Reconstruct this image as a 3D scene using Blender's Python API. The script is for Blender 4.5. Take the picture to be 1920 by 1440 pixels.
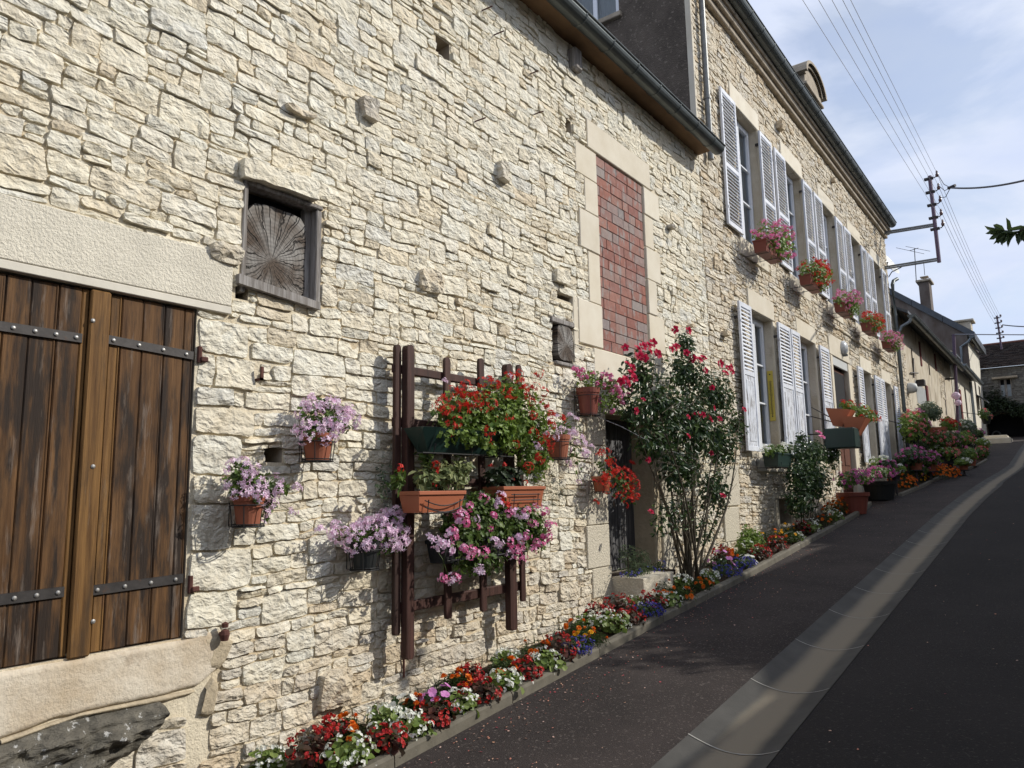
import bpy, math, random
import numpy as np
from mathutils import Vector, Matrix, noise as mnoise
rnd = random.Random(7)
nrg = np.random.default_rng(5)
PI = math.pi
sc = bpy.context.scene
for o in list(bpy.data.objects): bpy.data.objects.remove(o)
COL = sc.collection

# ------------------------------------------------------------------ camera (calibrated on the photo's vanishing points)
F_, CX, CY = 1400.0, 960.0, 720.0
Wv = np.array([2010 - CX, 906 - CY, F_]); Wv /= np.linalg.norm(Wv)
Uv = np.array([-190., -9700., F_]); Uv -= Uv.dot(Wv) * Wv; Uv /= np.linalg.norm(Uv)
Xv = np.cross(Wv, Uv)
R = np.stack([Xv, Wv, Uv])
CAM = np.array([3.6, 0.0, 1.665])
SL = 0.085                                   # the street climbs 8.5 %
def ray(px, py): return R @ np.array([px - CX, py - CY, F_])
def wp(px, py, x=0.0):
    r = ray(px, py); return CAM + r * (x - CAM[0]) / r[0]
def yp(px, py, Y):
    r = ray(px, py); return CAM + r * Y / r[1]
def WY(px, py, x=0.0): return float(wp(px, py, x)[1])
def WZ(px, py, x=0.0): return float(wp(px, py, x)[2])
def proj(x, y, z):
    c = R.T @ (np.array([x, y, z]) - CAM)
    return CX + F_ * c[0] / c[2], CY + F_ * c[1] / c[2], c[2]
def G(y):                                    # height of the ground along the street
    if y < -12: return -12 * SL
    if y > 62: return 62 * SL
    return y * SL
cam = bpy.data.cameras.new('camera'); camo = bpy.data.objects.new('camera', cam); COL.objects.link(camo)
M = Matrix.Identity(4)
for i in range(3):
    M[i][0] = R[i, 0]; M[i][1] = -R[i, 1]; M[i][2] = -R[i, 2]; M[i][3] = CAM[i]
camo.matrix_world = M
cam.lens = 36 * F_ / 1920; cam.sensor_width = 36; cam.clip_start = 0.05; cam.clip_end = 3000
sc.camera = camo

# ------------------------------------------------------------------ light
SUN = Vector((1.0, 0.78, 0.84)).normalized()
SUN_EL = math.asin(SUN.z); SUN_AZ = math.atan2(SUN.x, SUN.y)
sl = bpy.data.lights.new('sun', 'SUN'); sl.energy = 4.0; sl.angle = math.radians(0.53); sl.color = (1.0, 0.955, 0.87)
so = bpy.data.objects.new('sun', sl); COL.objects.link(so)
so.rotation_euler = (-SUN).to_track_quat('-Z', 'Y').to_euler(); so.location = (20, 15, 25)
world = bpy.data.worlds.new('World'); sc.world = world; world.use_nodes = True
nt = world.node_tree; nt.nodes.clear()
def wn(t, **k):
    n = nt.nodes.new(t)
    for a, b in k.items(): setattr(n, a, b)
    return n
sky = wn('ShaderNodeTexSky', sky_type='NISHITA', sun_disc=False, sun_elevation=SUN_EL, sun_rotation=SUN_AZ)
sky.air_density = 1.0; sky.dust_density = 1.2; sky.ozone_density = 1.5
tc = wn('ShaderNodeTexCoord'); mp = wn('ShaderNodeMapping'); mp.inputs['Scale'].default_value = (1.6, 1.6, 4.2)
mp.inputs['Rotation'].default_value = (0.12, 0.3, 0.5)
nz = wn('ShaderNodeTexNoise'); nz.inputs['Scale'].default_value = 2.1; nz.inputs['Detail'].default_value = 9; nz.inputs['Roughness'].default_value = 0.55; nz.inputs['Distortion'].default_value = 0.35
cr = wn('ShaderNodeValToRGB'); cr.color_ramp.elements[0].position = 0.36; cr.color_ramp.elements[1].position = 0.53
cr.color_ramp.elements[0].color = (0.50, 0.50, 0.50, 1); cr.color_ramp.elements[1].color = (1, 1, 1, 1)
nz2 = wn('ShaderNodeTexNoise'); nz2.inputs['Scale'].default_value = 5.5; nz2.inputs['Detail'].default_value = 6
cc = wn('ShaderNodeMix', data_type='RGBA'); cc.inputs['A'].default_value = (0.60, 0.70, 0.98, 1); cc.inputs['B'].default_value = (0.86, 0.91, 1.0, 1)
bgs = wn('ShaderNodeVectorMath', operation='SCALE'); bgs.inputs['Scale'].default_value = 0.15
mx = wn('ShaderNodeMix', data_type='RGBA'); bg = wn('ShaderNodeBackground'); wo = wn('ShaderNodeOutputWorld')
L = nt.links.new
L(tc.outputs['Generated'], mp.inputs['Vector']); L(mp.outputs['Vector'], nz.inputs['Vector']); L(mp.outputs['Vector'], nz2.inputs['Vector'])
L(nz.outputs['Fac'], cr.inputs['Fac']); L(nz2.outputs['Fac'], cc.inputs['Factor']); L(sky.outputs['Color'], bgs.inputs[0])
L(cr.outputs['Color'], mx.inputs['Factor']); L(bgs.outputs['Vector'], mx.inputs['A']); L(cc.outputs['Result'], mx.inputs['B'])
L(mx.outputs['Result'], bg.inputs['Color']); L(bg.outputs['Background'], wo.inputs['Surface'])
bg.inputs['Strength'].default_value = 1.0
sc.view_settings.view_transform = 'Standard'; sc.view_settings.look = 'None'
sc.view_settings.exposure = 0.0; sc.view_settings.gamma = 1.0; sc.view_settings.use_curve_mapping = False
sc.render.engine = 'CYCLES'; sc.cycles.max_bounces = 6; sc.cycles.transparent_max_bounces = 12

# ------------------------------------------------------------------ materials
MATS = {}
def lin(c): return tuple(c) + (1.0,) if len(c) == 3 else c
def mat(name, base, rough=0.85, metal=0.0, spec=0.3, ramp=None, attr=None, nscale=6.0, namt=0.25, dark=None, bump=0.0, bscale=20.0,
        bdet=6, stretch=(1, 1, 1), bdist=0.02, translucent=0.0, patch=None, pscale=2.0, pthr=(0.5, 0.6), pstretch=(1, 1, 1), emit=None, bump2=None):
    m = bpy.data.materials.new(name); m.use_nodes = True; t = m.node_tree; n = t.nodes; l = t.links.new
    p = n['Principled BSDF']; p.inputs['Roughness'].default_value = rough; p.inputs['Metallic'].default_value = metal
    p.inputs['Specular IOR Level'].default_value = spec
    geo = n.new('ShaderNodeNewGeometry')
    mpn = n.new('ShaderNodeMapping'); mpn.inputs['Scale'].default_value = stretch; l(geo.outputs['Position'], mpn.inputs['Vector'])
    if attr:
        at = n.new('ShaderNodeAttribute'); at.attribute_name = attr
        r = n.new('ShaderNodeValToRGB'); r.color_ramp.elements.remove(r.color_ramp.elements[1])
        for i, c in enumerate(ramp):
            e = r.color_ramp.elements[0] if i == 0 else r.color_ramp.elements.new(i / (len(ramp) - 1))
            e.position = i / max(1, len(ramp) - 1); e.color = lin(c)
        l(at.outputs['Fac'], r.inputs['Fac']); col = r.outputs['Color']
    else:
        rg = n.new('ShaderNodeRGB'); rg.outputs[0].default_value = lin(base); col = rg.outputs[0]
    if namt:
        ns = n.new('ShaderNodeTexNoise'); ns.inputs['Scale'].default_value = nscale; ns.inputs['Detail'].default_value = 7; ns.inputs['Roughness'].default_value = 0.62
        l(mpn.outputs['Vector'], ns.inputs['Vector'])
        mr = n.new('ShaderNodeMapRange'); mr.inputs['From Min'].default_value = 0.3; mr.inputs['From Max'].default_value = 0.7
        mr.inputs['To Min'].default_value = 0; mr.inputs['To Max'].default_value = 1
        l(ns.outputs['Fac'], mr.inputs['Value'])
        mxn = n.new('ShaderNodeMix'); mxn.data_type = 'RGBA'; mxn.blend_type = 'MULTIPLY'; mxn.inputs['Factor'].default_value = 1
        cmix = n.new('ShaderNodeMix'); cmix.data_type = 'RGBA'
        d = dark if dark else (1 - namt,) * 3
        cmix.inputs['A'].default_value = lin(d); cmix.inputs['B'].default_value = (1 + namt * .35,) * 3 + (1,)
        l(mr.outputs['Result'], cmix.inputs['Factor'])
        l(col, mxn.inputs['A']); l(cmix.outputs['Result'], mxn.inputs['B']); col = mxn.outputs['Result']
    if patch:
        pm = n.new('ShaderNodeMapping'); pm.inputs['Scale'].default_value = pstretch; l(geo.outputs['Position'], pm.inputs['Vector'])
        pn = n.new('ShaderNodeTexNoise'); pn.inputs['Scale'].default_value = pscale; pn.inputs['Detail'].default_value = 8; pn.inputs['Roughness'].default_value = 0.65
        l(pm.outputs['Vector'], pn.inputs['Vector'])
        pr_ = n.new('ShaderNodeMapRange'); pr_.interpolation_type = 'SMOOTHSTEP'
        pr_.inputs['From Min'].default_value = pthr[0]; pr_.inputs['From Max'].default_value = pthr[1]; l(pn.outputs['Fac'], pr_.inputs['Value'])
        pc = n.new('ShaderNodeMix'); pc.data_type = 'RGBA'; pc.inputs['B'].default_value = lin(patch)
        l(pr_.outputs['Result'], pc.inputs['Factor']); l(col, pc.inputs['A']); col = pc.outputs['Result']
    l(col, p.inputs['Base Color'])
    if bump:
        bn = n.new('ShaderNodeTexNoise'); bn.inputs['Scale'].default_value = bscale; bn.inputs['Detail'].default_value = bdet; bn.inputs['Roughness'].default_value = 0.65
        l(mpn.outputs['Vector'], bn.inputs['Vector']); h = bn.outputs['Fac']
        if bump2:
            b2 = n.new('ShaderNodeTexVoronoi'); b2.inputs['Scale'].default_value = bump2[0]; b2.inputs['Detail'].default_value = 1.5; b2.inputs['Roughness'].default_value = .55
            dn = n.new('ShaderNodeTexNoise'); dn.inputs['Scale'].default_value = bump2[0] * .8; dn.inputs['Detail'].default_value = 3; l(geo.outputs['Position'], dn.inputs['Vector'])
            dv = n.new('ShaderNodeVectorMath'); dv.operation = 'MULTIPLY_ADD'; dv.inputs[1].default_value = (bump2[2],) * 3; l(dn.outputs['Color'], dv.inputs[0]); l(geo.outputs['Position'], dv.inputs[2])
            mp2 = n.new('ShaderNodeMapping'); mp2.inputs['Scale'].default_value = bump2[3]; l(dv.outputs[0], mp2.inputs['Vector']); l(mp2.outputs['Vector'], b2.inputs['Vector'])
            ad = n.new('ShaderNodeMath'); ad.operation = 'MULTIPLY_ADD'; ad.inputs[1].default_value = bump2[1]
            l(b2.outputs['Distance'], ad.inputs[0]); l(h, ad.inputs[2]); h = ad.outputs[0]
        bp = n.new('ShaderNodeBump'); bp.inputs['Strength'].default_value = bump; bp.inputs['Distance'].default_value = bdist
        l(h, bp.inputs['Height']); l(bp.outputs['Normal'], p.inputs['Normal'])
    if translucent:
        tr = n.new('ShaderNodeBsdfTranslucent'); ms = n.new('ShaderNodeMixShader'); ms.inputs['Fac'].default_value = translucent
        l(col, tr.inputs['Color']); l(p.outputs['BSDF'], ms.inputs[1]); l(tr.outputs['BSDF'], ms.inputs[2]); l(ms.outputs['Shader'], n['Material Output'].inputs['Surface'])
    MATS[name] = m
    return m
STONE_RAMP = [(0.770, 0.721, 0.587), (0.710, 0.697, 0.612), (0.800, 0.762, 0.640), (0.730, 0.657, 0.510), (0.760, 0.726, 0.626), (0.750, 0.697, 0.558), (0.680, 0.672, 0.612), (0.790, 0.741, 0.607), (0.750, 0.716, 0.597), (0.640, 0.558, 0.423)]
mat('limestone', None, .9, ramp=STONE_RAMP, attr='tint', nscale=9, namt=.2, dark=(.80, .76, .70), bump=.75, bscale=34, bdet=9, stretch=(1, 1, 1.5), bdist=.018,
    bump2=(13, 1.1, .10, (1, 1, 1.9)), patch=(.46, .42, .34), pscale=5.5, pthr=(.60, .72))
mat('limestone_warm', None, .9, ramp=[(.72, .655, .52), (.68, .64, .55), (.76, .70, .575), (.61, .51, .37), (.70, .66, .56), (.67, .59, .46), (.60, .575, .52), (.74, .68, .55)], attr='tint',
    nscale=9, namt=.22, dark=(.76, .70, .62), bump=.9, bscale=30, bdet=8, stretch=(1, 1, 1.5), bdist=.02, bump2=(13, 1.1, .10, (1, 1, 1.9)), patch=(.36, .30, .22), pscale=2.2, pthr=(.58, .74))
mat('limestone_grey', None, .9, ramp=[(.22, .21, .19), (.17, .165, .15), (.26, .25, .22), (.14, .13, .12)], attr='tint', nscale=9, namt=.3, bump=1, bscale=20, bdist=.03)
mat('mortar', (.70, .62, .47), .95, nscale=5, namt=.2, bump=1, bscale=45, bdist=.012, patch=(.58, .48, .33), pscale=1.5)
mat('mortar_grey', (.15, .14, .125), .95, nscale=5, namt=.25, bump=1, bscale=45, bdist=.02)
mat('dressed_stone', None, .8, ramp=[(.66, .60, .48), (.62, .57, .47), (.69, .64, .53)], attr='tint', nscale=3, namt=.12, dark=(.9, .87, .82), bump=.35, bscale=130, bdist=.004, patch=(.52, .43, .30), pscale=1.1, pthr=(.62, .78), pstretch=(1, 2.5, .5))
mat('pitted_stone', None, .9, ramp=[(.66, .60, .48), (.60, .54, .42)], attr='tint', nscale=60, namt=.22, bump=1, bscale=55, bdet=4, bdist=.015, patch=(.48, .41, .30), pscale=3, pthr=(.6, .75))
mat('lintel_margin', (.66, .62, .53), .9, nscale=5, namt=.12, bump=.3, bscale=90, bdist=.003)
mat('roughcast_lintel', (.72, .67, .555), .95, nscale=6, namt=.12, bump=1.0, bscale=75, bdet=4, bdist=.012)
mat('smooth_render', (.60, .54, .44), .9, nscale=3.5, namt=.3, dark=(.78, .68, .56), bump=.8, bscale=38, bdet=9, bdist=.012, patch=(.42, .34, .25), pscale=4.5, pthr=(.58, .72))
mat('damp_render', (.48, .40, .28), .95, nscale=14, namt=.2, bump=.9, bscale=30, bdist=.015)
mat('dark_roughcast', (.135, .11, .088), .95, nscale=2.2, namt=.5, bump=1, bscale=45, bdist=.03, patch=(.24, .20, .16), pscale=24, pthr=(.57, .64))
mat('old_render', (.56, .51, .42), .95, nscale=2.2, namt=.25, dark=(.78, .72, .62), bump=.8, bscale=22, bdist=.015, patch=(.30, .25, .19), pscale=1.6, pthr=(.53, .66), pstretch=(1, 1, .45))
mat('pale_render', (.66, .62, .52), .95, nscale=2, namt=.15, bump=.4, bscale=30, bdist=.01)
mat('cement_patch', (.36, .37, .37), .95, nscale=4, namt=.15, bump=.3, bscale=30, bdist=.008)
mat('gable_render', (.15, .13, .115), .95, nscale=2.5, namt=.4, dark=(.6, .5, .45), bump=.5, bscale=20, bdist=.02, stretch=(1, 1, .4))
mat('brick_red', None, .85, ramp=[(.29, .12, .09), (.31, .135, .10), (.25, .105, .085), (.30, .155, .12), (.29, .25, .23), (.28, .125, .10), (.34, .17, .13), (.25, .22, .21)], attr='tint',
    nscale=16, namt=.25, bump=.5, bscale=60, bdist=.006, patch=(.27, .235, .22), pscale=7, pthr=(.50, .64), pstretch=(1, 1.6, .8))
mat('lime_mortar', (.24, .18, .145), .95, nscale=12, namt=.2, bump=.6, bscale=60, bdist=.006)
mat('zinc', (.10, .115, .115), .42, metal=.55, spec=.5, nscale=3, namt=.25, bump=.12, bscale=12, bdist=.01)
mat('zinc_pale', (.22, .25, .27), .4, metal=.5, spec=.5, nscale=5, namt=.2)
mat('soffit_board', (.24, .15, .085), .8, nscale=1.8, namt=.45, dark=(.35, .32, .3), bump=.4, bscale=16, bdist=.01, stretch=(1, .4, 1))
mat('cornice_stone', (.40, .34, .26), .9, nscale=5, namt=.35, bump=.6, bscale=22, bdist=.012)
def wood(name, c, darkc, weather=None, sc_=(14, 14, .7), thr=(.45, .62), rough=.7, gloss=.3):
    m = mat(name, c, rough, spec=gloss, nscale=3, namt=.5, dark=(.35, .30, .26), bump=.7, bscale=9, bdet=9, stretch=sc_, bdist=.006, patch=darkc, pscale=2.2, pthr=thr, pstretch=(6, 6, .8))
    if weather:
        t = m.node_tree; n = t.nodes; l = t.links.new; p = n['Principled BSDF']; src = p.inputs['Base Color'].links[0].from_socket
        g = n.new('ShaderNodeNewGeometry'); mp_ = n.new('ShaderNodeMapping'); mp_.inputs['Scale'].default_value = (9, 9, 1.1); l(g.outputs['Position'], mp_.inputs['Vector'])
        w = n.new('ShaderNodeTexNoise'); w.inputs['Scale'].default_value = 2.2; w.inputs['Detail'].default_value = 9; w.inputs['Roughness'].default_value = .7; l(mp_.outputs['Vector'], w.inputs['Vector'])
        r = n.new('ShaderNodeMapRange'); r.inputs['From Min'].default_value = weather[1]; r.inputs['From Max'].default_value = weather[2]; l(w.outputs['Fac'], r.inputs['Value'])
        x = n.new('ShaderNodeMix'); x.data_type = 'RGBA'; x.inputs['B'].default_value = lin(weather[0]); l(r.outputs['Result'], x.inputs['Factor']); l(src, x.inputs['A'])
        # knots
        mpk = n.new('ShaderNodeMapping'); mpk.inputs['Scale'].default_value = (7, 7, 2.7); l(g.outputs['Position'], mpk.inputs['Vector'])
        vk = n.new('ShaderNodeTexVoronoi'); vk.inputs['Scale'].default_value = 1.0; vk.inputs['Randomness'].default_value = 1; l(mpk.outputs['Vector'], vk.inputs['Vector'])
        rk = n.new('ShaderNodeMapRange'); rk.inputs['From Min'].default_value = .11; rk.inputs['From Max'].default_value = .05; l(vk.outputs['Distance'], rk.inputs['Value'])
        xk = n.new('ShaderNodeMix'); xk.data_type = 'RGBA'; xk.inputs['B'].default_value = (.14, .07, .03, 1); l(rk.outputs['Result'], xk.inputs['Factor']); l(x.outputs['Result'], xk.inputs['A'])
        l(xk.outputs['Result'], p.inputs['Base Color'])
    return m
wood('stained_wood', (.145, .075, .030), (.026, .017, .012), ((.20, .16, .13), .56, .74), thr=(.42, .60), gloss=.25)
wood('ochre_wood', (.21, .11, .034), (.06, .033, .014), ((.22, .17, .12), .62, .8), thr=(.48, .68))
wood('trellis_wood', (.070, .032, .025), (.036, .019, .015), ((.26, .18, .145), .66, .78), thr=(.5, .66), rough=.6)
wood('grey_wood', (.33, .315, .30), (.15, .135, .12), None, thr=(.5, .64))
wood('door_grey_wood', (.13, .13, .135), (.05, .05, .053), ((.22, .23, .24), .62, .74))
wood('door_brown', (.16, .055, .03), (.07, .025, .015), None)
wood('red_wood', (.20, .035, .03), (.10, .02, .02), None)
# end grain of the beams: rings and radial splits, in object space round the heart
def endgrain(name, a, b):
    m = bpy.data.materials.new(name); m.use_nodes = True; t = m.node_tree; n = t.nodes; l = t.links.new; p = n['Principled BSDF']; p.inputs['Roughness'].default_value = .85
    c = n.new('ShaderNodeTexCoord'); s = n.new('ShaderNodeSeparateXYZ'); l(c.outputs['Object'], s.inputs[0])
    cb = n.new('ShaderNodeCombineXYZ'); l(s.outputs['Y'], cb.inputs['X']); l(s.outputs['Z'], cb.inputs['Y'])
    dn = n.new('ShaderNodeTexNoise'); dn.inputs['Scale'].default_value = 9; dn.inputs['Detail'].default_value = 4; l(cb.outputs[0], dn.inputs['Vector'])
    ds = n.new('ShaderNodeVectorMath'); ds.operation = 'MULTIPLY_ADD'; ds.inputs[1].default_value = (.05, .05, 0); l(dn.outputs['Color'], ds.inputs[0]); l(cb.outputs[0], ds.inputs[2])
    ln = n.new('ShaderNodeVectorMath'); ln.operation = 'LENGTH'; l(ds.outputs[0], ln.inputs[0])
    s2 = n.new('ShaderNodeSeparateXYZ'); l(ds.outputs[0], s2.inputs[0])
    an = n.new('ShaderNodeMath'); an.operation = 'ARCTAN2'; l(s2.outputs['Y'], an.inputs[0]); l(s2.outputs['X'], an.inputs[1])
    cv = n.new('ShaderNodeCombineXYZ'); am = n.new('ShaderNodeMath'); am.operation = 'MULTIPLY'; am.inputs[1].default_value = 3.2; l(an.outputs[0], am.inputs[0])
    l(am.outputs[0], cv.inputs['X']); lm = n.new('ShaderNodeMath'); lm.operation = 'MULTIPLY'; lm.inputs[1].default_value = 7; l(ln.outputs['Value'], lm.inputs[0]); l(lm.outputs[0], cv.inputs['Y'])
    prev = None
    for N_, ph_, wd, lo in ((5.5, .3, .10, 0), (11.5, 1.1, .09, .03), (20.5, 2.0, .12, .07)):
        ma = n.new('ShaderNodeMath'); ma.operation = 'MULTIPLY_ADD'; ma.inputs[1].default_value = N_; ma.inputs[2].default_value = ph_; l(an.outputs[0], ma.inputs[0])
        nn_ = n.new('ShaderNodeTexNoise'); nn_.inputs['Scale'].default_value = 9; nn_.inputs['Detail'].default_value = 5; l(cb.outputs[0], nn_.inputs['Vector'])
        mb_ = n.new('ShaderNodeMath'); mb_.operation = 'MULTIPLY_ADD'; mb_.inputs[1].default_value = 4.5; l(nn_.outputs['Fac'], mb_.inputs[0]); l(ma.outputs[0], mb_.inputs[2])
        sn_ = n.new('ShaderNodeMath'); sn_.operation = 'SINE'; l(mb_.outputs[0], sn_.inputs[0]); ab = n.new('ShaderNodeMath'); ab.operation = 'ABSOLUTE'; l(sn_.outputs[0], ab.inputs[0])
        far = n.new('ShaderNodeMapRange'); far.inputs['From Min'].default_value = lo; far.inputs['From Max'].default_value = lo + .02; far.inputs['To Min'].default_value = 1; far.inputs['To Max'].default_value = 0; l(ln.outputs['Value'], far.inputs['Value'])
        r_ = n.new('ShaderNodeMapRange'); r_.inputs['From Min'].default_value = wd * .3; r_.inputs['From Max'].default_value = wd * 1.6; l(ab.outputs[0], r_.inputs['Value'])
        mxx = n.new('ShaderNodeMath'); mxx.operation = 'MAXIMUM'; l(r_.outputs['Result'], mxx.inputs[0]); l(far.outputs['Result'], mxx.inputs[1])
        if prev is None: prev = mxx
        else: mi_ = n.new('ShaderNodeMath'); mi_.operation = 'MULTIPLY'; l(prev.outputs[0], mi_.inputs[0]); l(mxx.outputs[0], mi_.inputs[1]); prev = mi_
    rr = n.new('ShaderNodeMapRange'); l(prev.outputs[0], rr.inputs['Value'])
    wv = n.new('ShaderNodeMath'); wv.operation = 'MULTIPLY'; wv.inputs[1].default_value = 260; l(ln.outputs['Value'], wv.inputs[0])
    sn = n.new('ShaderNodeMath'); sn.operation = 'SINE'; l(wv.outputs[0], sn.inputs[0])
    rg = n.new('ShaderNodeMapRange'); rg.inputs['From Min'].default_value = -1; rg.inputs['From Max'].default_value = 1; rg.inputs['To Min'].default_value = .8; rg.inputs['To Max'].default_value = 1.05; l(sn.outputs[0], rg.inputs['Value'])
    n3 = n.new('ShaderNodeTexNoise'); n3.inputs['Scale'].default_value = 5; n3.inputs['Detail'].default_value = 5; l(cb.outputs[0], n3.inputs['Vector'])
    mm = n.new('ShaderNodeMix'); mm.data_type = 'RGBA'; mm.inputs['A'].default_value = lin(a); mm.inputs['B'].default_value = lin(b)
    r3 = n.new('ShaderNodeMapRange'); r3.inputs['From Min'].default_value = .4; r3.inputs['From Max'].default_value = .6; l(n3.outputs['Fac'], r3.inputs['Value']); l(r3.outputs['Result'], mm.inputs['Factor'])
    m1 = n.new('ShaderNodeMix'); m1.data_type = 'RGBA'; m1.blend_type = 'MULTIPLY'; m1.inputs['Factor'].default_value = 1; l(mm.outputs['Result'], m1.inputs['A']); l(rg.outputs['Result'], m1.inputs['B'])
    m2 = n.new('ShaderNodeMix'); m2.data_type = 'RGBA'; m2.inputs['A'].default_value = (.02, .016, .012, 1); l(rr.outputs['Result'], m2.inputs['Factor']); l(m1.outputs['Result'], m2.inputs['B'])
    l(m2.outputs['Result'], p.inputs['Base Color'])
    bm = n.new('ShaderNodeBump'); bm.inputs['Strength'].default_value = 1; bm.inputs['Distance'].default_value = .012; l(rr.outputs['Result'], bm.inputs['Height']); l(bm.outputs['Normal'], p.inputs['Normal'])
    MATS[name] = m; return m
endgrain('end_grain', (.26, .245, .225), (.085, .06, .042))
mat('iron', (.055, .050, .048), .55, metal=.4, spec=.4, nscale=14, namt=.4, bump=.2, bscale=50, bdist=.004, patch=(.10, .055, .035), pscale=9, pthr=(.58, .7))
mat('steel_rivet', (.36, .35, .33), .45, metal=.7, namt=0)
mat('rusty_iron', (.11, .045, .035), .85, nscale=30, namt=.4, bump=.4, bscale=60, bdist=.004)
mat('black_wire', (.018, .018, .018), .5, namt=0)
mat('lichen_stone', (.17, .155, .125), .95, nscale=9, namt=.5, bump=1.0, bscale=14, bdet=9, bdist=.05, stretch=(1, .6, 2), patch=(.50, .49, .46), pscale=22, pthr=(.60, .64))
mat('white_paint', (.70, .72, .76), .55, nscale=6, namt=.12, dark=(.84, .85, .88), bump=.3, bscale=20, bdist=.003, patch=(.34, .32, .30), pscale=3.2, pthr=(.60, .70), pstretch=(7, 7, 1))
mat('flaked_paint', (.66, .68, .72), .6, nscale=6, namt=.15, dark=(.8, .82, .86), bump=.5, bscale=20, bdist=.004, patch=(.22, .205, .20), pscale=3.0, pthr=(.535, .57), pstretch=(16, 16, 1.8))
mat('white_frame', (.75, .77, .80), .35, namt=0, spec=.5)
mat('curtain', (.62, .64, .66), .9, nscale=40, namt=.2, stretch=(4, 4, .2), translucent=.3)
def glassm():
    m = bpy.data.materials.new('window_glass'); m.use_nodes = True; t = m.node_tree; n = t.nodes; l = t.links.new
    n.remove(n['Principled BSDF']); g = n.new('ShaderNodeBsdfGlossy'); g.inputs['Roughness'].default_value = .03; g.inputs['Color'].default_value = (.9, .95, 1, 1)
    tr = n.new('ShaderNodeBsdfTransparent'); tr.inputs['Color'].default_value = (.75, .8, .82, 1); f = n.new('ShaderNodeFresnel'); f.inputs['IOR'].default_value = 1.6
    ms = n.new('ShaderNodeMixShader'); l(f.outputs[0], ms.inputs[0]); l(tr.outputs[0], ms.inputs[1]); l(g.outputs[0], ms.inputs[2]); l(ms.outputs[0], n['Material Output'].inputs['Surface'])
    MATS['glass'] = m
glassm()
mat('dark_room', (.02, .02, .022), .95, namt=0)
mat('terracotta', (.30, .10, .055), .8, nscale=10, namt=.18, bump=.15, bscale=50, bdist=.003, patch=(.50, .33, .25), pscale=8, pthr=(.64, .78))
mat('terracotta_plastic', (.36, .115, .055), .5, nscale=4, namt=.08, spec=.4)
mat('red_plastic', (.20, .052, .034), .5, nscale=5, namt=.1, spec=.4)
mat('green_plastic', (.010, .030, .025), .4, nscale=5, namt=.15, spec=.45)
mat('black_plastic', (.018, .02, .02), .5, namt=0)
mat('soil', (.055, .035, .022), .95, nscale=30, namt=.4, bump=1, bscale=50, bdist=.02, patch=(.20, .12, .08), pscale=26, pthr=(.60, .64))
mat('kerb_concrete', (.15, .135, .105), .9, nscale=7, namt=.35, bump=.5, bscale=60, bdist=.005, patch=(.50, .49, .45), pscale=13, pthr=(.66, .70))
mat('asphalt', (.040, .031, .028), .9, nscale=1.4, namt=.5, bump=1, bscale=120, bdet=3, bdist=.006, patch=(.12, .10, .088), pscale=55, pthr=(.57, .65))
mat('asphalt_shaded', (.016, .013, .0118), .9, nscale=.9, namt=.5, bump=1, bscale=120, bdet=3, bdist=.006, patch=(.05, .043, .038), pscale=52, pthr=(.57, .66))  # darker copy of the pavement asphalt; part of the road's shade is in its colour
mat('grass_ground', (.08, .085, .04), .95, nscale=3, namt=.4)
mat('lane_joint', (.34, .33, .30), .9, nscale=20, namt=.3)
mat('slate', (.055, .065, .078), .5, spec=.5, nscale=5, namt=.3)
mat('roof_tile', None, .85, ramp=[(.030, .022, .020), (.040, .027, .022), (.022, .018, .018), (.055, .035, .028)], attr='tint', nscale=8, namt=.35)
mat('gutter_ridge', (.16, .07, .05), .9, nscale=9, namt=.3)
mat('yellow_enamel', (.58, .45, .08), .45, namt=.05)
mat('ink', (.03, .03, .03), .6, namt=0)
mat('dish_grey', (.55, .56, .54), .5, namt=.05)
mat('pole_paint', (.13, .09, .13), .5, metal=.2, nscale=14, namt=.3)
mat('galvanised', (.19, .195, .19), .5, metal=.4, nscale=14, namt=.25)
mat('insulator', (.10, .045, .035), .25, spec=.6, namt=0)
mat('cable', (.05, .05, .055), .6, namt=0)
mat('cable_light', (.28, .28, .30), .5, namt=0)
mat('bark', (.085, .06, .045), .9, nscale=20, namt=.4, bump=.6, bscale=40, bdist=.01)
mat('cane', (.075, .06, .038), .8, nscale=20, namt=.4)
mat('lamp_glass', (.60, .62, .62), .2, spec=.6, namt=0)
mat('fallen_petal', None, .7, ramp=[(.5, .04, .08), (.55, .30, .18), (.6, .42, .36)], attr='tint', namt=0)
def leafm(name, ramp, tr=.28, rough=.5): mat(name, None, rough, ramp=ramp, attr='tint', namt=0, translucent=tr, spec=.35)
leafm('leaf_geranium', [(.06, .105, .018), (.10, .165, .028), (.035, .07, .014), (.14, .20, .04)], .3)
leafm('leaf_rose', [(.028, .058, .02), (.045, .085, .026), (.018, .038, .018), (.09, .14, .035)], .22, .34)
leafm('leaf_lime', [(.16, .22, .045), (.12, .18, .035), (.22, .27, .08)])
leafm('leaf_variegated', [(.12, .17, .06), (.34, .36, .16), (.07, .11, .035)])
leafm('leaf_silver', [(.13, .17, .10), (.09, .13, .07), (.18, .21, .13)])
leafm('leaf_bronze', [(.07, .025, .015), (.045, .035, .015), (.10, .03, .02)])
leafm('leaf_feather', [(.045, .08, .022), (.07, .11, .03), (.03, .055, .018)])
leafm('leaf_bright', [(.13, .21, .03), (.19, .27, .05), (.08, .15, .025)], .32)
leafm('leaf_ivy', [(.018, .03, .012), (.03, .05, .018), (.012, .022, .010)], .1)
leafm('leaf_tree', [(.04, .065, .025), (.06, .09, .03), (.03, .05, .02)])
leafm('petal_red', [(.62, .035, .022), (.70, .06, .04), (.50, .02, .02)], .3, .6)
leafm('petal_coral', [(.72, .10, .09), (.80, .20, .20), (.75, .30, .32)], .3, .6)
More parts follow.
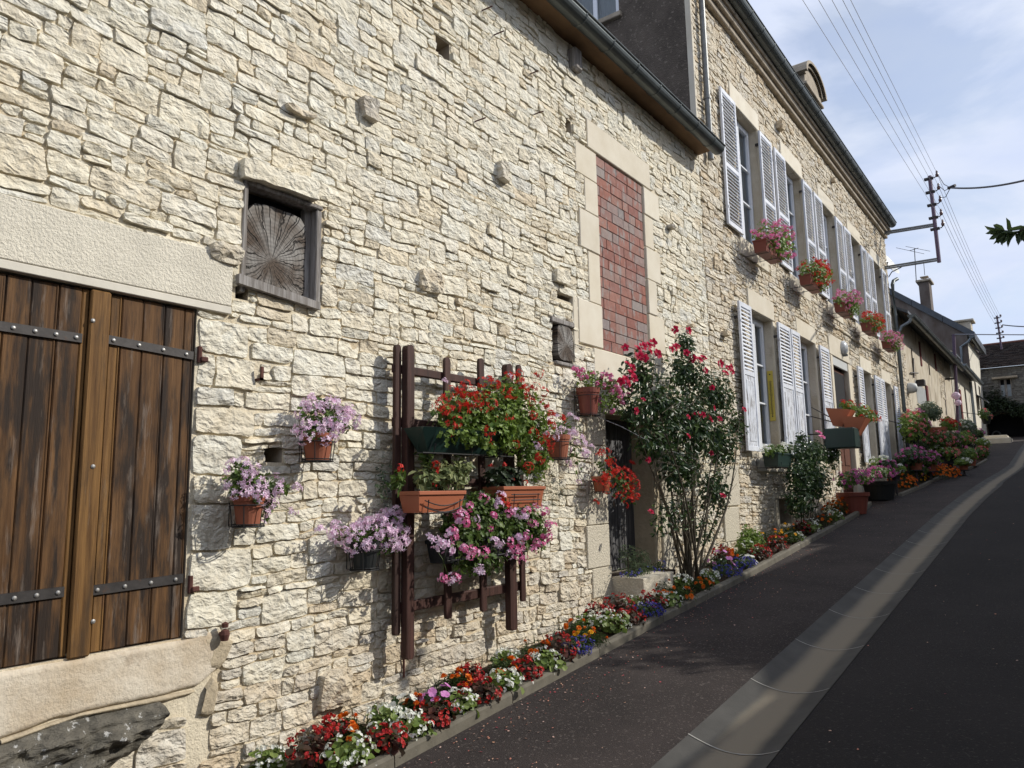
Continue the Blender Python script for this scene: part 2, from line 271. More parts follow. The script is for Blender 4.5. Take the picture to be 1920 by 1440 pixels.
leafm('petal_rose', [(.55, .012, .065), (.62, .03, .10), (.42, .01, .05)], .3, .6)
leafm('petal_pink', [(.74, .13, .33), (.80, .28, .50), (.66, .07, .24), (.85, .55, .72)], .3, .6)
leafm('petal_pale', [(.88, .72, .84), (.82, .56, .74), (.90, .82, .90), (.72, .42, .62)], .3, .6)
leafm('petal_white', [(.84, .84, .78), (.78, .79, .70), (.86, .85, .82)], .3, .6)
leafm('petal_crimson', [(.42, .012, .018), (.52, .03, .02), (.30, .01, .015)], .25, .55)
leafm('petal_orange', [(.74, .16, .012), (.80, .25, .02), (.66, .10, .01)], .2, .6)
leafm('petal_yellow', [(.82, .50, .02), (.78, .42, .02)], .2, .6)
leafm('petal_blue', [(.05, .05, .30), (.08, .08, .42), (.04, .03, .22)], .2, .6)
leafm('petal_magenta', [(.62, .14, .38), (.70, .24, .50), (.50, .07, .28)], .3, .6)
leafm('petal_lilac', [(.68, .26, .58), (.74, .34, .66)], .3, .6)

# ------------------------------------------------------------------ mesh tools
def mkmesh(name, verts, faces, mats, fm=None, tint=None, smooth=False):
    me = bpy.data.meshes.new(name)
    me.from_pydata([tuple(v) for v in verts] if not isinstance(verts, np.ndarray) else verts.tolist(), [], faces)
    if isinstance(mats, (str,)): mats = [mats]
    for m in mats: me.materials.append(MATS[m])
    if fm is not None: me.polygons.foreach_set('material_index', fm)
    if tint is not None:
        a = me.attributes.new('tint', 'FLOAT', 'FACE'); a.data.foreach_set('value', tint)
    if smooth: me.polygons.foreach_set('use_smooth', [True] * len(me.polygons))
    me.update(); return me
class MB:
    def __init__(s): s.v = []; s.f = []; s.fm = []; s.t = []; s.mi = 0; s.tn = 0.5
    def add(s, vs, fs, mi=None, tn=None):
        o = len(s.v); s.v += [tuple(v) for v in vs]
        for f in fs:
            s.f.append(tuple(o + i for i in f)); s.fm.append(s.mi if mi is None else mi); s.t.append(s.tn if tn is None else tn)
    def box(s, x0, x1, y0, y1, z0, z1, b=0.0, **k):
        if x0 > x1: x0, x1 = x1, x0
        if y0 > y1: y0, y1 = y1, y0
        if z0 > z1: z0, z1 = z1, z0
        if b <= 0:
            vs = [(x, y, z) for x in (x0, x1) for y in (y0, y1) for z in (z0, z1)]
            s.add(vs, [(0, 1, 3, 2), (4, 6, 7, 5), (0, 4, 5, 1), (2, 3, 7, 6), (0, 2, 6, 4), (1, 5, 7, 3)], **k); return
        b = min(b, (x1 - x0) * .45, (y1 - y0) * .45, (z1 - z0) * .45)
        vs = []; idx = {}
        for ix, x in enumerate((x0, x1)):
            for iy, y in enumerate((y0, y1)):
                for iz, z in enumerate((z0, z1)):
                    sx = b if ix == 0 else -b; sy = b if iy == 0 else -b; sz = b if iz == 0 else -b
                    for ax in range(3):
                        idx[(ix, iy, iz, ax)] = len(vs)
                        vs.append((x if ax == 0 else x + sx, y if ax == 1 else y + sy, z if ax == 2 else z + sz))
        fs = []
        I = lambda a, b_, c, d: idx[(a, b_, c, d)]
        for i in (0, 1):
            q = [I(i, 0, 0, 0), I(i, 1, 0, 0), I(i, 1, 1, 0), I(i, 0, 1, 0)]; fs.append(q if i else q[::-1])
            q = [I(0, i, 0, 1), I(0, i, 1, 1), I(1, i, 1, 1), I(1, i, 0, 1)]; fs.append(q if i else q[::-1])
            q = [I(0, 0, i, 2), I(1, 0, i, 2), I(1, 1, i, 2), I(0, 1, i, 2)]; fs.append(q if i else q[::-1])
        for a in (0, 1):
            for c in (0, 1):
                fs.append([I(a, c, 0, 0), I(a, c, 0, 1), I(a, c, 1, 1), I(a, c, 1, 0)])
                fs.append([I(a, 0, c, 0), I(a, 0, c, 2), I(a, 1, c, 2), I(a, 1, c, 0)])
                fs.append([I(0, a, c, 1), I(0, a, c, 2), I(1, a, c, 2), I(1, a, c, 1)])
                for d in (0, 1): fs.append([I(a, c, d, 0), I(a, c, d, 1), I(a, c, d, 2)])
        s.add(vs, fs, **k)
    def quad(s, *p, **k): s.add(p, [tuple(range(len(p)))], **k)
    def tube(s, path, r, n=6, r1=None, cap=True, **k):
        P = [Vector(p) for p in path]; vs = []; fs = []
        up = Vector((0, 0, 1))
        for i, p in enumerate(P):
            d = (P[min(i + 1, len(P) - 1)] - P[max(i - 1, 0)]).normalized()
            a = d.cross(up)
            if a.length < .05: a = d.cross(Vector((1, 0, 0)))
            a.normalize(); b = d.cross(a)
            rr = r if r1 is None else r + (r1 - r) * i / (len(P) - 1)
            for j in range(n):
                an = 2 * PI * j / n; vs.append(p + a * math.cos(an) * rr + b * math.sin(an) * rr)
        for i in range(len(P) - 1):
            for j in range(n): fs.append((i * n + j, i * n + (j + 1) % n, (i + 1) * n + (j + 1) % n, (i + 1) * n + j))
        if cap: fs.append(tuple(range(n))[::-1]); fs.append(tuple(range((len(P) - 1) * n, len(P) * n)))
        s.add(vs, fs, **k)
    def lathe(s, prof, c=(0, 0, 0), n=20, axis='z', **k):
        vs = []; fs = []
        for r, h in prof:
            for j in range(n):
                a = 2 * PI * j / n; u, v = r * math.cos(a), r * math.sin(a)
                p = (u, v, h) if axis == 'z' else ((h, u, v) if axis == 'x' else (u, h, v))
                vs.append((p[0] + c[0], p[1] + c[1], p[2] + c[2]))
        for i in range(len(prof) - 1):
            for j in range(n): fs.append((i * n + j, i * n + (j + 1) % n, (i + 1) * n + (j + 1) % n, (i + 1) * n + j))
        s.add(vs, fs, **k)
    def frustum(s, x0, x1, y0, y1, z0, z1, tx, ty, **k):     # box whose bottom is smaller by tx, ty each side
        vs = [(x0 + tx, y0 + ty, z0), (x1 - tx, y0 + ty, z0), (x1 - tx, y1 - ty, z0), (x0 + tx, y1 - ty, z0), (x0, y0, z1), (x1, y0, z1), (x1, y1, z1), (x0, y1, z1)]
        s.add(vs, [(3, 2, 1, 0), (0, 1, 5, 4), (1, 2, 6, 5), (2, 3, 7, 6), (3, 0, 4, 7), (4, 5, 6, 7)], **k)
    def mesh(s, name, mats, smooth=False):
        return mkmesh(name, s.v, s.f, mats, s.fm, s.t, smooth)
def link(name, me, parent=None, loc=(0, 0, 0), rot=None, scale=None, label=None, cat=None, group=None, kind=None):
    o = bpy.data.objects.new(name, me); COL.objects.link(o); o.location = loc
    if rot is not None: o.rotation_euler = rot
    if scale is not None: o.scale = (scale,) * 3 if isinstance(scale, (int, float)) else scale
    if parent: o.parent = parent
    if label: o['label'] = label
    if cat: o['category'] = cat
    if group: o['group'] = group
    if kind: o['kind'] = kind
    return o
def part(name, mb, mats, root, smooth=False, loc=None, **k):
    """mb is in world coordinates; root is at the thing's base (its parents sit at 0)"""
    base = Vector((0, 0, 0)); r = root
    while r is not None: base += Vector(r.location); r = r.parent
    loc = Vector(loc) if loc is not None else base
    me = mb.mesh(name, mats, smooth)
    me.transform(Matrix.Translation(-loc))
    return link(name, me, root, loc - base, **k)
def thing(name, loc, label, cat, group=None, rot=None): return link(name, None, None, loc, rot, label=label, cat=cat, group=group)

def copy_tree(o, parent=None):
    c = o.copy(); COL.objects.link(c); c.parent = parent
    for ch in list(o.children): copy_tree(ch, c)
    return c

# ------------------------------------------------------------------ rubble masonry
def rect_minus(r, h):
    y0, y1, z0, z1 = r; a, b, c, d = h[:4]
    if a >= y1 or b <= y0 or c >= z1 or d <= z0: return [r]
    out = []
    if z0 < c: out.append((y0, y1, z0, c))
    if z1 > d: out.append((y0, y1, d, z1))
    lo, hi = max(z0, c), min(z1, d)
    if y0 < a: out.append((y0, a, lo, hi))
    if y1 > b: out.append((b, y1, lo, hi))
    return out
def rubble(y0, y1, z0, z1, wr, hr, rg, zfun=None):
    """skyline packing of irregular courses"""
    segs = []; y = y0
    while y < y1:
        w = rg.uniform(.5, 1.4); segs.append([y, min(y + w, y1), z0 - rg.uniform(0, .12)]); y += w
    if zfun:
        segs = [[a, b, z - z0 + zfun((a + b) / 2)] for a, b, z in segs]
    out = []
    while True:
        i = min(range(len(segs)), key=lambda k: segs[k][2] + (1e6 if segs[k][2] >= z1 else 0))
        a, b, z = segs[i]
        if z >= z1: break
        Lz = segs[i - 1][2] if i > 0 else None; Rz = segs[i + 1][2] if i < len(segs) - 1 else None
        W = b - a; h = rg.uniform(*hr) * (1 if rg.random() > .12 else 1.5); w = rg.uniform(*wr) * (.6 + .4 * min(1, h / hr[1]))
        nb = [q for q in (Lz, Rz) if q is not None and q > z + .02]
        if W < wr[0] * 1.25:
            w = W
            if nb and min(nb) - z < hr[1] * 1.8: h = min(nb) - z
        else:
            if W - w < wr[0]: w = W
            for q in nb:
                if abs(z + h - q) < .04: h = q - z
        left = rg.random() < .5 if nb != [] else True
        if w >= W - 1e-6: cell = (a, b); rest = None
        elif left: cell = (a, a + w); rest = [a + w, b, z]
        else: cell = (b - w, b); rest = [a, b - w, z]
        out.append((cell[0], cell[1], z, min(z + h, z1)))
        new = [cell[0], cell[1], z + h]
        rep = [new] if rest is None else ([new, rest] if left else [rest, new])
        segs[i:i + 1] = rep
        k = max(0, i - 1)
        while k < len(segs) - 1 and k < i + 3:
            if abs(segs[k][2] - segs[k + 1][2]) < .012: segs[k][1] = segs[k + 1][1]; segs[k][2] = max(segs[k][2], segs[k + 1][2]); del segs[k + 1]
            else: k += 1
    return out
def warp(y, z):
    return (y + .020 * mnoise.noise(Vector((y * 3.1, z * 5.0, 3.3))) + .006 * mnoise.noise(Vector((y * 14, z * 14, 9.1))),
            z + .045 * mnoise.noise(Vector((y * .9, z * .7, 1.7))) + .013 * mnoise.noise(Vector((y * 5.5, z * 4, 7.7))) + .005 * mnoise.noise(Vector((y * 17, z * 9, 2.2))))
def stone_geo(rect, x0, rg, cell=.045, capn=8, proud=None, rough=.010, gap=.005, wrp=True, rnd_=.5):
    y0, y1, z0, z1 = rect; w = y1 - y0; h = z1 - z0
    nx = max(2, min(capn, int(w / cell + .5))); nz = max(2, min(5, int(h / (cell * .8) + .5)))
    p = proud if proud is not None else (rg.uniform(0.002, .011) if rg.random() > .08 else rg.uniform(.011, .026))
    tilt = rg.uniform(-.006, .008); tilt2 = rg.uniform(-.006, .006)
    gl, gr, gb, gt = [rg.uniform(gap * .4, gap * 1.5) for _ in range(4)]
    cr_ = min(min(w, h) * .45, rg.uniform(.008, .028)) * rnd_ * 2; ph = rg.uniform(0, 50)
    vs = []; ids = {}
    for j in range(nz + 1):
        for i in range(nx + 1):
            u, v = i / nx, j / nz
            y = y0 + gl + (w - gl - gr) * u; z = z0 + gb + (h - gb - gt) * v
            edge = i in (0, nx) or j in (0, nz)
            if not edge: y += rg.uniform(-.2, .2) * w / nx; z += rg.uniform(-.2, .2) * h / nz
            dy = min(y - y0 - gl, y1 - gr - y); dz = min(z - z0 - gb, z1 - gt - z)
            if dy < cr_ and dz < cr_:
                a, b = 1 - dy / cr_, 1 - dz / cr_; d = math.hypot(a, b)
                if d > 1:
                    k = (1 - 1 / d) * cr_
                    y += (k * a / d) * (1 if u < .5 else -1) * 1.2; z += (k * b / d) * (1 if v < .5 else -1) * 1.2
            if edge:
                if i in (0, nx): y += rg.uniform(-.002, .006) * (1 if i == 0 else -1)
                if j in (0, nz): z += rg.uniform(-.002, .005) * (1 if j == 0 else -1)
            yy, zz = warp(y, z) if wrp else (y, z)
            x = x0 + p + tilt * (2 * u - 1) + tilt2 * (2 * v - 1) + rough * (mnoise.noise(Vector((y * 9, z * 13, ph))) + .6 * mnoise.noise(Vector((y * 25, z * 33, ph))))
            x += rg.uniform(-1, 1) * (.0012 if edge else min(.005, h * .05))
            if edge: x -= rg.uniform(.0005, .0035)
            ids[(i, j)] = len(vs); vs.append((x, yy, zz))
    fs = []
    for j in range(nz):
        for i in range(nx):
            q = (ids[(i, j)], ids[(i + 1, j)], ids[(i + 1, j + 1)], ids[(i, j + 1)])
            fs += [(q[0], q[1], q[2]), (q[0], q[2], q[3])] if rg.random() < .5 else [(q[0], q[1], q[3]), (q[1], q[2], q[3])]
    ring = [(i, 0) for i in range(nx)] + [(nx, j) for j in range(nz)] + [(i, nz) for i in range(nx, 0, -1)] + [(0, j) for j in range(nz, 0, -1)]
    b0 = len(vs)
    for k in ring:
        v = vs[ids[k]]; vs.append((x0 - .05, v[1], v[2]))
    n = len(ring)
    for k in range(n): fs.append((ids[ring[k]], b0 + k, b0 + (k + 1) % n, ids[ring[(k + 1) % n]]))
    return vs, fs
def shown(rect, x=0):
    y0, y1, z0, z1 = rect; cy, cz = (y0 + y1) / 2, (z0 + z1) / 2
    px, py, d = proj(x, cy, cz)
    if d < .2 or px < -60 or px > 1980 or py < -60 or py > 1500: return 0, False
    a = proj(x, y0, cz); b = proj(x, y1, cz); c = proj(x, cy, z0); e = proj(x, cy, z1)
    if a[2] < .1: return 0, False
    return abs(a[0] - b[0]) * abs(c[1] - e[1]), True
def lay_wall(root, rects, x0, mname, rg, top=300, rough=.010, gap=.005, tints=1.0, cell=.045, name='stone'):
    sc_ = []
    for r in rects:
        if r[1] - r[0] < .035 or r[3] - r[2] < .022: continue
        a, vis = shown(r, x0); sc_.append((a, r))
    sc_.sort(key=lambda t: -t[0])
    rest = MB()
    for k, (a, r) in enumerate(sc_):
        cl = cell if a > 250 else cell * 1.6
        vs, fs = stone_geo(r, x0, rg, cell=cl, rough=rough, gap=gap)
        t = rg.random() * tints
        if k < top and a > 60:
            mb = MB(); mb.add(vs, fs, tn=t)
            c = ((vs[0][0]), (r[0] + r[1]) / 2, (r[2] + r[3]) / 2)
            part(name, mb, mname, root, loc=c)
        else: rest.add(vs, fs, tn=t)
    if rest.v: part('small_stones', rest, mname, root, kind='stuff')
def wall_back(root, name, mats, x, y0, y1, z0, z1, holes):
    """flat face with real openings; holes: (y0,y1,z0,z1,depth)"""
    ys = sorted({y0, y1} | {min(max(h[k], y0), y1) for h in holes for k in (0, 1)}); zs = sorted({z0, z1} | {min(max(h[k], z0), z1) for h in holes for k in (2, 3)})
    mb = MB()
    for a, b in zip(ys, ys[1:]):
        run = None
        for c, d in zip(zs, zs[1:]):
            my, mz = (a + b) / 2, (c + d) / 2
            if any(h[0] < my < h[1] and h[2] < mz < h[3] for h in holes):
                if run: mb.quad((x, a, run[0]), (x, b, run[0]), (x, b, run[1]), (x, a, run[1])); run = None
            else: run = (run[0], d) if run else (c, d)
        if run: mb.quad((x, a, run[0]), (x, b, run[0]), (x, b, run[1]), (x, a, run[1]))
    for h in holes:
        a, b, c, d, dp = h[:5]; xb = x - dp
        mb.quad((x, a, c), (x, a, d), (xb, a, d), (xb, a, c), mi=1); mb.quad((x, b, c), (xb, b, c), (xb, b, d), (x, b, d), mi=1)
        mb.quad((x, a, c), (xb, a, c), (xb, b, c), (x, b, c), mi=1); mb.quad((x, a, d), (x, b, d), (xb, b, d), (xb, a, d), mi=1)
        mb.quad((xb, a, c), (xb, a, d), (xb, b, d), (xb, b, c), mi=2)
    return part(name, mb, mats, root)
def block(root, name, y0, y1, z0, z1, x0, x1, m, b=.006, tn=None, gap=.003, **k):
    mb = MB(); mb.box(x0, x1, y0 + gap, y1 - gap, z0 + gap, z1 - gap, b, tn=rnd.random() if tn is None else tn)
    return part(name, mb, m, root, loc=(x0, (y0 + y1) / 2, (z0 + z1) / 2), **k)

# ------------------------------------------------------------------ the setting: terrain, road, gutter, kerb
def ysteps(a, b, st):
    n = max(1, int((b - a) / st)); return [a + (b - a) * i / n for i in range(n + 1)]
def strip(name, xl, xr, ys, dz, m, nx=1, prof=None, **k):
    mb = MB(); vs = []; fs = []
    for y in ys:
        l = xl(y) if callable(xl) else xl; r = xr(y) if callable(xr) else xr
        for i in range(nx + 1):
            u = i / nx; vs.append((l + (r - l) * u, y, G(y) + dz + (prof(u) if prof else 0)))
    for j in range(len(ys) - 1):
        for i in range(nx):
            a = j * (nx + 1) + i; fs.append((a, a + 1, a + nx + 2, a + nx + 1))
    mb.add(vs, fs); me = mb.mesh(name, m, smooth=nx > 1)
    return link(name, me, kind=k.get('kind', 'structure'))
def interp(tab, y):
    if y <= tab[0][0]: return tab[0][1]
    for (a, b), (c, d) in zip(tab, tab[1:]):
        if y <= c: return b + (d - b) * (y - a) / (c - a)
    return tab[-1][1]
LEFT = [(0, 1.79), (9, 1.77), (14, 1.76), (17, 1.81), (20.9, 1.95), (23.5, 2.09), (26, 2.18), (29, 2.15), (34, 2.09), (40, 2.04), (50, 2.0)]
xl_ = lambda y: interp(LEFT, y); xr_ = lambda y: interp(LEFT, y) + (.49 if y < 20 else .45)
YS = ysteps(-12, 62, .5)
strip('ground', -70, 70, [-60, -12] + ysteps(-11, 62, 6)[0:] + [90, 160], -.06, 'grass_ground', nx=6)
strip('pavement', -.3, xl_, YS, 0, 'asphalt', nx=2)
strip('road', xr_, 6.4, YS, 0, 'asphalt_shaded', nx=3)
# concave concrete channel with a sediment-coloured bed
def channelmat():
    m = mat('channel_concrete', (.066, .063, .057), .85, nscale=3.5, namt=.3, bump=.35, bscale=90, bdist=.004)
    t = m.node_tree; n = t.nodes; l = t.links.new; p = n['Principled BSDF']; src = p.inputs['Base Color'].links[0].from_socket
    a = n.new('ShaderNodeAttribute'); a.attribute_name = 'bed'
    g = n.new('ShaderNodeNewGeometry'); ns = n.new('ShaderNodeTexNoise'); ns.inputs['Scale'].default_value = 3; l(g.outputs['Position'], ns.inputs['Vector'])
    ad = n.new('ShaderNodeMath'); ad.operation = 'MULTIPLY_ADD'; ad.inputs[1].default_value = .16; l(ns.outputs['Fac'], ad.inputs[0]); l(a.outputs['Fac'], ad.inputs[2])
    r = n.new('ShaderNodeMapRange'); r.interpolation_type = 'SMOOTHSTEP'; r.inputs['From Min'].default_value = .62; r.inputs['From Max'].default_value = .98; l(ad.outputs[0], r.inputs['Value'])
    x = n.new('ShaderNodeMix'); x.data_type = 'RGBA'; x.inputs['B'].default_value = (.20, .17, .125, 1); l(r.outputs[0], x.inputs['Factor']); l(src, x.inputs['A']); l(x.outputs['Result'], p.inputs['Base Color'])
channelmat()
prof = lambda u: -.055 * (1 - (2 * u - 1) ** 2)
ch = strip('road_gutter', xl_, xr_, YS, .004, 'channel_concrete', nx=12, prof=prof)
at = ch.data.attributes.new('bed', 'FLOAT', 'POINT'); at.data.foreach_set('value', [1 - abs(2 * ((i % 13) / 12) - 1) ** 1.6 for i in range(len(ch.data.vertices))])
jy = 3.0
while jy < 40:                                            # mortar joints across the channel
    mb = MB(); n_ = 12; l0, r0 = xl_(jy), xr_(jy)
    for i in range(n_):
        u, v = i / n_, (i + 1) / n_
        w0, w1 = [.0045 + .003 * mnoise.noise(Vector((jy * 5, q * 9, 0))) for q in (u, v)]
        o0, o1 = [.012 * mnoise.noise(Vector((jy * 3, q * 3, 4))) for q in (u, v)]
        f = lambda t, o: (l0 + (r0 - l0) * t, jy + o, G(jy + o) + .008 + prof(t))
        mb.quad(f(u, o0 - w0), f(u, o0 + w0), f(v, o1 + w1), f(v, o1 - w1))
    part('gutter_joint', mb, 'lane_joint', ch); jy += 1.02
# kerbs: stretches of concrete edging in real lengths, each a child piece
def kerb_run(pts, w=.075, h=.07, seg=1.0):
    P = [Vector((x, y, 0)) for x, y in pts]; out = []
    root = None; mbs = []
    for a, b in zip(P, P[1:]):
        d = b - a; Ln = d.length; n = max(1, round(Ln / seg)); d /= Ln; nn = Vector((d.y, -d.x, 0))
        for i in range(n):
            s0 = a + d * (Ln * i / n + .004); s1 = a + d * (Ln * (i + 1) / n - .004)
            mb = MB(); prof_ = [(-w, -.08), (-w, h - .012), (-w + .014, h), (-.016, h), (0, h - .016), (.004, -.08)]
            vs = []; K = 5
            for q in range(K + 1):
                c = s0.lerp(s1, q / K)
                for (o, z) in prof_:
                    jz = .004 * mnoise.noise(Vector((c.x * 9, c.y * 9, o * 40))) if z > 0 else 0
                    pp = c + nn * (o + jz); vs.append((pp.x, pp.y, G(pp.y) + z + jz))
            m_ = len(prof_); fs = [(q * m_ + j, q * m_ + j + 1, (q + 1) * m_ + j + 1, (q + 1) * m_ + j) for q in range(K) for j in range(m_ - 1)]
            fs += [tuple(range(m_))[::-1], tuple(range(K * m_, K * m_ + m_))]
            mb.add(vs, fs); mbs.append(mb)
    return mbs
kroot = link('kerb', None, loc=(.6, 1, G(1)), kind='structure')
for run in ([(.58, -6), (.60, 2.96), (.60, 4), (.615, 6.2), (.66, 8.1), (.655, 10.3), (.64, 13.2), (.60, 14.6), (.52, 15.55)],
            [(.35, 17.0), (.78, 17.15), (.90, 19), (.95, 20.8), (1.02, 22.6)], [(.75, 23.6), (1.25, 23.9), (1.45, 26), (1.50, 28.5), (1.2, 30)]):
    for mb in kerb_run(run): part('kerb_block', mb, 'kerb_concrete', kroot)
# soil of the beds
mb = MB(); vs = []; fs = []; YB = ysteps(-5, 30, .12)
for y in YB:
    xr = interp([(0, .53), (14, .56), (15.5, .44), (16, .1), (17, .3), (17.3, .7), (22.6, .9), (22.9, .1), (23.8, .3), (24, 1.15), (28.5, 1.4), (30, 1.1)], y)
    for i in range(7):
        u = i / 6; x = -.02 + xr * u; vs.append((x, y, G(y) + .045 + .03 * mnoise.noise(Vector((x * 7, y * 5, 0))) - .02 * (2 * u - 1) ** 2))
for j in range(len(YB) - 1):
    for i in range(6): a = j * 7 + i; fs.append((a, a + 1, a + 8, a + 7))
mb.add(vs, fs); link('flower_bed_soil', mb.mesh('soil', 'soil', True), kind='structure')
# fallen petals and leaves on the asphalt
mb = MB()
for i in range(900):
    y = 2.6 + abs(rnd.gauss(0, 1)) * 5 if i < 700 else rnd.uniform(2.5, 20); x = .63 + abs(rnd.gauss(0, .28)) if i < 740 else rnd.uniform(.65, 3.2)
    if xl_(y) - .02 < x < xr_(y) + .02: continue
    s = rnd.uniform(.004, .011); a = rnd.uniform(0, PI); z = G(y) + .004; c, s2 = math.cos(a) * s, math.sin(a) * s
    mb.add([(x - c, y - s2, z + rnd.uniform(0, .004)), (x + s2 * .6, y - c * .6, z + .003), (x + c, y + s2, z + rnd.uniform(0, .005)), (x - s2 * .6, y + c * .6, z)], [(0, 1, 2, 3)], tn=rnd.random())
link('fallen_petals', mb.mesh('fallen_petals', 'fallen_petal'), kind='stuff', label='fallen petals and leaf scraps on the asphalt beside the kerb', cat='petals')

# ------------------------------------------------------------------ the barn
BT = 6.12
barn = thing('stone_barn', (0, 4, G(4)), 'long barn of pale rubble limestone with big brown shutters and a bricked up opening', 'barn')
P = lambda px, py, x=0.0: (WY(px, py, x), WZ(px, py, x))
jl = [(5.97, 6.385, WZ(1075, 320), WZ(1075, 262)), (6.10, 6.385, WZ(1100, 415), WZ(1100, 338)), (6.0, 6.385, WZ(1085, 478), WZ(1085, 405)), (6.14, 6.385, WZ(1105, 560), WZ(1105, 487)), (5.93, 6.39, WZ(1085, 648), WZ(1085, 562))]
zz = 5.11; jl2 = []
for b in jl: jl2.append(b)
jl = [(5.97, 6.385, 4.78, 5.11), (6.12, 6.385, 4.42, 4.78), (6.0, 6.385, 4.02, 4.42), (6.15, 6.385, 3.50, 4.02), (5.93, 6.39, 3.06, 3.50)]
jr = [(7.435, 7.83, 4.78, 5.11), (7.435, 7.66, 4.40, 4.78), (7.44, 7.80, 4.02, 4.40), (7.44, 7.66, 3.62, 4.02), (7.44, 7.84, 3.2, 3.62), (7.44, 7.70, 3.05, 3.2)]
dl = [(6.02, 6.37, 2.10, 2.42), (6.10, 6.37, 1.78, 2.10), (5.98, 6.37, 1.36, 1.78), (5.95, 6.365, .97, 1.36), (6.04, 6.40, .70, .97)]
dr = [(7.545, 7.88, 2.0, 2.42), (7.545, 7.78, 1.6, 2.0), (7.545, 7.95, 1.2, 1.6), (7.545, 7.80, .72, 1.2)]
top = [(6.20, 7.62, 5.115, 5.43), (6.20, 6.86, 2.42, 3.055), (6.865, 7.70, 2.42, 3.05)]
dressed = jl + jr + dl + dr + top
quoins = [(2.112, 2.405, 2.445, 2.625), (2.112, 2.20, 2.27, 2.44), (2.205, 2.46, 2.27, 2.44), (2.112, 2.33, 2.165, 2.265), (2.112, 2.46, 2.02, 2.16), (2.108, 2.385, 1.81, 2.015), (2.108, 2.42, 1.665, 1.805),
          (2.105, 2.36, 1.42, 1.66), (2.105, 2.48, 1.215, 1.415), (2.105, 2.40, 1.035, 1.21)]
special = [(5.52, 5.76, 3.58, 3.72), (2.30, 2.84, 3.475, 3.60)]       # chosen proud stones, laid one by one
SW = (.2, 2.10, .985, 2.655); B1 = (2.345, 2.90, 2.835, 3.465); B2 = (5.48, 5.83, 2.82, 3.235); DW = (6.375, 7.54, .85, 2.42); BP = (6.39, 7.43, 3.06, 5.112)
holes = [SW + (.13,), B1 + (.16,), B2 + (.12,), DW + (.30,), BP + (.03,), (3.965, 4.125, 5.04, 5.19, .35), (5.825, 5.93, 5.12, 5.28, .35), (2.535, 2.655, 1.862, 1.95, .3), (5.58, 5.86, 3.425, 3.50, .14), (2.32, 2.40, 2.76, 2.835, .1)]
wall_back(barn, 'wall', ['mortar', 'cornice_stone', 'dark_room'], -.009, -3.5, 9.2, -.6, BT + .02, holes)
lint = (-3.2, 2.285, 2.657, 2.985); plas = (-3.2, 2.31, .70, .982)
rg = random.Random(11)
rects = rubble(.75, 9.18, -.05, BT, (.08, .34), (.034, .115), rg, zfun=G)
cut = [h[:4] for h in holes] + dressed + quoins + special + [lint, plas]
for h in cut:
    rects = [q for r in rects for q in rect_minus(r, h)]
rects = [r for r in rects if not (r[3] < G(r[0]) - .02) and r[1] - r[0] > .03 and r[3] - r[2] > .02]
rects = [r for r in rects if not (r[0] < 2.1 and r[3] < .71)]
lowr = [r for r in rects if r[2] - G(r[0]) < .55 + .5 * mnoise.noise(Vector((r[0] * .8, r[2], 5))) + rg.uniform(-.15, .25)]; lows = set(lowr)
lay_wall(barn, [r for r in rects if r not in lows] + quoins, 0.0, 'limestone', rg, top=225, rough=.0075, gap=.0028, cell=.038)
lay_wall(barn, lowr, 0.0, 'limestone_warm', rg, top=60, rough=.009, gap=.003, cell=.038)
for (a, b, c, d), pr_ in zip(special, (.05, .06)):
    mb = MB(); vs, fs = stone_geo((a, b, c, d), 0.0, rg, proud=pr_, rough=.015); mb.add(vs, fs, tn=.5); part('stone', mb, 'limestone', barn, loc=(0, (a + b) / 2, (c + d) / 2))
for (px, py, w, h, pr_) in ((688, 203, .15, .16, .055), (938, 320, .15, .17, .06), (805, 530, .24, .17, .045), (556, 205, .22, .06, .045), (622, 1290, .21, .21, .05), (1252, 430, .12, .07, .09), (420, 470, .20, .13, .04)):
    y, z = P(px, py); mb = MB(); vs, fs = stone_geo((y - w / 2, y + w / 2, z - h / 2, z + h / 2), 0.0, rg, proud=pr_, rough=.03, rnd_=.9); mb.add(vs, fs, tn=rnd.random())
    part('projecting_stone', mb, 'limestone_warm', barn, loc=(0, y, z), label='stone standing proud of the wall')
for i, b in enumerate(dressed): block(barn, 'dressed_stone', *b, -.04, .010 + .004 * (i % 3), 'pitted_stone' if b in dl + dr else 'dressed_stone', b=.007)
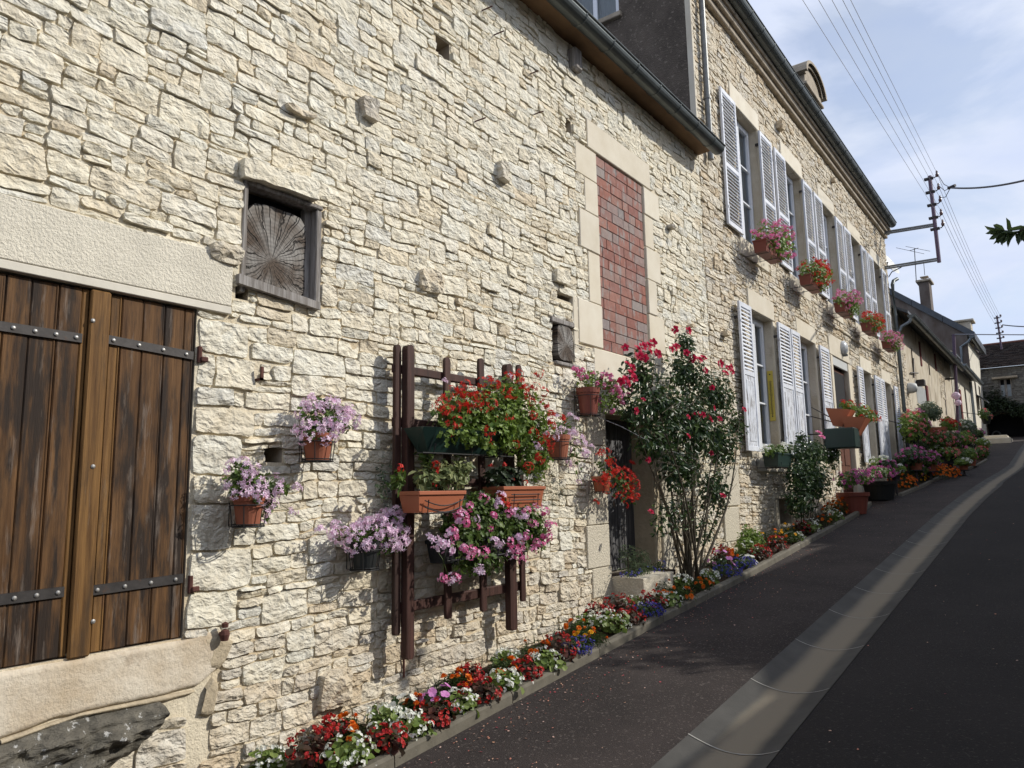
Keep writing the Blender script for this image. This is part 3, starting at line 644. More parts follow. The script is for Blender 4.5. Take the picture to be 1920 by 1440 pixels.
# roughcast lintel and plaster under the shutter
mb = MB(); mb.box(-.04, .022, -3.2, 2.283, 2.70, 2.985, .004); part('lintel', mb, 'roughcast_lintel', barn, label='roughcast lintel over the brown shutters')
mb = MB(); mb.box(-.04, .0195, -3.2, 2.285, 2.657, 2.698, .003); part('lintel_edge', mb, 'lintel_margin', barn)
def patch_shape(root, name, m, outline_top, outline_bot, bulge, nz=8, rough=.01, seedv=0, base=-.03, edge=.0, flat=False, octs=False, **k):
    """a lump of render or stone between two edge lines (y,z), bulging out from the wall"""
    mb = MB(); vs = []; n = len(outline_top); fs = []
    for j in range(nz + 1):
        v = j / nz
        for i in range(n):
            (ya, za), (yb, zb) = outline_bot[i], outline_top[i]; u = i / (n - 1)
            y = ya + (yb - ya) * v; z = za + (zb - za) * v
            prf = math.sin(PI * min(1, max(0, v))) ** .55 * (1 - max(0, (u - .9) / .1) ** 2 if u > .9 else 1)
            if flat: prf = min(1, v * 14, (1 - v) * 14, (1 - u) * 20) ** .5
            if octs: y += .012 * mnoise.noise(Vector((y * 30, z * 30, 2))) * prf; z += .012 * mnoise.noise(Vector((y * 30, z * 40, 8))) * prf; prf *= 1 + .35 * mnoise.noise(Vector((y * 4, z * 22, 1))) + .18 * mnoise.noise(Vector((y * 14, z * 50, 1)))
            x = base + (bulge + .03) * prf + rough * (mnoise.noise(Vector((y * 6, z * 8, seedv))) + .5 * mnoise.noise(Vector((y * 19, z * 24, seedv + 3)))) * min(1, prf * 1.5)
            vs.append((x, y, z))
    for j in range(nz):
        for i in range(n - 1): a = j * n + i; fs.append((a, a + 1, a + n + 1, a + n))
    mb.add(vs, fs); return part(name, mb, m, root, smooth=k.pop('smooth', True), **k)
def line(pts, n):
    out = []
    for i in range(n):
        t = i / (n - 1) * (len(pts) - 1); k = min(int(t), len(pts) - 2); f = t - k
        out.append((pts[k][0] + (pts[k + 1][0] - pts[k][0]) * f, pts[k][1] + (pts[k + 1][1] - pts[k][1]) * f))
    return out
pt = line([(.6, .984), (2.11, .984), (2.2, 1.01), (2.33, 1.0)], 90)
pb = line([(.6, .55), P(0, 1390), P(100, 1352), P(200, 1328), P(310, 1306), P(370, 1288), P(402, 1262), P(425, 1225)], 90)
pb = [(y, z + .008 * mnoise.noise(Vector((y * 9, 0, 5)))) for y, z in pb]
patch_shape(barn, 'sill_render', 'smooth_render', pt, pb, .012, nz=22, rough=.0035, seedv=2, flat=True)
st = line([(.6, .60), P(0, 1392), P(60, 1366), P(120, 1348), P(200, 1334), P(260, 1322), P(300, 1314), P(308, 1322)], 110)
sb = line([(.6, .10), P(0, 1600), P(60, 1560), P(120, 1510), P(190, 1450), P(250, 1408), P(285, 1372), P(304, 1332)], 110)
st = [(y, z + .008 * mnoise.noise(Vector((y * 12, 0, 5)))) for y, z in st]; sb = [(y, z + .02 * mnoise.noise(Vector((y * 11, 3, 5)))) for y, z in sb]
patch_shape(barn, 'lichened_stone', 'lichen_stone', st, sb, .085, nz=34, rough=.05, seedv=7, smooth=False, label='dark lichen spotted ledge stone under the shutters', octs=True)
dt = line([P(0, 1384), P(150, 1335), P(310, 1300), P(372, 1292)], 40); db = line([P(0, 1400), P(150, 1346), P(310, 1318), P(372, 1297)], 40)
patch_shape(barn, 'damp_render', 'damp_render', dt, db, .012, nz=5, rough=.008, seedv=9)
for pts_t, pts_b in (([P(383, 1190), P(415, 1182), P(440, 1200)], [P(396, 1260), P(408, 1262), P(420, 1240)]), ([P(386, 1285), P(400, 1262), P(410, 1280)], [P(372, 1345), P(384, 1350), P(398, 1345)])):
    patch_shape(barn, 'cement_dab', 'damp_render', line(pts_t, 12), line(pts_b, 12), .015, nz=8, rough=.004, seedv=4, flat=True)
low = rubble(.9, 2.14, .1, .62, (.14, .34), (.10, .2), rg)
lay_wall(barn, [r for r in low], -.004, 'limestone_warm', rg, top=9, rough=.012, cell=.05)
# shutter leaves: planks, cover strip, strap hinges with rivets
zb, zt = .992, 2.648
jn = [WY(p, 900, -.01) for p in (-60, -18, 33, 87, 132, 147)]; jn2 = [WY(p, 900, -.01) for p in (188, 211, 253, 295, 333)] + [2.092]
def leaf(name, ys, mats_, straps):
    y0, y1 = ys[0], ys[-1]
    mb = MB()
    for zc in (1.2, 2.42): mb.box(-.075, -.045, y0 + .03, y1 - .03, zc - .07, zc + .07, .006)
    lf = part(name, mb, 'stained_wood', barn, loc=(-.05, y0, zb))
    for i, (a, b) in enumerate(zip(ys, ys[1:])):
        mb = MB(); dz = rnd.uniform(-.004, .004)
        mb.box(-.043, -.014 + rnd.uniform(-.002, .002), a + .0012, b - .0012, zb + dz, zt + dz * .5, .005)
        if i % 2 == 0: mb.box(-.03, -.0105, b - .013, b - .004, zb + .004, zt - .004, .003)
        part('plank', mb, mats_[i % len(mats_)], lf, loc=(-.03, (a + b) / 2, zb))
    for (a, za, b, zb2, n) in straps:
        mb = MB(); w = .023
        mb.add([(-.012, a, za - w), (-.012, b, zb2 - w), (-.012, b, zb2 + w), (-.012, a, za + w), (-.001, a + .003, za - w + .002), (-.001, b - .003, zb2 - w + .002), (-.001, b - .003, zb2 + w - .002), (-.001, a + .003, za + w - .002)],
               [(4, 5, 6, 7), (0, 4, 7, 3), (1, 2, 6, 5), (3, 7, 6, 2), (0, 1, 5, 4)])
        for k in range(n):
            t = (k + .35) / (n - .3); y = a + (b - a) * min(t, .95); z = za + (zb2 - za) * t
            mb.mi = 1; mb.lathe([(.0105, -.001), (.0095, .003), (.006, .0055), (.0, .0065)], (0, y, z), 10, 'x'); mb.mi = 0
        part('strap_hinge', mb, ['iron', 'steel_rivet'], lf, loc=(0, (a + b) / 2, za))
    return lf
z1, z2 = WZ(282, 652), WZ(260, 1096)
leaf('shutter_leaf', jn, ['stained_wood', 'stained_wood', 'stained_wood', 'stained_wood', 'ochre_wood'], [(jn[0], z1, WY(156, 632), z1 - .002, 5), (jn[0], z2 - .005, WY(122, 1112), z2 + .003, 5)])
lr = leaf('shutter_leaf', jn2, ['ochre_wood', 'stained_wood', 'stained_wood', 'stained_wood', 'stained_wood'], [(WY(195, 643), z1 + .012, 2.09, z1 - .008, 4), (WY(164, 1105), z2 - .006, 2.088, z2 + .006, 4)])
mb = MB(); mb.box(-.013, .012, WY(147, 900), WY(187, 900), zb - .012, zt, .008)
mb.mi = 1
for py in (602, 875, 1165):
    mb.lathe([(.011, 0), (.010, .003), (.005, .006), (0, .0065)], (.012, WY(172, py), WZ(172, py)), 10, 'x')
part('cover_strip', mb, ['ochre_wood', 'steel_rivet'], lr, loc=(0, WY(167, 900), zb))
for (px, py) in ((378, 668), (361, 1098)):
    y, z = P(px, py); mb = MB(); mb.tube([(.0, y - .012, z - .035), (.0, y - .012, z + .05)], .013, 8); mb.box(-.03, .022, y - .012, y + .028, z - .030, z - .004, .004)
    part('hinge_pin', mb, 'rusty_iron', barn, loc=(0, y, z))
# beam ends in their frames
y0, y1, z0, z1_ = B1
def roundbox(x0, x1, y0, y1, z0, z1, n=6, rr=.25):
    cy, cz, hy, hz = (y0 + y1) / 2, (z0 + z1) / 2, (y1 - y0) / 2, (z1 - z0) / 2; pts = []
    for k in range(4 * n):
        a = 2 * PI * (k + .5) / (4 * n); c, s = math.cos(a), math.sin(a)
        q = 1 / ((abs(c) ** 5 + abs(s) ** 5) ** .2); jit = 1 + .035 * mnoise.noise(Vector((c * 3, s * 3, y0)))
        pts.append((cy + hy * c * q * jit, cz + hz * s * q * jit))
    mb = MB(); m_ = len(pts)
    vs = [(x1 + .008 * mnoise.noise(Vector((p[0] * 20, p[1] * 20, 1))), *p) for p in pts] + [(x0, *p) for p in pts] + [(x1 + .008, cy, cz)]
    mb.add(vs, [(k, (k + 1) % m_, 2 * m_) for k in range(m_)] + [(k, m_ + k, m_ + (k + 1) % m_, (k + 1) % m_) for k in range(m_)]); return mb
part('beam_end', roundbox(-.16, -.06, 2.40, 2.84, 2.85, 3.38), 'end_grain', barn, loc=(-.06, 2.60, 3.07), label='cracked end grain of a big oak beam in a grey board frame')
mb = MB(); mb.box(-.12, -.055, 2.82, 2.9, 2.84, 3.45, .01); part('cheek_board', mb, 'grey_wood', barn)
for bx in ((-.09, .004, 2.345, 2.375, 2.80, 3.455), (-.09, .002, 2.858, 2.90, 2.80, 3.435), (-.08, .012, 2.345, 2.90, 3.435, 3.462)):
    mb = MB(); mb.box(*bx, .006); part('frame_board', mb, 'grey_wood', barn, loc=((bx[0] + bx[1]) / 2, (bx[2] + bx[3]) / 2, bx[4]))
mb = MB(); vs = [(x, y, z) for x in (-.04, .04) for y, z in ((2.31, 2.835), (2.87, 2.79), (2.87, 2.835), (2.31, 2.89))]
mb.add(vs, [(4, 5, 6, 7), (0, 4, 7, 3), (1, 2, 6, 5), (3, 7, 6, 2), (0, 1, 5, 4)]); part('sill_board', mb, 'grey_wood', barn)
mb = roundbox(-.1, .02, 5.545, 5.80, 2.85, 3.17, 8); part('beam_end', mb, 'end_grain', barn, loc=(0, 5.69, 3.0), label='small cracked beam end below a weathered plank')
for bx in ((-.1, .03, 5.44, 5.83, 3.175, 3.225), (-.08, .02, 5.52, 5.93, 2.80, 2.835)):
    mb = MB(); mb.box(*bx, .008); part('frame_board', mb, 'grey_wood', barn, loc=(0, bx[2], bx[4]))
block(barn, 'dressed_stone', 5.84, 5.93, 2.86, 3.5, -.04, .01, 'dressed_stone', b=.006)
# infill bricks
bh = (5.108 - 3.06) / 19; nb = 0
for r in range(19):
    z = 3.06 + r * bh; y = 6.395 - rnd.uniform(.04, .08) - (.125 if r % 2 else 0)
    while y < 7.425:
        w = .245 if rnd.random() > .22 else .13
        a, b = max(y, 6.396), min(y + w, 7.425)
        if b - a > .03:
            mb = MB(); pz = rnd.uniform(0, .004); mb.box(-.05, -.009 + pz + rnd.uniform(-.002, .002), a + .0035, b - .0035, z + .003, z + bh - .003, .003, tn=rnd.random())
            part('brick', mb, 'brick_red', barn, loc=(-.02, (a + b) / 2, z)); nb += 1
        y += w
mb = MB(); mb.box(-.06, -.015, 6.385, 7.44, 3.055, 5.115); part('brick_mortar', mb, 'lime_mortar', barn)
# old plank door behind the rose
ys = [6.375 + i * (7.545 - 6.375) / 7 for i in range(8)]
for i, (a, b) in enumerate(zip(ys, ys[1:])):
    mb = MB(); mb.box(-.30, -.255 + rnd.uniform(-.005, .005), a + .003, b - .003, .86, 2.42, .006); part('door_plank', mb, 'door_grey_wood', barn, loc=(-.28, (a + b) / 2, .86))
mb = MB(); mb.box(-.30, -.01, 7.40, 7.54, .86, 2.42, .01); part('door_reveal', mb, 'damp_render', barn)
# eave: boarded soffit, gutter with rolled bead and joint rings, roof
mb = MB(); n = 40
ye = [-3.5 + (9.15 + 3.5) * i / n for i in range(n + 1)]
vs = [(x, y, z + .006 * mnoise.noise(Vector((y * 2, x * 9, 0)))) for y in ye for x, z in ((-.02, 6.112), (.205, 6.125), (.21, 6.16), (-.3, 6.42))]
fs = [(i * 4 + k, i * 4 + k + 1, i * 4 + 5 + k, i * 4 + 4 + k) for i in range(n) for k in range(3)] + [(n * 4, n * 4 + 1, n * 4 + 2, n * 4 + 3)]
mb.add(vs, fs); part('soffit', mb, 'soffit_board', barn)
def half_gutter(root, xc, zc, r, y0, y1, rings, m='zinc'):
    mb = MB(); K = 12; vs = []
    ang = [PI + PI * k / K for k in range(K + 1)]
    for y in (y0, y1):
        for s_ in (1, .94):
            for a in ang: vs.append((xc + r * s_ * math.cos(a), y, zc + r * s_ * math.sin(a)))
    q = K + 1; fs = []
    for k in range(K): fs += [(k, 2 * q + k, 2 * q + k + 1, k + 1), (q + k, q + k + 1, 3 * q + k + 1, 3 * q + k)]
    for e in (0, 2 * q): fs += [tuple([e + k for k in range(K + 1)])]
    mb.add(vs, fs)
    mb.tube([(xc + r + .004, y0, zc + .004), (xc + r + .004, y1, zc + .004)], .011, 8)
    g = part('roof_gutter', mb, m, root, smooth=False)
    for y in rings:
        mb = MB(); vs = []
        for yy, rr in ((y - .012, r + .003), (y, r + .009), (y + .012, r + .003)):
            for a in ang: vs.append((xc + rr * math.cos(a), yy, zc + rr * math.sin(a)))
        mb.add(vs, [(e * q + k, (e + 1) * q + k, (e + 1) * q + k + 1, e * q + k + 1) for e in (0, 1) for k in range(K)])
        part('gutter_ring', mb, m, g, loc=(xc, y, zc - r))
    return g
half_gutter(barn, .285, 6.14, .092, -3.5, 9.17, [4.60 + .53 * i for i in range(9)])
def roof_slab(root, name, m, xe, ze, xr, zr, y0, y1, th=.08, **k):
    mb = MB(); mb.add([(xe, y0, ze), (xe, y1, ze), (xr, y1, zr), (xr, y0, zr), (xe, y0, ze + th), (xe, y1, ze + th), (xr, y1, zr + th), (xr, y0, zr + th)],
                      [(0, 1, 2, 3), (7, 6, 5, 4), (0, 4, 5, 1), (1, 5, 6, 2), (3, 7, 4, 0), (2, 6, 7, 3)])
    return part(name, mb, m, root, **k)
roof_slab(barn, 'roof', 'slate', .24, 6.165, -4.5, 8.35, -3.5, 9.15)
roof_slab(barn, 'roof', 'slate', -9.3, 6.165, -4.5, 8.35, -3.5, 9.15)
# iron hooks, nails and beam stub high up
for (px, py) in ((489, 700),):
    y, z = P(px, py); mb = MB(); mb.box(-.02, .05, y - .03, y - .015, z - .045, z - .033); mb.box(.035, .05, y - .03, y - .015, z - .045, z + .03); part('wall_hook', mb, 'rusty_iron', barn)
y, z = P(411, 1188); mb = MB(); mb.lathe([(.0, -.03), (.018, -.03), (.026, .0), (.020, .02), (.0, .03)], (.05, y, z + .0), 10); mb.lathe([(.0, .0), (.016, .0), (.018, .02), (0, .03)], (.05, y, z + .035), 8); mb.tube([(-.01, y, z), (.05, y, z)], .012, 6); part('shutter_stop', mb, 'rusty_iron', barn)
for (px, py) in ((903, 20), (925, 66), (990, 140), (1000, 215), (890, 228)):
    y, z = P(px, py); mb = MB(); mb.tube([(-.01, y, z), (.10, y + .02, z + .01)], .006, 5); part('nail', mb, 'rusty_iron', barn)
mb = MB(); y, z = P(1072, 120); mb.box(-.1, .09, y - .07, y + .07, z - .1, z + .14, .02); part('rafter_stub', mb, 'grey_wood', barn)
# stone trough standing in the doorway
tr = thing('stone_trough', (.0, 6.4, G(6.6)), 'rough pale stone trough planted with lavender in front of the old plank door', 'trough')
mb = MB()
X0, X1, Y0, Y1, Z0, Z1 = -.22, .34, 6.39, 7.03, .52, .865
def rough_box(mb, x0, x1, y0, y1, z0, z1, n=7, amp=.012, sd=0):
    for (ax, s_) in ((0, 1), (1, 0), (1, 1), (2, 1), (0, 0)):
        vs = []; fs = []
        for i in range(n + 1):
            for j in range(n + 1):
                u, v = i / n, j / n
                p = [(x1 if s_ else x0), y0 + (y1 - y0) * u, z0 + (z1 - z0) * v] if ax == 0 else ([x0 + (x1 - x0) * u, (y1 if s_ else y0), z0 + (z1 - z0) * v] if ax == 1 else [x0 + (x1 - x0) * u, y0 + (y1 - y0) * v, z1])
                q = Vector(p) * 7 + Vector((sd, 0, 0)); c = Vector(((x0 + x1) / 2, (y0 + y1) / 2, (z0 + z1) / 2)); d = (Vector(p) - c)
                r = amp * (mnoise.noise(q) + .5 * mnoise.noise(q * 3)); p = Vector(p) + d.normalized() * r
                vs.append(p)
        for i in range(n):
            for j in range(n): a = i * (n + 1) + j; fs.append((a, a + 1, a + n + 2, a + n + 1))
        mb.add(vs, fs)
rough_box(mb, .02, X1, Y0, Y1, Z0, Z1, 8, .02); part('front_wall', mb, 'pitted_stone', tr)
mb = MB(); rough_box(mb, -.22, .02, Y0, Y1 + .45, Z0, Z1 - .03, 6, .01, 4); part('trough_body', mb, 'pitted_stone', tr)
mb = MB(); mb.box(-.2, .2, 6.47, 7.4, .8, .852); part('soil', mb, 'soil', tr)

# ------------------------------------------------------------------ the two-storey house
HT = 8.66
house = thing('stone_house', (0, 16, G(16)), 'tall two storey stone house with white louvred shutters and flower boxes', 'house')
UPW = [(r - 1.14, r, 5.40, 7.535) for r in (11.80, 14.28, 16.76, 19.24, 21.72)]
LOW = [(10.87, 11.89, 2.20, 4.32), (13.34, 14.37, 2.20, 4.32), (18.22, 19.23, 2.20, 4.32), (20.64, 21.66, 2.20, 4.32)]
DR = (15.62, 16.93, 1.45, 4.28); CEL = (11.60, 12.25, 1.12, 1.50)
hh = [w + (.24,) for w in UPW + LOW] + [DR + (.12,), CEL + (.25,)]
wall_back(house, 'wall', ['mortar', 'old_render', 'dark_room'], -.014, 9.2, 22.9, -.2, 8.98, hh)
hd = []
for w in UPW + LOW: hd.append((w[0] - .10, w[1] + .10, w[3] + .002, w[3] + .32))
for w in UPW + LOW: hd.append((w[0] - .07, w[1] + .07, w[2] - .29, w[2] - .002))
for w in LOW + UPW:
    hd.append((w[1] + .002, w[1] + .14, w[2], w[3]))
hd += [(15.40, 17.1, 4.285, 4.72), (16.935, 17.25, G(17), 4.283), (15.45, 15.615, G(15.5), 4.283), (11.35, 11.595, .9, 1.55), (11.36, 12.5, 1.505, 1.62), (9.3, 9.95, 1.45, 1.98), (9.32, 9.85, 1.0, 1.44)]
rg = random.Random(23)
rects = rubble(9.2, 22.88, .6, HT, (.10, .36), (.045, .115), rg, zfun=lambda y: G(y) - .7)
for h in [q[:4] for q in hh] + hd: rects = [q for r in rects for q in rect_minus(r, h)]
rects = [r for r in rects if r[3] > G(r[0]) and r[1] - r[0] > .035 and r[3] - r[2] > .022]
lay_wall(house, rects, 0.0, 'limestone_warm', rg, top=290, rough=.012, gap=.005, cell=.05)
for i, b in enumerate(hd): block(house, 'dressed_stone', *b, -.04, .014 + .008 * (i % 2), 'pitted_stone' if b[3] < 2 else 'dressed_stone', b=.008)
y, z = P(1245, 440)
for (px, py, w, h, pr_) in ((1457, 237, .2, .16, .12), (1558, 340, .14, .12, .10), (1355, 625, .14, .08, .10), (1290, 612, .12, .06, .08), (1345, 495, .35, .16, .03)):
    y, z = P(px, py); mb = MB(); vs, fs = stone_geo((y - w / 2, y + w / 2, z - h / 2, z + h / 2), 0.0, rg, proud=pr_, rough=.02, rnd_=.9); mb.add(vs, fs, tn=.4); part('projecting_stone', mb, 'limestone_warm', house, loc=(0, y, z))
# ledge course that runs between the storeys
mb = MB(); yy = 15.1
while yy < 22.8:
    w = rnd.uniform(.3, .7); z = 4.93 + .02 * math.sin(yy * 2); mb.box(-.03, .035 + rnd.uniform(0, .02), yy + .005, min(yy + w, 22.86) - .005, z - .03, z + .02, .008, tn=rnd.random()); yy += w
part('ledge_course', mb, 'limestone_warm', house, kind='stuff')
# cornice, gutter, roof
yy = 9.25
while yy < 22.8:
    w = 1.35 if yy > 9.5 else 1.3; b = min(yy + w, 22.92); mb = MB()
    mb.box(-.05, .085, yy + .004, b - .004, 8.665, 8.76, .012); mb.box(-.05, .145, yy + .004, b - .004, 8.762, 8.86, .01); mb.box(-.05, .185, yy + .004, b - .004, 8.862, 8.93, .01); part('cornice_stone', mb, 'cornice_stone', house, loc=(.0, yy, 8.62)); yy += w
mb = MB(); mb.add([(.15, 9.1, 8.945), (.25, 9.1, 8.985), (.25, 22.7, 8.985), (.15, 22.7, 8.945), (.0, 9.1, 9.1), (.0, 22.7, 9.1)], [(0, 1, 2, 3)]); part('soffit', mb, 'cornice_stone', house)
half_gutter(house, .245, 9.03, .115, 9.0, 22.78, [9.2 + .55 * i for i in range(24)])
RX, RZ = -4.6, 12.15
roof_slab(house, 'roof', 'slate', .22, 9.05, RX, RZ, 9.05, 23.0); roof_slab(house, 'roof', 'slate', 2 * RX - .22, 9.05, RX, RZ, 9.05, 23.0)
# gable wall facing down the street, roughcast
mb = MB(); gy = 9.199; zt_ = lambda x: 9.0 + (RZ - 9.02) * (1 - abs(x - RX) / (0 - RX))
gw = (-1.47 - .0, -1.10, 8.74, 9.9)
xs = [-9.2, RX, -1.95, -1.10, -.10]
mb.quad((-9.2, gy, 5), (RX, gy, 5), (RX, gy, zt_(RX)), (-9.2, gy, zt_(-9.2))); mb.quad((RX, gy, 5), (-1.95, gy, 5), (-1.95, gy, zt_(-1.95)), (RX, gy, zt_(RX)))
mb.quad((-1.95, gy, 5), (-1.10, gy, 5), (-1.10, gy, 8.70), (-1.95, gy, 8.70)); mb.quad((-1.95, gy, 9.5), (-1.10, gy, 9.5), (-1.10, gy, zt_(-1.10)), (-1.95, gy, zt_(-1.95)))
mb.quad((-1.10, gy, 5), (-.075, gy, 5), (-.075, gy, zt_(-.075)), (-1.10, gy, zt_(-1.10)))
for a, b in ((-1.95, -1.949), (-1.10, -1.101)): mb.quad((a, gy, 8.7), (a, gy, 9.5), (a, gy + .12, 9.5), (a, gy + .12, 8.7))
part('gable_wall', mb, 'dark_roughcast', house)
mb = MB(); mb.box(-.075, .006, gy - .012, gy + .05, 5.9, 8.98, .004); part('corner_strip', mb, 'dressed_stone', house)
gwn = link('gable_window', None, house, Vector((-1.5, gy, 8.7)) - house.location)
mb = MB(); mb.box(-2.0, -1.05, gy - .07, gy + .1, 8.62, 8.70, .01); part('sill', mb, 'cornice_stone', gwn)
mb = MB()
for bx in ((-1.95, -1.88, 8.70, 9.5), (-1.17, -1.10, 8.70, 9.5), (-1.95, -1.1, 8.70, 8.76), (-1.56, -1.49, 8.7, 9.5)): mb.box(bx[0], bx[1], gy + .04, gy + .09, bx[2], bx[3], .004)
part('frame', mb, 'white_frame', gwn)
mb = MB(); mb.quad((-1.95, gy + .07, 8.7), (-1.1, gy + .07, 8.7), (-1.1, gy + .07, 9.5), (-1.95, gy + .07, 9.5)); part('pane', mb, 'glass', gwn)
mb = MB()
for i in range(24):
    a = -1.95 + i * .0355; mb.quad((a, gy + .12 + .02 * (i % 2), 8.7), (a + .0355, gy + .12 + .02 * ((i + 1) % 2), 8.7), (a + .0355, gy + .12 + .02 * ((i + 1) % 2), 9.5), (a, gy + .12 + .02 * (i % 2), 9.5))
part('curtain', mb, 'curtain', gwn)
# downpipes
def downpipe(root, x, y, z0, z1, r=.045, m='zinc', kick=None):
    mb = MB(); pth = [(x, y, z0)] + [(x, y, z0 + (z1 - z0) * i / 6) for i in range(1, 7)]
    if kick: pth += kick
    mb.tube(pth, r, 12); d = part('downpipe', mb, m, root, smooth=False, loc=(x, y, z0)); z = z0 + .9
    while z < z1 - .2:
        mb = MB(); mb.lathe([(r + .001, -.02), (r + .008, -.015), (r + .008, .015), (r + .001, .02)], (x, y, z), 14); mb.box(-.02, x - r, y - .006, y + .006, z - .006, z + .006); part('pipe_clip', mb, m, d, loc=(x, y, z)); z += 1.6
    return d
downpipe(house, .07, 9.46, 6.15, 8.96, .042, 'galvanised')
yd = yp(1680, 650, 22.95)
downpipe(house, .10, 22.86, G(22.9), 7.3, .05, 'zinc', [(.12, 22.95, 7.42), (.2, 23.1, 7.5)])
# dormer on the front of the roof
dm = thing('roof_dormer', (-.2, 15, 9.0), 'grey stone dormer with curved pediment rising above the house gutter', 'dormer')
def dpt(px, py): return yp(px, py, 15)
mb = MB()
for a, b in ((-.62, -.30), (.30, .62)): mb.box(-.35, .06, 15.6 + a, 15.6 + b, 8.9, 9.78, .01)
part('jamb', mb, 'cornice_stone', dm)
mb = MB(); mb.box(-.37, .11, 14.93, 16.27, 9.78, 9.84, .01); mb.box(-.35, .07, 14.96, 16.24, 9.842, 10.0, .01); part('entablature', mb, 'cornice_stone', dm)
mb = MB(); K = 12
for q, (r0, r1, x0, x1, dz) in enumerate(((0, .60, -.35, .05, 0), (.60, .70, -.36, .10, .004), (.702, .80, -.37, .16, .008))):
    vs = []; fs = []
    for x in (x0, x1):
        for rr in (max(r0, .001), r1):
            for k in range(K + 1):
                a = PI * k / K; vs.append((x, 15.6 - rr * math.cos(a), 10.0 + dz + .52 * rr * math.sin(a)))
    n = K + 1
    for k in range(K): fs += [(2 * n + k, 2 * n + k + 1, 3 * n + k + 1, 3 * n + k), (n + k, 3 * n + k, 3 * n + k + 1, n + k + 1), (k, n + k, n + k + 1, k + 1)]
    fs += [(0, 2 * n, 3 * n, n), (K, n + K, 3 * n + K, 2 * n + K)]
    mb.add(vs, fs)
part('pediment', mb, 'cornice_stone', dm)
mb = MB(); mb.box(-.4, -.2, 15.3, 15.9, 9.0, 9.78); part('casement', mb, 'dark_room', dm)
mb = MB(); mb.box(-2.2, -.3, 15.0, 16.2, 9.5, 10.02, .02); part('dormer_roof', mb, 'slate', dm)
# shutters ---------------------------------------------------------------
def shutter(y0, y1, z0, z1, sections, solid, indiv, x0=.045, x1=.078, lab=None):
    mb = MB(); w = .055
    mb.box(x0, x1, y0, y0 + w, z0, z1, .004); mb.box(x0, x1, y1 - w, y1, z0, z1, .004)
    zs = [z0] + [z0 + (z1 - z0) * s for s in sections] + [z1]
    for i, z in enumerate(zs):
        a = z if i == 0 else (z - .035 if i < len(zs) - 1 else z - .07); mb.box(x0 + .001, x1 - .001, y0 + w, y1 - w, a, a + .07, .003)
    mb.box(x1 - .006, x1 + .008, y0 + .01, y0 + .05, z0 + .25, z0 + .28); mb.box(x1 - .006, x1 + .008, y0 + .01, y0 + .05, z1 - .3, z1 - .27)
    sh = part('shutter', mb, 'white_paint', house, loc=(x0, y0, z0)); grp = MB()
    for k in range(len(zs) - 1):
        a, b = zs[k] + (.07 if k == 0 else .036), zs[k + 1] - (.036 if k < len(zs) - 2 else .071)
        if k in solid:
            m2 = MB(); m2.box(x0 + .008, x1 - .010, y0 + w, y1 - w, a, b); m2.box(x0 + .01, x1 - .004, y0 + w + .05, y1 - w - .05, a + .06, b - .06, .01); part('panel', m2, 'flaked_paint', sh); continue
        n = max(2, round((b - a) / .056)); st_ = (b - a) / n
        for i in range(n):
            zc = a + st_ * (i + .5); t = .010; m2 = MB() if indiv else grp
            hw = .021; dx, dz = .014, (.019 if z0 < 4 else .0125); xc = (x0 + x1) / 2
            A = [(xc - dx, zc + dz), (xc + dx, zc - dz), (xc + dx + .004, zc - dz + t), (xc - dx + .004, zc + dz + t)]
            m2.add([(x, y, z) for y in (y0 + w, y1 - w) for x, z in A], [(0, 4, 5, 1), (1, 5, 6, 2), (2, 6, 7, 3), (3, 7, 4, 0)])
            if indiv: part('slat', m2, 'white_paint', sh, loc=(xc, y0 + w, zc))
    if grp.v: part('slats', grp, 'white_paint', sh, kind='stuff')
    for zq in (z0 + .2, z1 - .25): mb = MB(); mb.box(x0 - .06, x0 - .002, y0 + .01, y0 + .03, zq, zq + .04); part('hinge', mb, 'iron', sh)
    return sh
for i, w in enumerate(UPW):
    shutter(w[0] - .63, w[0] - .02, 5.40, 7.50, (.44,), (), i < 1, .03, .065); shutter(w[1] - .055, w[1] + .56, 5.38, 7.50, (.44,), (), i < 1, .03, .065)
for i, w in enumerate(LOW):
    Lw = .5 if i != 1 else .50; Rw = (.62, .64, .60, .5)[i]
    shutter(w[0] - Lw - .24 + .0, w[0] - .24, 2.185, 4.295, (.52,), (0,), i < 2, .07, .105) if i == 0 else shutter(w[0] - Lw - .27, w[0] - .27, 2.185, 4.295, (.52,), (0,), i < 2, .07, .105)
    shutter(w[1] + .0, w[1] + Rw, 2.185, 4.295, (.52,), (0,), i < 2, .07, .105)
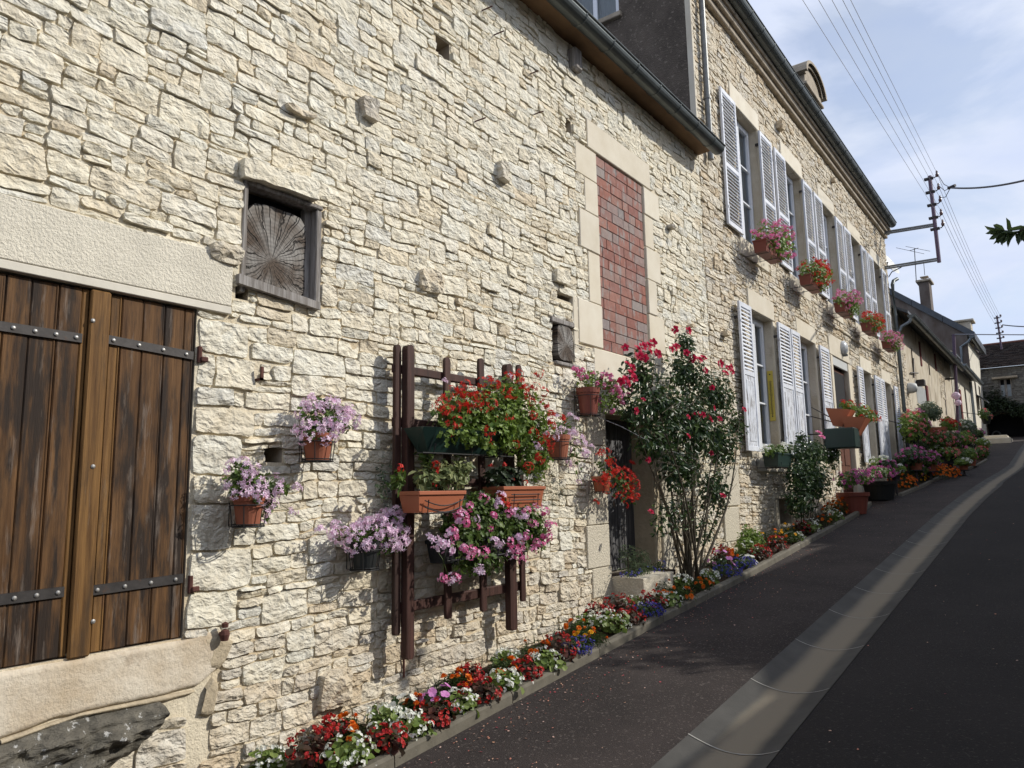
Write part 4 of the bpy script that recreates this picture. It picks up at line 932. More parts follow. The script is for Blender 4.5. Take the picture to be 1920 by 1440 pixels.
# windows ----------------------------------------------------------------
def window(y0, y1, z0, z1, root=house):
    win = link('window', None, root, Vector((-.16, y0, z0)) - Vector(root.location)); f = .055; mb = MB()
    xa, xb = -.20, -.14
    for bx in ((y0 + .002, y0 + f, z0 + .002, z1 - .002), (y1 - f, y1 - .002, z0 + .002, z1 - .002), (y0 + f, y1 - f, z0 + .002, z0 + f), (y0 + f, y1 - f, z1 - f, z1 - .002)): mb.box(xa, xb, *bx, .004)
    part('frame', mb, 'white_frame', win)
    ym = (y0 + y1) / 2
    for a, b in ((y0 + f + .002, ym - .001), (ym + .001, y1 - f - .002)):
        mb = MB(); g = .05
        za, zb_ = z0 + f + .002, z1 - f - .002
        for bx in ((a, a + g, za, zb_), (b - g, b, za, zb_), (a + g, b - g, za, za + .09), (a + g, b - g, zb_ - g, zb_)): mb.box(xa + .01, xb + .012, *bx, .004)
        for t in (.36, .66): zc = za + (zb_ - za) * t; mb.box(xa + .015, xb + .006, a + g, b - g, zc - .014, zc + .014, .003)
        part('sash', mb, 'white_frame', win)
        mb = MB(); mb.quad((xa + .03, a + g, za + .09), (xa + .03, b - g, za + .09), (xa + .03, b - g, zb_ - g), (xa + .03, a + g, zb_ - g)); part('pane', mb, 'glass', win)
    mb = MB(); n = 30
    for i in range(n):
        a = y0 + (y1 - y0) * i / n; b = y0 + (y1 - y0) * (i + 1) / n; xq = lambda i: -.222 + .008 * math.sin(i * 2.3)
        mb.quad((xq(i), a, z0 + .1), (xq(i + 1), b, z0 + .1), (xq(i + 1), b, z1 - .1), (xq(i), a, z1 - .1))
    part('curtain', mb, 'curtain', win); return win
for w in UPW + LOW: window(*w)
# door with grey transom panel
dw = link('front_door', None, house, Vector((-.3, 15.62, 1.5)) - house.location)
mb = MB(); mb.box(-.05, -.0, 15.64, 16.92, 4.10, 4.28, .01); part('transom_panel', mb, 'dish_grey', dw)
mb = MB(); mb.box(-.13, -.08, 15.64, 16.92, 1.46, 4.09, .01)
for a, b, c, d in ((15.75, 16.2, 1.6, 2.0), (16.35, 16.8, 1.6, 2.0), (15.75, 16.2, 2.1, 2.5), (16.35, 16.8, 2.1, 2.5)): mb.box(-.085, -.065, a, b, c, d, .01)
part('door_leaf', mb, 'door_brown', dw)
mb = MB(); mb.box(-.082, -.07, 15.72, 16.83, 2.6, 4.02, .005); part('door_pane', mb, 'dark_room', dw)
mb = MB(); mb.box(-.32, .04, 15.60, 16.95, G(16) - .1, 1.455, .01); part('door_step', mb, 'pitted_stone', dw)
mb = MB(); yy = 16.5; mb.lathe([(.0, .12), (.10, .10), (.145, .06), (.155, .02), (.155, .0), (.12, -.01)], (.015, yy, 4.55), 20, 'x'); 
wl = thing('wall_lamp', (0, yy, 4.55), 'round white bulkhead lamp on the stone lintel over the front door', 'lamp')
part('lamp_glass', mb, 'lamp_glass', wl, smooth=True)
mb = MB(); mb.box(.0, .12, yy - .02, yy + .02, 4.37, 4.42, .01); mb.tube([(.17, yy - .15, 4.55), (.19, yy, 4.55), (.17, yy + .15, 4.55)], .006, 6); mb.tube([(.17, yy, 4.40), (.19, yy, 4.55), (.17, yy, 4.70)], .006, 6); part('lamp_guard', mb, 'galvanised', wl)
# enamel thermometer on the reveal of the first ground floor window
tm = thing('wall_thermometer', (-.08, 11.88, 2.9), 'tall yellow enamel thermometer on the reveal of the nearest ground floor window', 'thermometer')
mb = MB(); mb.box(-.125, -.035, 11.868, 11.886, 2.72, 3.52, .006); part('plate', mb, 'yellow_enamel', tm)
mb = MB(); mb.tube([(-.08, 11.862, 2.80), (-.08, 11.862, 3.36)], .004, 6)
for i in range(26):
    z = 2.84 + i * .02; L_ = .014 if i % 5 else .022
    mb.box(-.08 - L_ - .008, -.088, 11.8655, 11.8675, z, z + .004); mb.box(-.072, -.072 + L_, 11.8655, 11.8675, z, z + .004)
mb.lathe([(.012, -.001), (.012, .003), (0, .003)], (-.08, 11.864, 3.46), 10, 'y'); mb.lathe([(.010, -.001), (.010, .003), (0, .003)], (-.08, 11.864, 2.79), 10, 'y')
part('scale', mb, 'ink', tm)

# ------------------------------------------------------------------ electricity pole on brackets, satellite dish, aerial
pole = thing('bracket_pole', (1.32, 22.5, 7.6), 'purple grey electricity pole held off the house wall by two bracket arms', 'pole')
mb = MB(); pt_, pb_ = yp(1743, 330, 22.5), yp(1761, 492, 22.5); mb.tube([pb_, pt_], .05, 10); part('mast', mb, 'pole_paint', pole)
for (a, b) in (((1655, 440), (1757, 424)), ((1660, 505), (1762, 489))):
    A, B = yp(*a, 22.5), yp(*b, 22.5); mb = MB(); d = Vector(B) - Vector(A)
    for oz in (0, .055): mb.add([(A[0] - .1, 22.47, A[2] + oz), (B[0], 22.47, B[2] + oz), (B[0], 22.53, B[2] + oz), (A[0] - .1, 22.53, A[2] + oz), (A[0] - .1, 22.47, A[2] + oz + .035), (B[0], 22.47, B[2] + oz + .035), (B[0], 22.53, B[2] + oz + .035), (A[0] - .1, 22.53, A[2] + oz + .035)],
        [(3, 2, 1, 0), (4, 5, 6, 7), (0, 1, 5, 4), (1, 2, 6, 5), (2, 3, 7, 6), (3, 0, 4, 7)])
    part('bracket_arm', mb, 'galvanised', pole)
INS = []
for (mx_, my), (ix, iy) in (((1742, 335), (1757, 330)), ((1745, 360), (1760, 354)), ((1748, 384), (1763, 377)), ((1751, 408), (1765, 402)), ((1754, 429), (1768, 422))):
    A, B = Vector(yp(mx_, my, 22.5)), Vector(yp(ix, iy, 22.5)); mb = MB()
    mb.box(A.x - .12, A.x + .10, 22.44, 22.56, A.z - .03, A.z + .02); mb.tube([A + Vector((.05, 0, 0)), A + Vector((.14, 0, .0)), Vector((B.x, B.y, A.z + .04)), B], .014, 6)
    br = part('insulator_arm', mb, 'iron', pole, loc=A)
    mb = MB(); mb.lathe([(.0, .16), (.02, .15), (.03, .11), (.018, .09), (.04, .06), (.042, .02), (.03, -.02), (.0, -.03)], B, 12); part('insulator', mb, 'insulator', br, smooth=True, loc=B); INS.append(B + Vector((0, 0, .1)))
def cable(name, A, B, sag, r, label, m='cable', group=None, n=16):
    A, B = Vector(A), Vector(B); mb = MB(); mb.tube([A.lerp(B, i / n) + Vector((0, 0, -4 * sag * (i / n) * (1 - i / n))) for i in range(n + 1)], r, 5)
    t = link(name, None, None, A, label=label, cat='wire', group=group); part('strand', mb, m, t); return t
topx = (1505, 1535, 1560, 1580, 1595)
for k, (tx, I) in enumerate(zip(topx, INS[::-1])):
    E1 = Vector(yp(tx, 0, 10)); d = E1 - I; cable('power_line', I, I + d * 2.2, .0, .0038, 'thin power line overhead, %s of the five running to the pole' % ('leftmost', 'second from left', 'middle one', 'fourth from left', 'rightmost')[k], 'cable_light', 'five power lines over the street')
FP = Vector(yp(1871, 600, 50)); FI = []
fp = thing('far_pole', (FP.x, 50.2, 8), 'small iron electricity pole standing on the roof at the end of the street', 'pole')
mb = MB(); a, b = yp(1869, 592, 50), yp(1878, 655, 50); mb.tube([b, a], .05, 8); part('mast', mb, 'pole_paint', fp)
for k in range(5):
    A = Vector(yp(1869.5 + 1.3 * k, 596 + 9.5 * k, 50)); B = Vector(yp(1876 + 1.4 * k, 593 + 10 * k, 50)); mb = MB(); mb.box(A.x - .15, A.x + .1, 49.95, 50.05, A.z - .03, A.z + .03); mb.tube([A, Vector((B.x, 50, A.z)), B], .02, 5)
    q = part('insulator_arm', mb, 'iron', fp, loc=A); mb = MB(); mb.lathe([(.0, .12), (.05, .08), (.05, -.02), (0, -.03)], B, 8); part('insulator', mb, 'insulator', q, loc=B); FI.append(B)
for k in range(5): cable('far_power_line', INS[k], FI[k], .25, .005, 'faint wire between the two poles, %s of the five' % ('topmost', 'second from top', 'middle', 'fourth from top', 'lowest')[k], 'cable_light', 'power lines on to the far pole')
J = Vector(yp(1782, 352, 21.5)); tw = cable('twisted_cable', J, yp(1960, 328, 17), .10, .022, 'thick twisted cable crossing the sky to the right of the pole')
mb = MB(); mb.tube([J - Vector((.05, 0, 0)), J + Vector((.12, -.1, 0))], .04, 8)
for k in (0, 1, 2): mb.tube([INS[k], (INS[k] + J) / 2 + Vector((0, 0, -.12)), J], .009, 5)
part('cable_joint', mb, 'cable', tw)
cable('far_crossing_cable', yp(1880, 609, 49), yp(1960, 612, 40), .05, .03, 'dark cable leaving the far pole towards the right')
cable('long_crossing_wire', yp(1790, 627, 33), yp(1960, 628, 33), .0, .02, 'straight wire crossing in front of the far pole', 'cable_light')
ds = thing('satellite_dish', (.25, 23.1, 7.9), 'pale grey satellite dish on the far corner of the house', 'dish')
dc = Vector(yp(1664, 497, 23.3)); mb = MB(); mb.lathe([(.0, .0), (.15, .012), (.28, .045), (.38, .09), (.39, .085)], (0, 0, 0), 24); me = mb.mesh('reflector', 'dish_grey', True)
me.transform(Matrix.Rotation(math.radians(62), 4, 'Y') @ Matrix.Rotation(0.2, 4, 'X')); link('reflector', me, ds, dc - ds.location)
mb = MB(); mb.tube([dc + Vector((0, 0, -.36)), yp(1672, 510, 23.2), yp(1690, 501, 22.8)], .014, 6); mb.tube([(0, 23.0, dc.z), dc], .02, 6); part('feed_arm', mb, 'iron', ds)
ant = thing('roof_aerial', (-.9, 36, 9), 'thin television aerial on a tall mast behind the chimney', 'aerial')
mb = MB(); mb.tube([yp(1718, 527, 36), yp(1714.5, 466, 36)], .018, 5)
mb.tube([yp(1706, 470, 36), yp(1722, 465, 36)], .014, 5); mb.tube([yp(1680, 464.5, 36), yp(1733, 476, 36)], .009, 4); mb.tube([yp(1698, 462, 36), yp(1744, 471, 36)], .009, 4); mb.tube([yp(1734, 516, 36), yp(1732, 494, 36)], .012, 4)
part('mast', mb, 'cable', ant)

# ------------------------------------------------------------------ farmhouse with peeling render
FX = -.02
gz = lambda px, py, x: WZ(px, py, x)
farm = thing('rendered_farmhouse', (0, 30, G(30)), 'low farmhouse of peeling cream render with a deep dark eave beyond the stone house', 'house')
fe = WZ(1735, 627, .4)                                    # gutter height
fz = fe + .10
fh = [(24.9, 25.5, 2.7, 3.5, .2), (26.9, 28.5, 2.3, 3.75, .25), (28.62, 28.63, 2, 2.01, .01), (25.85, 26.1, 5.2, 5.95, .12), (29.4, 29.7, 5.5, 5.9, .12), (33.3, 34.2, 2.9, 4.35, .2), (31.3, 32.2, 2.8, 4.1, .2)]
wall_back(farm, 'wall', ['old_render', 'cornice_stone', 'dark_room'], FX, 22.95, 35.8, 1.2, fz + .3, fh)
rects = rubble(23.0, 25.6, 1.9, 5.6, (.12, .36), (.05, .12), rg, zfun=lambda y: G(y) - .1)
for h in fh: rects = [q for r in rects for q in rect_minus(r, h)]
rects = [r for r in rects if r[1] < 24.6 + .9 * mnoise.noise(Vector((0, 0, r[2] * 1.5))) + .25 * (6 - r[2]) and r[3] - r[2] > .02 and r[1] - r[0] > .03]
lay_wall(farm, rects, FX + .008, 'limestone_warm', rg, top=60, rough=.01, gap=.005, cell=.09)
rects = rubble(32.0, 33.4, 5.0, fz, (.12, .36), (.06, .12), rg); lay_wall(farm, rects, FX + .006, 'limestone_warm', rg, top=0, rough=.01, cell=.1)
mb = MB(); ya_, yb_ = WY(1712, 735), WY(1740, 765)
mb.add([(FX + .006, WY(1716, 712), WZ(1716, 712)), (FX + .006, WY(1738, 733), WZ(1738, 733)), (FX + .006, WY(1741, 765), WZ(1741, 765)), (FX + .006, WY(1722, 755), WZ(1722, 755))], [(3, 2, 1, 0)]); part('cement_patch', mb, 'cement_patch', farm)
mb = MB(); a = WY(1737, 740); mb.box(FX, FX + .05, a, a + .32, WZ(1740, 765), WZ(1738, 724), .01); part('red_shutter', mb, 'red_wood', farm)
for (px, py0, py1) in ((1723, 640, 682), (1752, 663, 692)):
    mb = MB(); a = WY(px, py0); mb.box(FX - .03, FX + .03, a, a + .22, WZ(px, py1), WZ(px, py0), .01); part('loft_shutter', mb, 'red_wood', farm)
mb = MB(); mb.tube([(.02, WY(1711, 672), WZ(1711, 672)), (.02, WY(1712, 708), WZ(1712, 708))], .025, 6); mb.tube([(.02, WY(1706, 699), WZ(1706, 699)), (.05, WY(1718, 700), WZ(1718, 700))], .02, 5); part('wall_anchor', mb, 'iron', farm)
mb = MB(); y, z = P(1703, 728); mb.lathe([(.0, .25), (.12, .22), (.16, .1), (.16, 0)], (0, y, z), 14, 'x'); part('wall_vent', mb, 'dish_grey', farm, smooth=True)
mb = MB(); y, z = P(1718, 718); mb.box(0, .22, y, y + .3, z - .09, z + .1, .01); part('outdoor_light', mb, 'iron', farm)
mb = MB(); mb.add([(FX - .1, 22.98, fz + .35), (.42, 22.98, fz - .02), (.42, 35.8, fz - .02), (FX - .1, 35.8, fz + .35)], [(0, 1, 2, 3)]); part('soffit', mb, 'bark', farm)
half_gutter(farm, .46, fz - .02, .10, 23.05, 35.6, [24 + 1.6 * i for i in range(7)])
mb = MB(); mb.tube([(.46, 23.1, fz - .06), (.40, 23.08, fz - .22), (.2, 23.0, fz - .34), (.12, 22.97, fz - .5), (.12, 22.95, fz - 1.0)], .045, 8); part('swan_neck', mb, 'zinc_pale', farm)
roof_slab(farm, 'roof', 'slate', .40, fz + .02, -5, fz + 2.9, 23.0, 35.8)
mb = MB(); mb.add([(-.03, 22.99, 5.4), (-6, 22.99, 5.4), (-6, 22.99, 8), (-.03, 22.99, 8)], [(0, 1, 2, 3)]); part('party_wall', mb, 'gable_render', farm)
# pole with bracket in front of the farm
lp_ = yp(1788, 627, 33.5)
ps = thing('iron_post', (lp_[0], 33.5, G(33.5)), 'rusty iron post standing against the farmhouse front', 'post')
mb = MB(); b = yp(1797, 835, 33.5); mb.tube([(b[0], 33.5, G(33.5)), lp_], .06, 8); part('mast', mb, 'pole_paint', ps)
A, B = yp(1765, 711, 33.5), yp(1793, 710, 33.5); mb = MB(); mb.tube([A, B], .04, 6); mb.tube([yp(1784, 629, 33.5), yp(1800, 627, 33.5)], .02, 5); part('cross_arm', mb, 'iron', ps)
mb = MB(); c = yp(1792, 742, 33.4); mb.lathe([(.0, .16), (.12, .1), (.17, 0), (.12, -.1), (0, -.16)], c, 8); mb.lathe([(.0, .13), (.1, .08), (.13, 0), (.1, -.08), (0, -.13)], (c[0] + .05, c[1], c[2] - .28), 8); part('hanging_cloth', mb, 'petal_pale', ps)

# ------------------------------------------------------------------ next houses up to the bend
hb = thing('narrow_house', (0, 39, G(39)), 'narrow pale rendered house with a zinc gutter and small roof dormer', 'house')
be = WZ(1808, 692, .4); hz = be + .1
wall_back(hb, 'wall', ['pale_render', 'cornice_stone', 'dark_room'], .0, 35.82, 43.8, 1.5, hz + .3, [(37.2, 37.9, WZ(1809, 800), WZ(1808, 745), .15), (40.3, 41.0, 4.2, 6.2, .15)])
mb = MB(); mb.box(0, .05, 37.0, 37.2, WZ(1809, 815), WZ(1807, 728), .01); mb.box(0, .05, 37.9, 38.4, WZ(1812, 812), WZ(1812, 742), .01); part('shutter', mb, 'red_wood', hb)
half_gutter(hb, .46, hz, .10, 35.9, 43.7, [37, 39, 41], 'zinc_pale'); roof_slab(hb, 'roof', 'slate', .4, hz + .04, -4.5, hz + 2.2, 35.8, 43.8)
downpipe(hb, .1, 36.3, G(36.3), hz, .06, 'zinc_pale'); downpipe(hb, .1, 42.5, G(42.5), hz, .06, 'zinc_pale')
mb = MB(); c1, c2 = yp(1796, 660, 39.5), yp(1816, 690, 39.5)
mb.box(-1.6, -.25, 39.5, 41.2, hz + .1, c1[2] + .1, .02); dq = part('dormer', mb, 'old_render', hb, label='small roof dormer with a white window')
mb = MB(); mb.box(-.25, -.2, 39.75, 40.6, hz + .25, c1[2] - .05, .01); part('dormer_window', mb, 'white_frame', dq)
roof_slab(hb, 'dormer_roof', 'slate', -.1, c1[2] - .1, -2.2, c1[2] + .55, 39.3, 41.3)
hc = thing('grey_gabled_house', (0, 46, G(46)), 'tall house with a streaked grey gable, slate verge and high chimney', 'house')
yG = 43.85; c0 = yp(1822, 632, yG); c9 = yp(1668, 552, yG); ez = c0[2]; slp = (c9[2] - c0[2]) / (c0[0] - c9[0])
gtop = lambda x: ez + slp * (c0[0] - x)
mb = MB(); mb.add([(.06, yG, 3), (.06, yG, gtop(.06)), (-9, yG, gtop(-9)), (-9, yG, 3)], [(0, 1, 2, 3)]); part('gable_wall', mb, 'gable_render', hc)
wall_back(hc, 'wall', ['pale_render', 'cornice_stone', 'dark_room'], .06, yG, 49.6, 2.5, ez, [(45, 45.9, 5.2, 7.0, .2), (47.2, 48.1, 5.2, 7.0, .2)])
th = .36; mb = MB()
xs = [c0[0] + .15 - 1.35 * i for i in range(8)]
for i, (a, b) in enumerate(zip(xs, xs[1:])):
    m2 = MB(); m2.add([(x, y, gtop(x) + d) for y in (yG - .12, 49.9) for (x, d) in ((a, 0), (b + .02, 0), (b + .02, th), (a, th))], [(0, 1, 2, 3), (4, 7, 6, 5), (3, 2, 6, 7), (0, 4, 5, 1), (0, 3, 7, 4), (1, 5, 6, 2)])
    part('verge_slate', m2, 'slate', hc)
cx0, cx1 = yp(1723, 560, 46)[0], yp(1751, 560, 46)[0]; czt = yp(1735, 527, 46)[2]
mb = MB(); mb.box(cx0 + .1, cx1 - .12, 45.6, 46.6, gtop(cx1) - 1, czt - .12, .01); ch_ = part('chimney', mb, 'gable_render', hc)
mb = MB(); mb.box(cx0 - .02, cx1 + .0, 45.45, 46.75, czt - .12, czt - .0, .02); mb.box((cx0 + cx1) / 2 - .2, (cx0 + cx1) / 2 + .2, 45.9, 46.3, czt + .22, czt + .27, .01); mb.tube([((cx0 + cx1) / 2, 46.1, czt), ((cx0 + cx1) / 2, 46.1, czt + .22)], .1, 8); part('chimney_cap', mb, 'cornice_stone', ch_)
s0 = yp(1790, 603, 46); s1 = yp(1821, 612, 46); mb = MB(); mb.box(s0[0], s1[0], 45.8, 46.8, s1[2] - 1.0, s0[2] - .1, .01); mb.box(s0[0] - .1, s1[0] + .15, 45.7, 46.9, s0[2] - .1, s0[2], .01); part('stack', mb, 'old_render', hc)
half_gutter(hc, .28, ez + .02, .12, yG - .3, 49.5, []); roof_slab(hc, 'roof', 'slate', .3, ez + .06, -6, ez + 5, yG, 49.8)
q = yp(1820, 636, yG - .2); mb = MB(); mb.tube([(.3, yG - .2, ez), (.1, yG - .15, ez - .25), (-.25, yG - .1, ez - .45), (-.3, yG - .1, ez - 3.4)], .07, 8); part('downpipe', mb, 'zinc_pale', hc)
mb = MB(); a, b = yp(1827, 743, 46), yp(1852, 754, 46); mb.add([(.06, 45.5, a[2]), (b[0], 45.5, b[2]), (b[0], 47, b[2]), (.06, 47, a[2]), (.06, 45.5, a[2] + .06), (b[0], 45.5, b[2] + .06), (b[0], 47, b[2] + .06), (.06, 47, a[2] + .06)], [(3, 2, 1, 0), (4, 5, 6, 7), (0, 1, 5, 4), (1, 2, 6, 5), (2, 3, 7, 6)]); part('door_canopy', mb, 'slate', hc)
# cross building that closes the street
cb = thing('cross_barn', (2, 50, G(50)), 'dark tiled stone barn closing the end of the street above a black gateway', 'barn')
CE = yp(1880, 688, 50)[2]; wA, wB = yp(1872, 712, 50), yp(1900, 742, 50); gA, gB = yp(1846, 775, 50), yp(1912, 830, 50)
ch1 = [(wA[0], wB[0], wB[2], wA[2], .3), (gA[0], gB[0] + .3, G(50), gA[2], 1.5)]
mb = MB(); HX = [(-3, 14)]
def wall_y(root, name, mats, Y, x0, x1, z0, z1, holes):
    xs = sorted({x0, x1} | {h[k] for h in holes for k in (0, 1)}); zs = sorted({z0, z1} | {h[k] for h in holes for k in (2, 3)}); mb = MB()
    for a, b in zip(xs, xs[1:]):
        for c, d in zip(zs, zs[1:]):
            if not any(h[0] < (a + b) / 2 < h[1] and h[2] < (c + d) / 2 < h[3] for h in holes): mb.quad((a, Y, c), (b, Y, c), (b, Y, d), (a, Y, d))
    for h in holes:
        a, b, c, d, dp = h; mb.quad((a, Y + dp, c), (b, Y + dp, c), (b, Y + dp, d), (a, Y + dp, d), mi=2)
        mb.quad((a, Y, c), (a, Y + dp, c), (a, Y + dp, d), (a, Y, d), mi=1); mb.quad((b, Y, c), (b, Y + dp, c), (b, Y + dp, d), (b, Y, d), mi=1); mb.quad((a, Y, d), (b, Y, d), (b, Y + dp, d), (a, Y + dp, d), mi=1)
    return part(name, mb, mats, root)
wall_y(cb, 'wall', ['mortar_grey', 'cornice_stone', 'dark_room'], 50.02, -3, 14, 3, CE, ch1)
rects = rubble(.0, 4.5, 4.0, CE, (.15, .5), (.07, .15), rg)
for h in ch1: rects = [q for r in rects for q in rect_minus(r, h)]
mb = MB()
for r in rects:
    if r[1] - r[0] < .05 or r[3] - r[2] < .03: continue
    vs, fs = stone_geo(r, 0, rg, cell=.2, gap=.008); mb.add([(v[1], 50.0 - v[0], v[2]) for v in vs], [f[::-1] for f in fs], tn=rg.random())
part('small_stones', mb, 'limestone_grey', cb, kind='stuff')
mb = MB(); rows = 34; rt = yp(1870, 646, 54.5)[2]
for i in range(rows):
    t0, t1 = i / rows, (i + 1) / rows; za, zb_ = CE + (rt - CE) * t0, CE + (rt - CE) * t1; ya, yb2 = 49.75 + 4.6 * t0, 49.75 + 4.6 * t1; x = .0 + rnd.uniform(-.2, 0)
    while x < 7:
        w = .24; dz = rnd.uniform(0, .012)
        mb.add([(x, ya, za + .03 + dz), (x + w - .008, ya, za + .03 + dz), (x + w - .008, yb2, zb_ + .0), (x, yb2, zb_ + .0), (x, ya, za - .005), (x + w - .008, ya, za - .005)], [(0, 1, 2, 3), (4, 5, 1, 0)], tn=rnd.random()); x += w
part('roof_tiles', mb, 'roof_tile', cb, kind='stuff')
roof_slab2 = MB(); roof_slab2.add([(-3, 49.75, CE - .02), (14, 49.75, CE - .02), (14, 54.35, rt - .03), (-3, 54.35, rt - .03)], [(0, 1, 2, 3)]); part('roof_boards', roof_slab2, 'bark', cb)
mb = MB(); mb.tube([(-.2, 54.35, rt), (14, 54.35, rt + .1)], .1, 8); part('ridge', mb, 'gutter_ridge', cb)
wn_ = link('window', None, cb, Vector((wA[0], 50, wB[2])) - cb.location); mb = MB(); xm = (wA[0] + wB[0]) / 2
for bx in ((wA[0], wA[0] + .07), (xm - .06, xm + .06), (wB[0] - .07, wB[0])): mb.box(bx[0], bx[1], 50.12, 50.18, wB[2], wA[2], .005)
part('frame', mb, 'grey_wood', wn_); mb = MB(); mb.quad((wA[0], 50.16, wB[2]), (wB[0], 50.16, wB[2]), (wB[0], 50.16, wA[2] - .3), (wA[0], 50.16, wA[2] - .3)); part('pane', mb, 'zinc_pale', wn_)
mb = MB(); mb.box(wA[0] - .3, wB[0] + .3, 49.75, 50.1, wA[2] + .02, wA[2] + .14, .02); part('lintel', mb, 'cornice_stone', wn_)
mb = MB(); c = yp(1868, 815, 51); mb.lathe([(.20, -.02), (.24, 0), (.24, .02), (.17, .03), (.16, .0)], (c[0], 51.2, c[2]), 18, 'y'); part('wheel_hub', mb, 'galvanised', cb)

# ------------------------------------------------------------------ the shaded side of the street (out of frame, throws the shade)
def side_house(y0, y1, x0, ht, nm, lab, m):
    t = thing(nm, (x0, (y0 + y1) / 2, G((y0 + y1) / 2)), lab, 'house'); zb_ = G((y0 + y1) / 2); mb = MB()
    mb.box(x0, x0 + 7, y0, y1, G(y0) - .5, zb_ + ht); part('wall', mb, m, t)
    mb = MB(); mb.add([(x0 - .3, y0, zb_ + ht), (x0 - .3, y1, zb_ + ht), (x0 + 3.5, y1, zb_ + ht + 1.8), (x0 + 3.5, y0, zb_ + ht + 1.8), (x0 + 7.3, y0, zb_ + ht), (x0 + 7.3, y1, zb_ + ht)], [(0, 1, 2, 3)[::-1], (3, 2, 5, 4)[::-1], (0, 3, 4), (1, 5, 2), (0, 4, 5, 1)])
    part('roof', mb, 'roof_tile', t)
    y = y0 + 1.2
    while y < y1 - 1.5:
        for z in (zb_ + .9,):
            mb = MB(); mb.box(x0 - .03, x0 + .02, y, y + 1, z, z + 1.3); w = part('window', mb, 'white_frame', t); mb = MB(); mb.box(x0 - .04, x0 - .031, y + .08, y + .46, z + .08, z + 1.22); mb.box(x0 - .04, x0 - .031, y + .54, y + .92, z + .08, z + 1.22); part('pane', mb, 'zinc_pale', w)
        y += 2.6
side_house(-12, 9.6, 6.4, 3.95, 'street_house', 'plain pale street house on the shaded side nearest the viewer', 'pale_render')
side_house(11.4, 15.4, 6.8, 4.45, 'street_house', 'pale cottage behind the walnut tree on the shaded side', 'old_render')
side_house(17.0, 21.4, 6.8, 4.9, 'street_house', 'cream cottage behind the bushy tree on the shaded side', 'pale_render')
side_house(21.5, 27.4, 6.8, 5.2, 'street_house', 'third cottage up the shaded side beside the tallest tree', 'old_render')
side_house(27.5, 48, 7.2, 6.3, 'street_house', 'taller pale street house on the shaded side beyond the trees', 'old_render')

# ------------------------------------------------------------------ plants
def ell(px, py, rx, ry, x, dep):
    """ellipsoid seen at (px,py) with the given half sizes, standing at distance x from the wall"""
    c = wp(px, py, x); e = .05
    ky = abs(proj(x, c[1] + e, c[2])[0] - proj(x, c[1] - e, c[2])[0]) / (2 * e); kx = abs(proj(x + e, c[1], c[2])[0] - proj(x - e, c[1], c[2])[0]) / (2 * e)
    kz = abs(proj(x, c[1], c[2] + e)[1] - proj(x, c[1], c[2] - e)[1]) / (2 * e)
    ry_ = math.sqrt(max((rx * .45) ** 2, rx ** 2 - (kx * dep) ** 2)) / ky
    return (c[0], c[1], c[2], dep, ry_, ry / kz)
TPL = {'round': ([(0, 0, 0), (.42, -.42, .10), (.85, -.5, .05), (1.0, 0, -.12), (.85, .5, .05), (.42, .42, .10)], [(0, 1, 2, 3), (0, 3, 4, 5)]),
       'oval': ([(0, 0, 0), (.35, -.24, .07), (.75, -.19, .03), (1, 0, -.12), (.75, .19, .03), (.35, .24, .07)], [(0, 1, 2, 3), (0, 3, 4, 5)]),
       'strap': ([(0, 0, 0), (.5, -.06, .03), (1, 0, -.22), (.5, .06, .03)], [(0, 1, 2), (0, 2, 3)]),
       'lobed': ([(0, 0, 0), (.25, -.5, .06), (.55, -.26, 0), (.9, -.42, .08), (1.0, 0, -.08), (.9, .42, .08), (.55, .26, 0), (.25, .5, .06)], [(0, 1, 2, 4), (2, 3, 4), (4, 6, 7, 0), (4, 5, 6)])}
def foliage(ells, n, size, shape='lobed', droop=.25, shell=.55, up=.45, out=.25, clump=0, holes=.0):
    tv, tf = TPL[shape]; tv = np.array(tv); vol = np.array([e[3] * e[4] * e[5] for e in ells]) ** .8; vol = vol / vol.sum()
    V = []; Fc = []; T = []; k = 0
    ids = nrg.choice(len(ells), n, p=vol)
    for i in ids:
        e = ells[i]; d = nrg.normal(size=3); d /= np.linalg.norm(d); r = nrg.random() ** (1 - shell) if shell < 1 else 1
        r = max(.12, r * nrg.uniform(.82, 1.12))
        p = np.array(e[:3]) + d * r * np.array(e[3:6])
        if holes and mnoise.noise(Vector(p * 9)) < -holes: continue
        if p[0] < .012: p[0] = .012 + nrg.random() * .03
        nn = d * .75 + np.array([out, 0, up]) + nrg.normal(size=3) * .42; nn /= np.linalg.norm(nn)
        a = nrg.normal(size=3) * .8 + d * .5 + np.array([0, 0, -droop]); a -= a.dot(nn) * nn; a /= max(1e-6, np.linalg.norm(a)); b = np.cross(nn, a)
        s = size * nrg.uniform(.6, 1.25)
        q = p + (tv[:, 0:1] * a + tv[:, 1:2] * b + tv[:, 2:3] * nn) * s
        V.append(q); m = len(tv); t = nrg.random()
        for f in tf: Fc.append(tuple(k + j for j in f)); T.append(t)
        k += m
    return np.concatenate(V), Fc, T
def add_foliage(name, root, mname, *a, **k):
    stuff = k.pop('kind', 'stuff'); V, Fc, T = foliage(*a, **k); base = Vector((0, 0, 0)); r = root
    while r is not None: base += Vector(r.location); r = r.parent
    me = mkmesh(name, V - np.array(base), Fc, mname, tint=T); return link(name, me, root, kind=stuff)
FT = {}
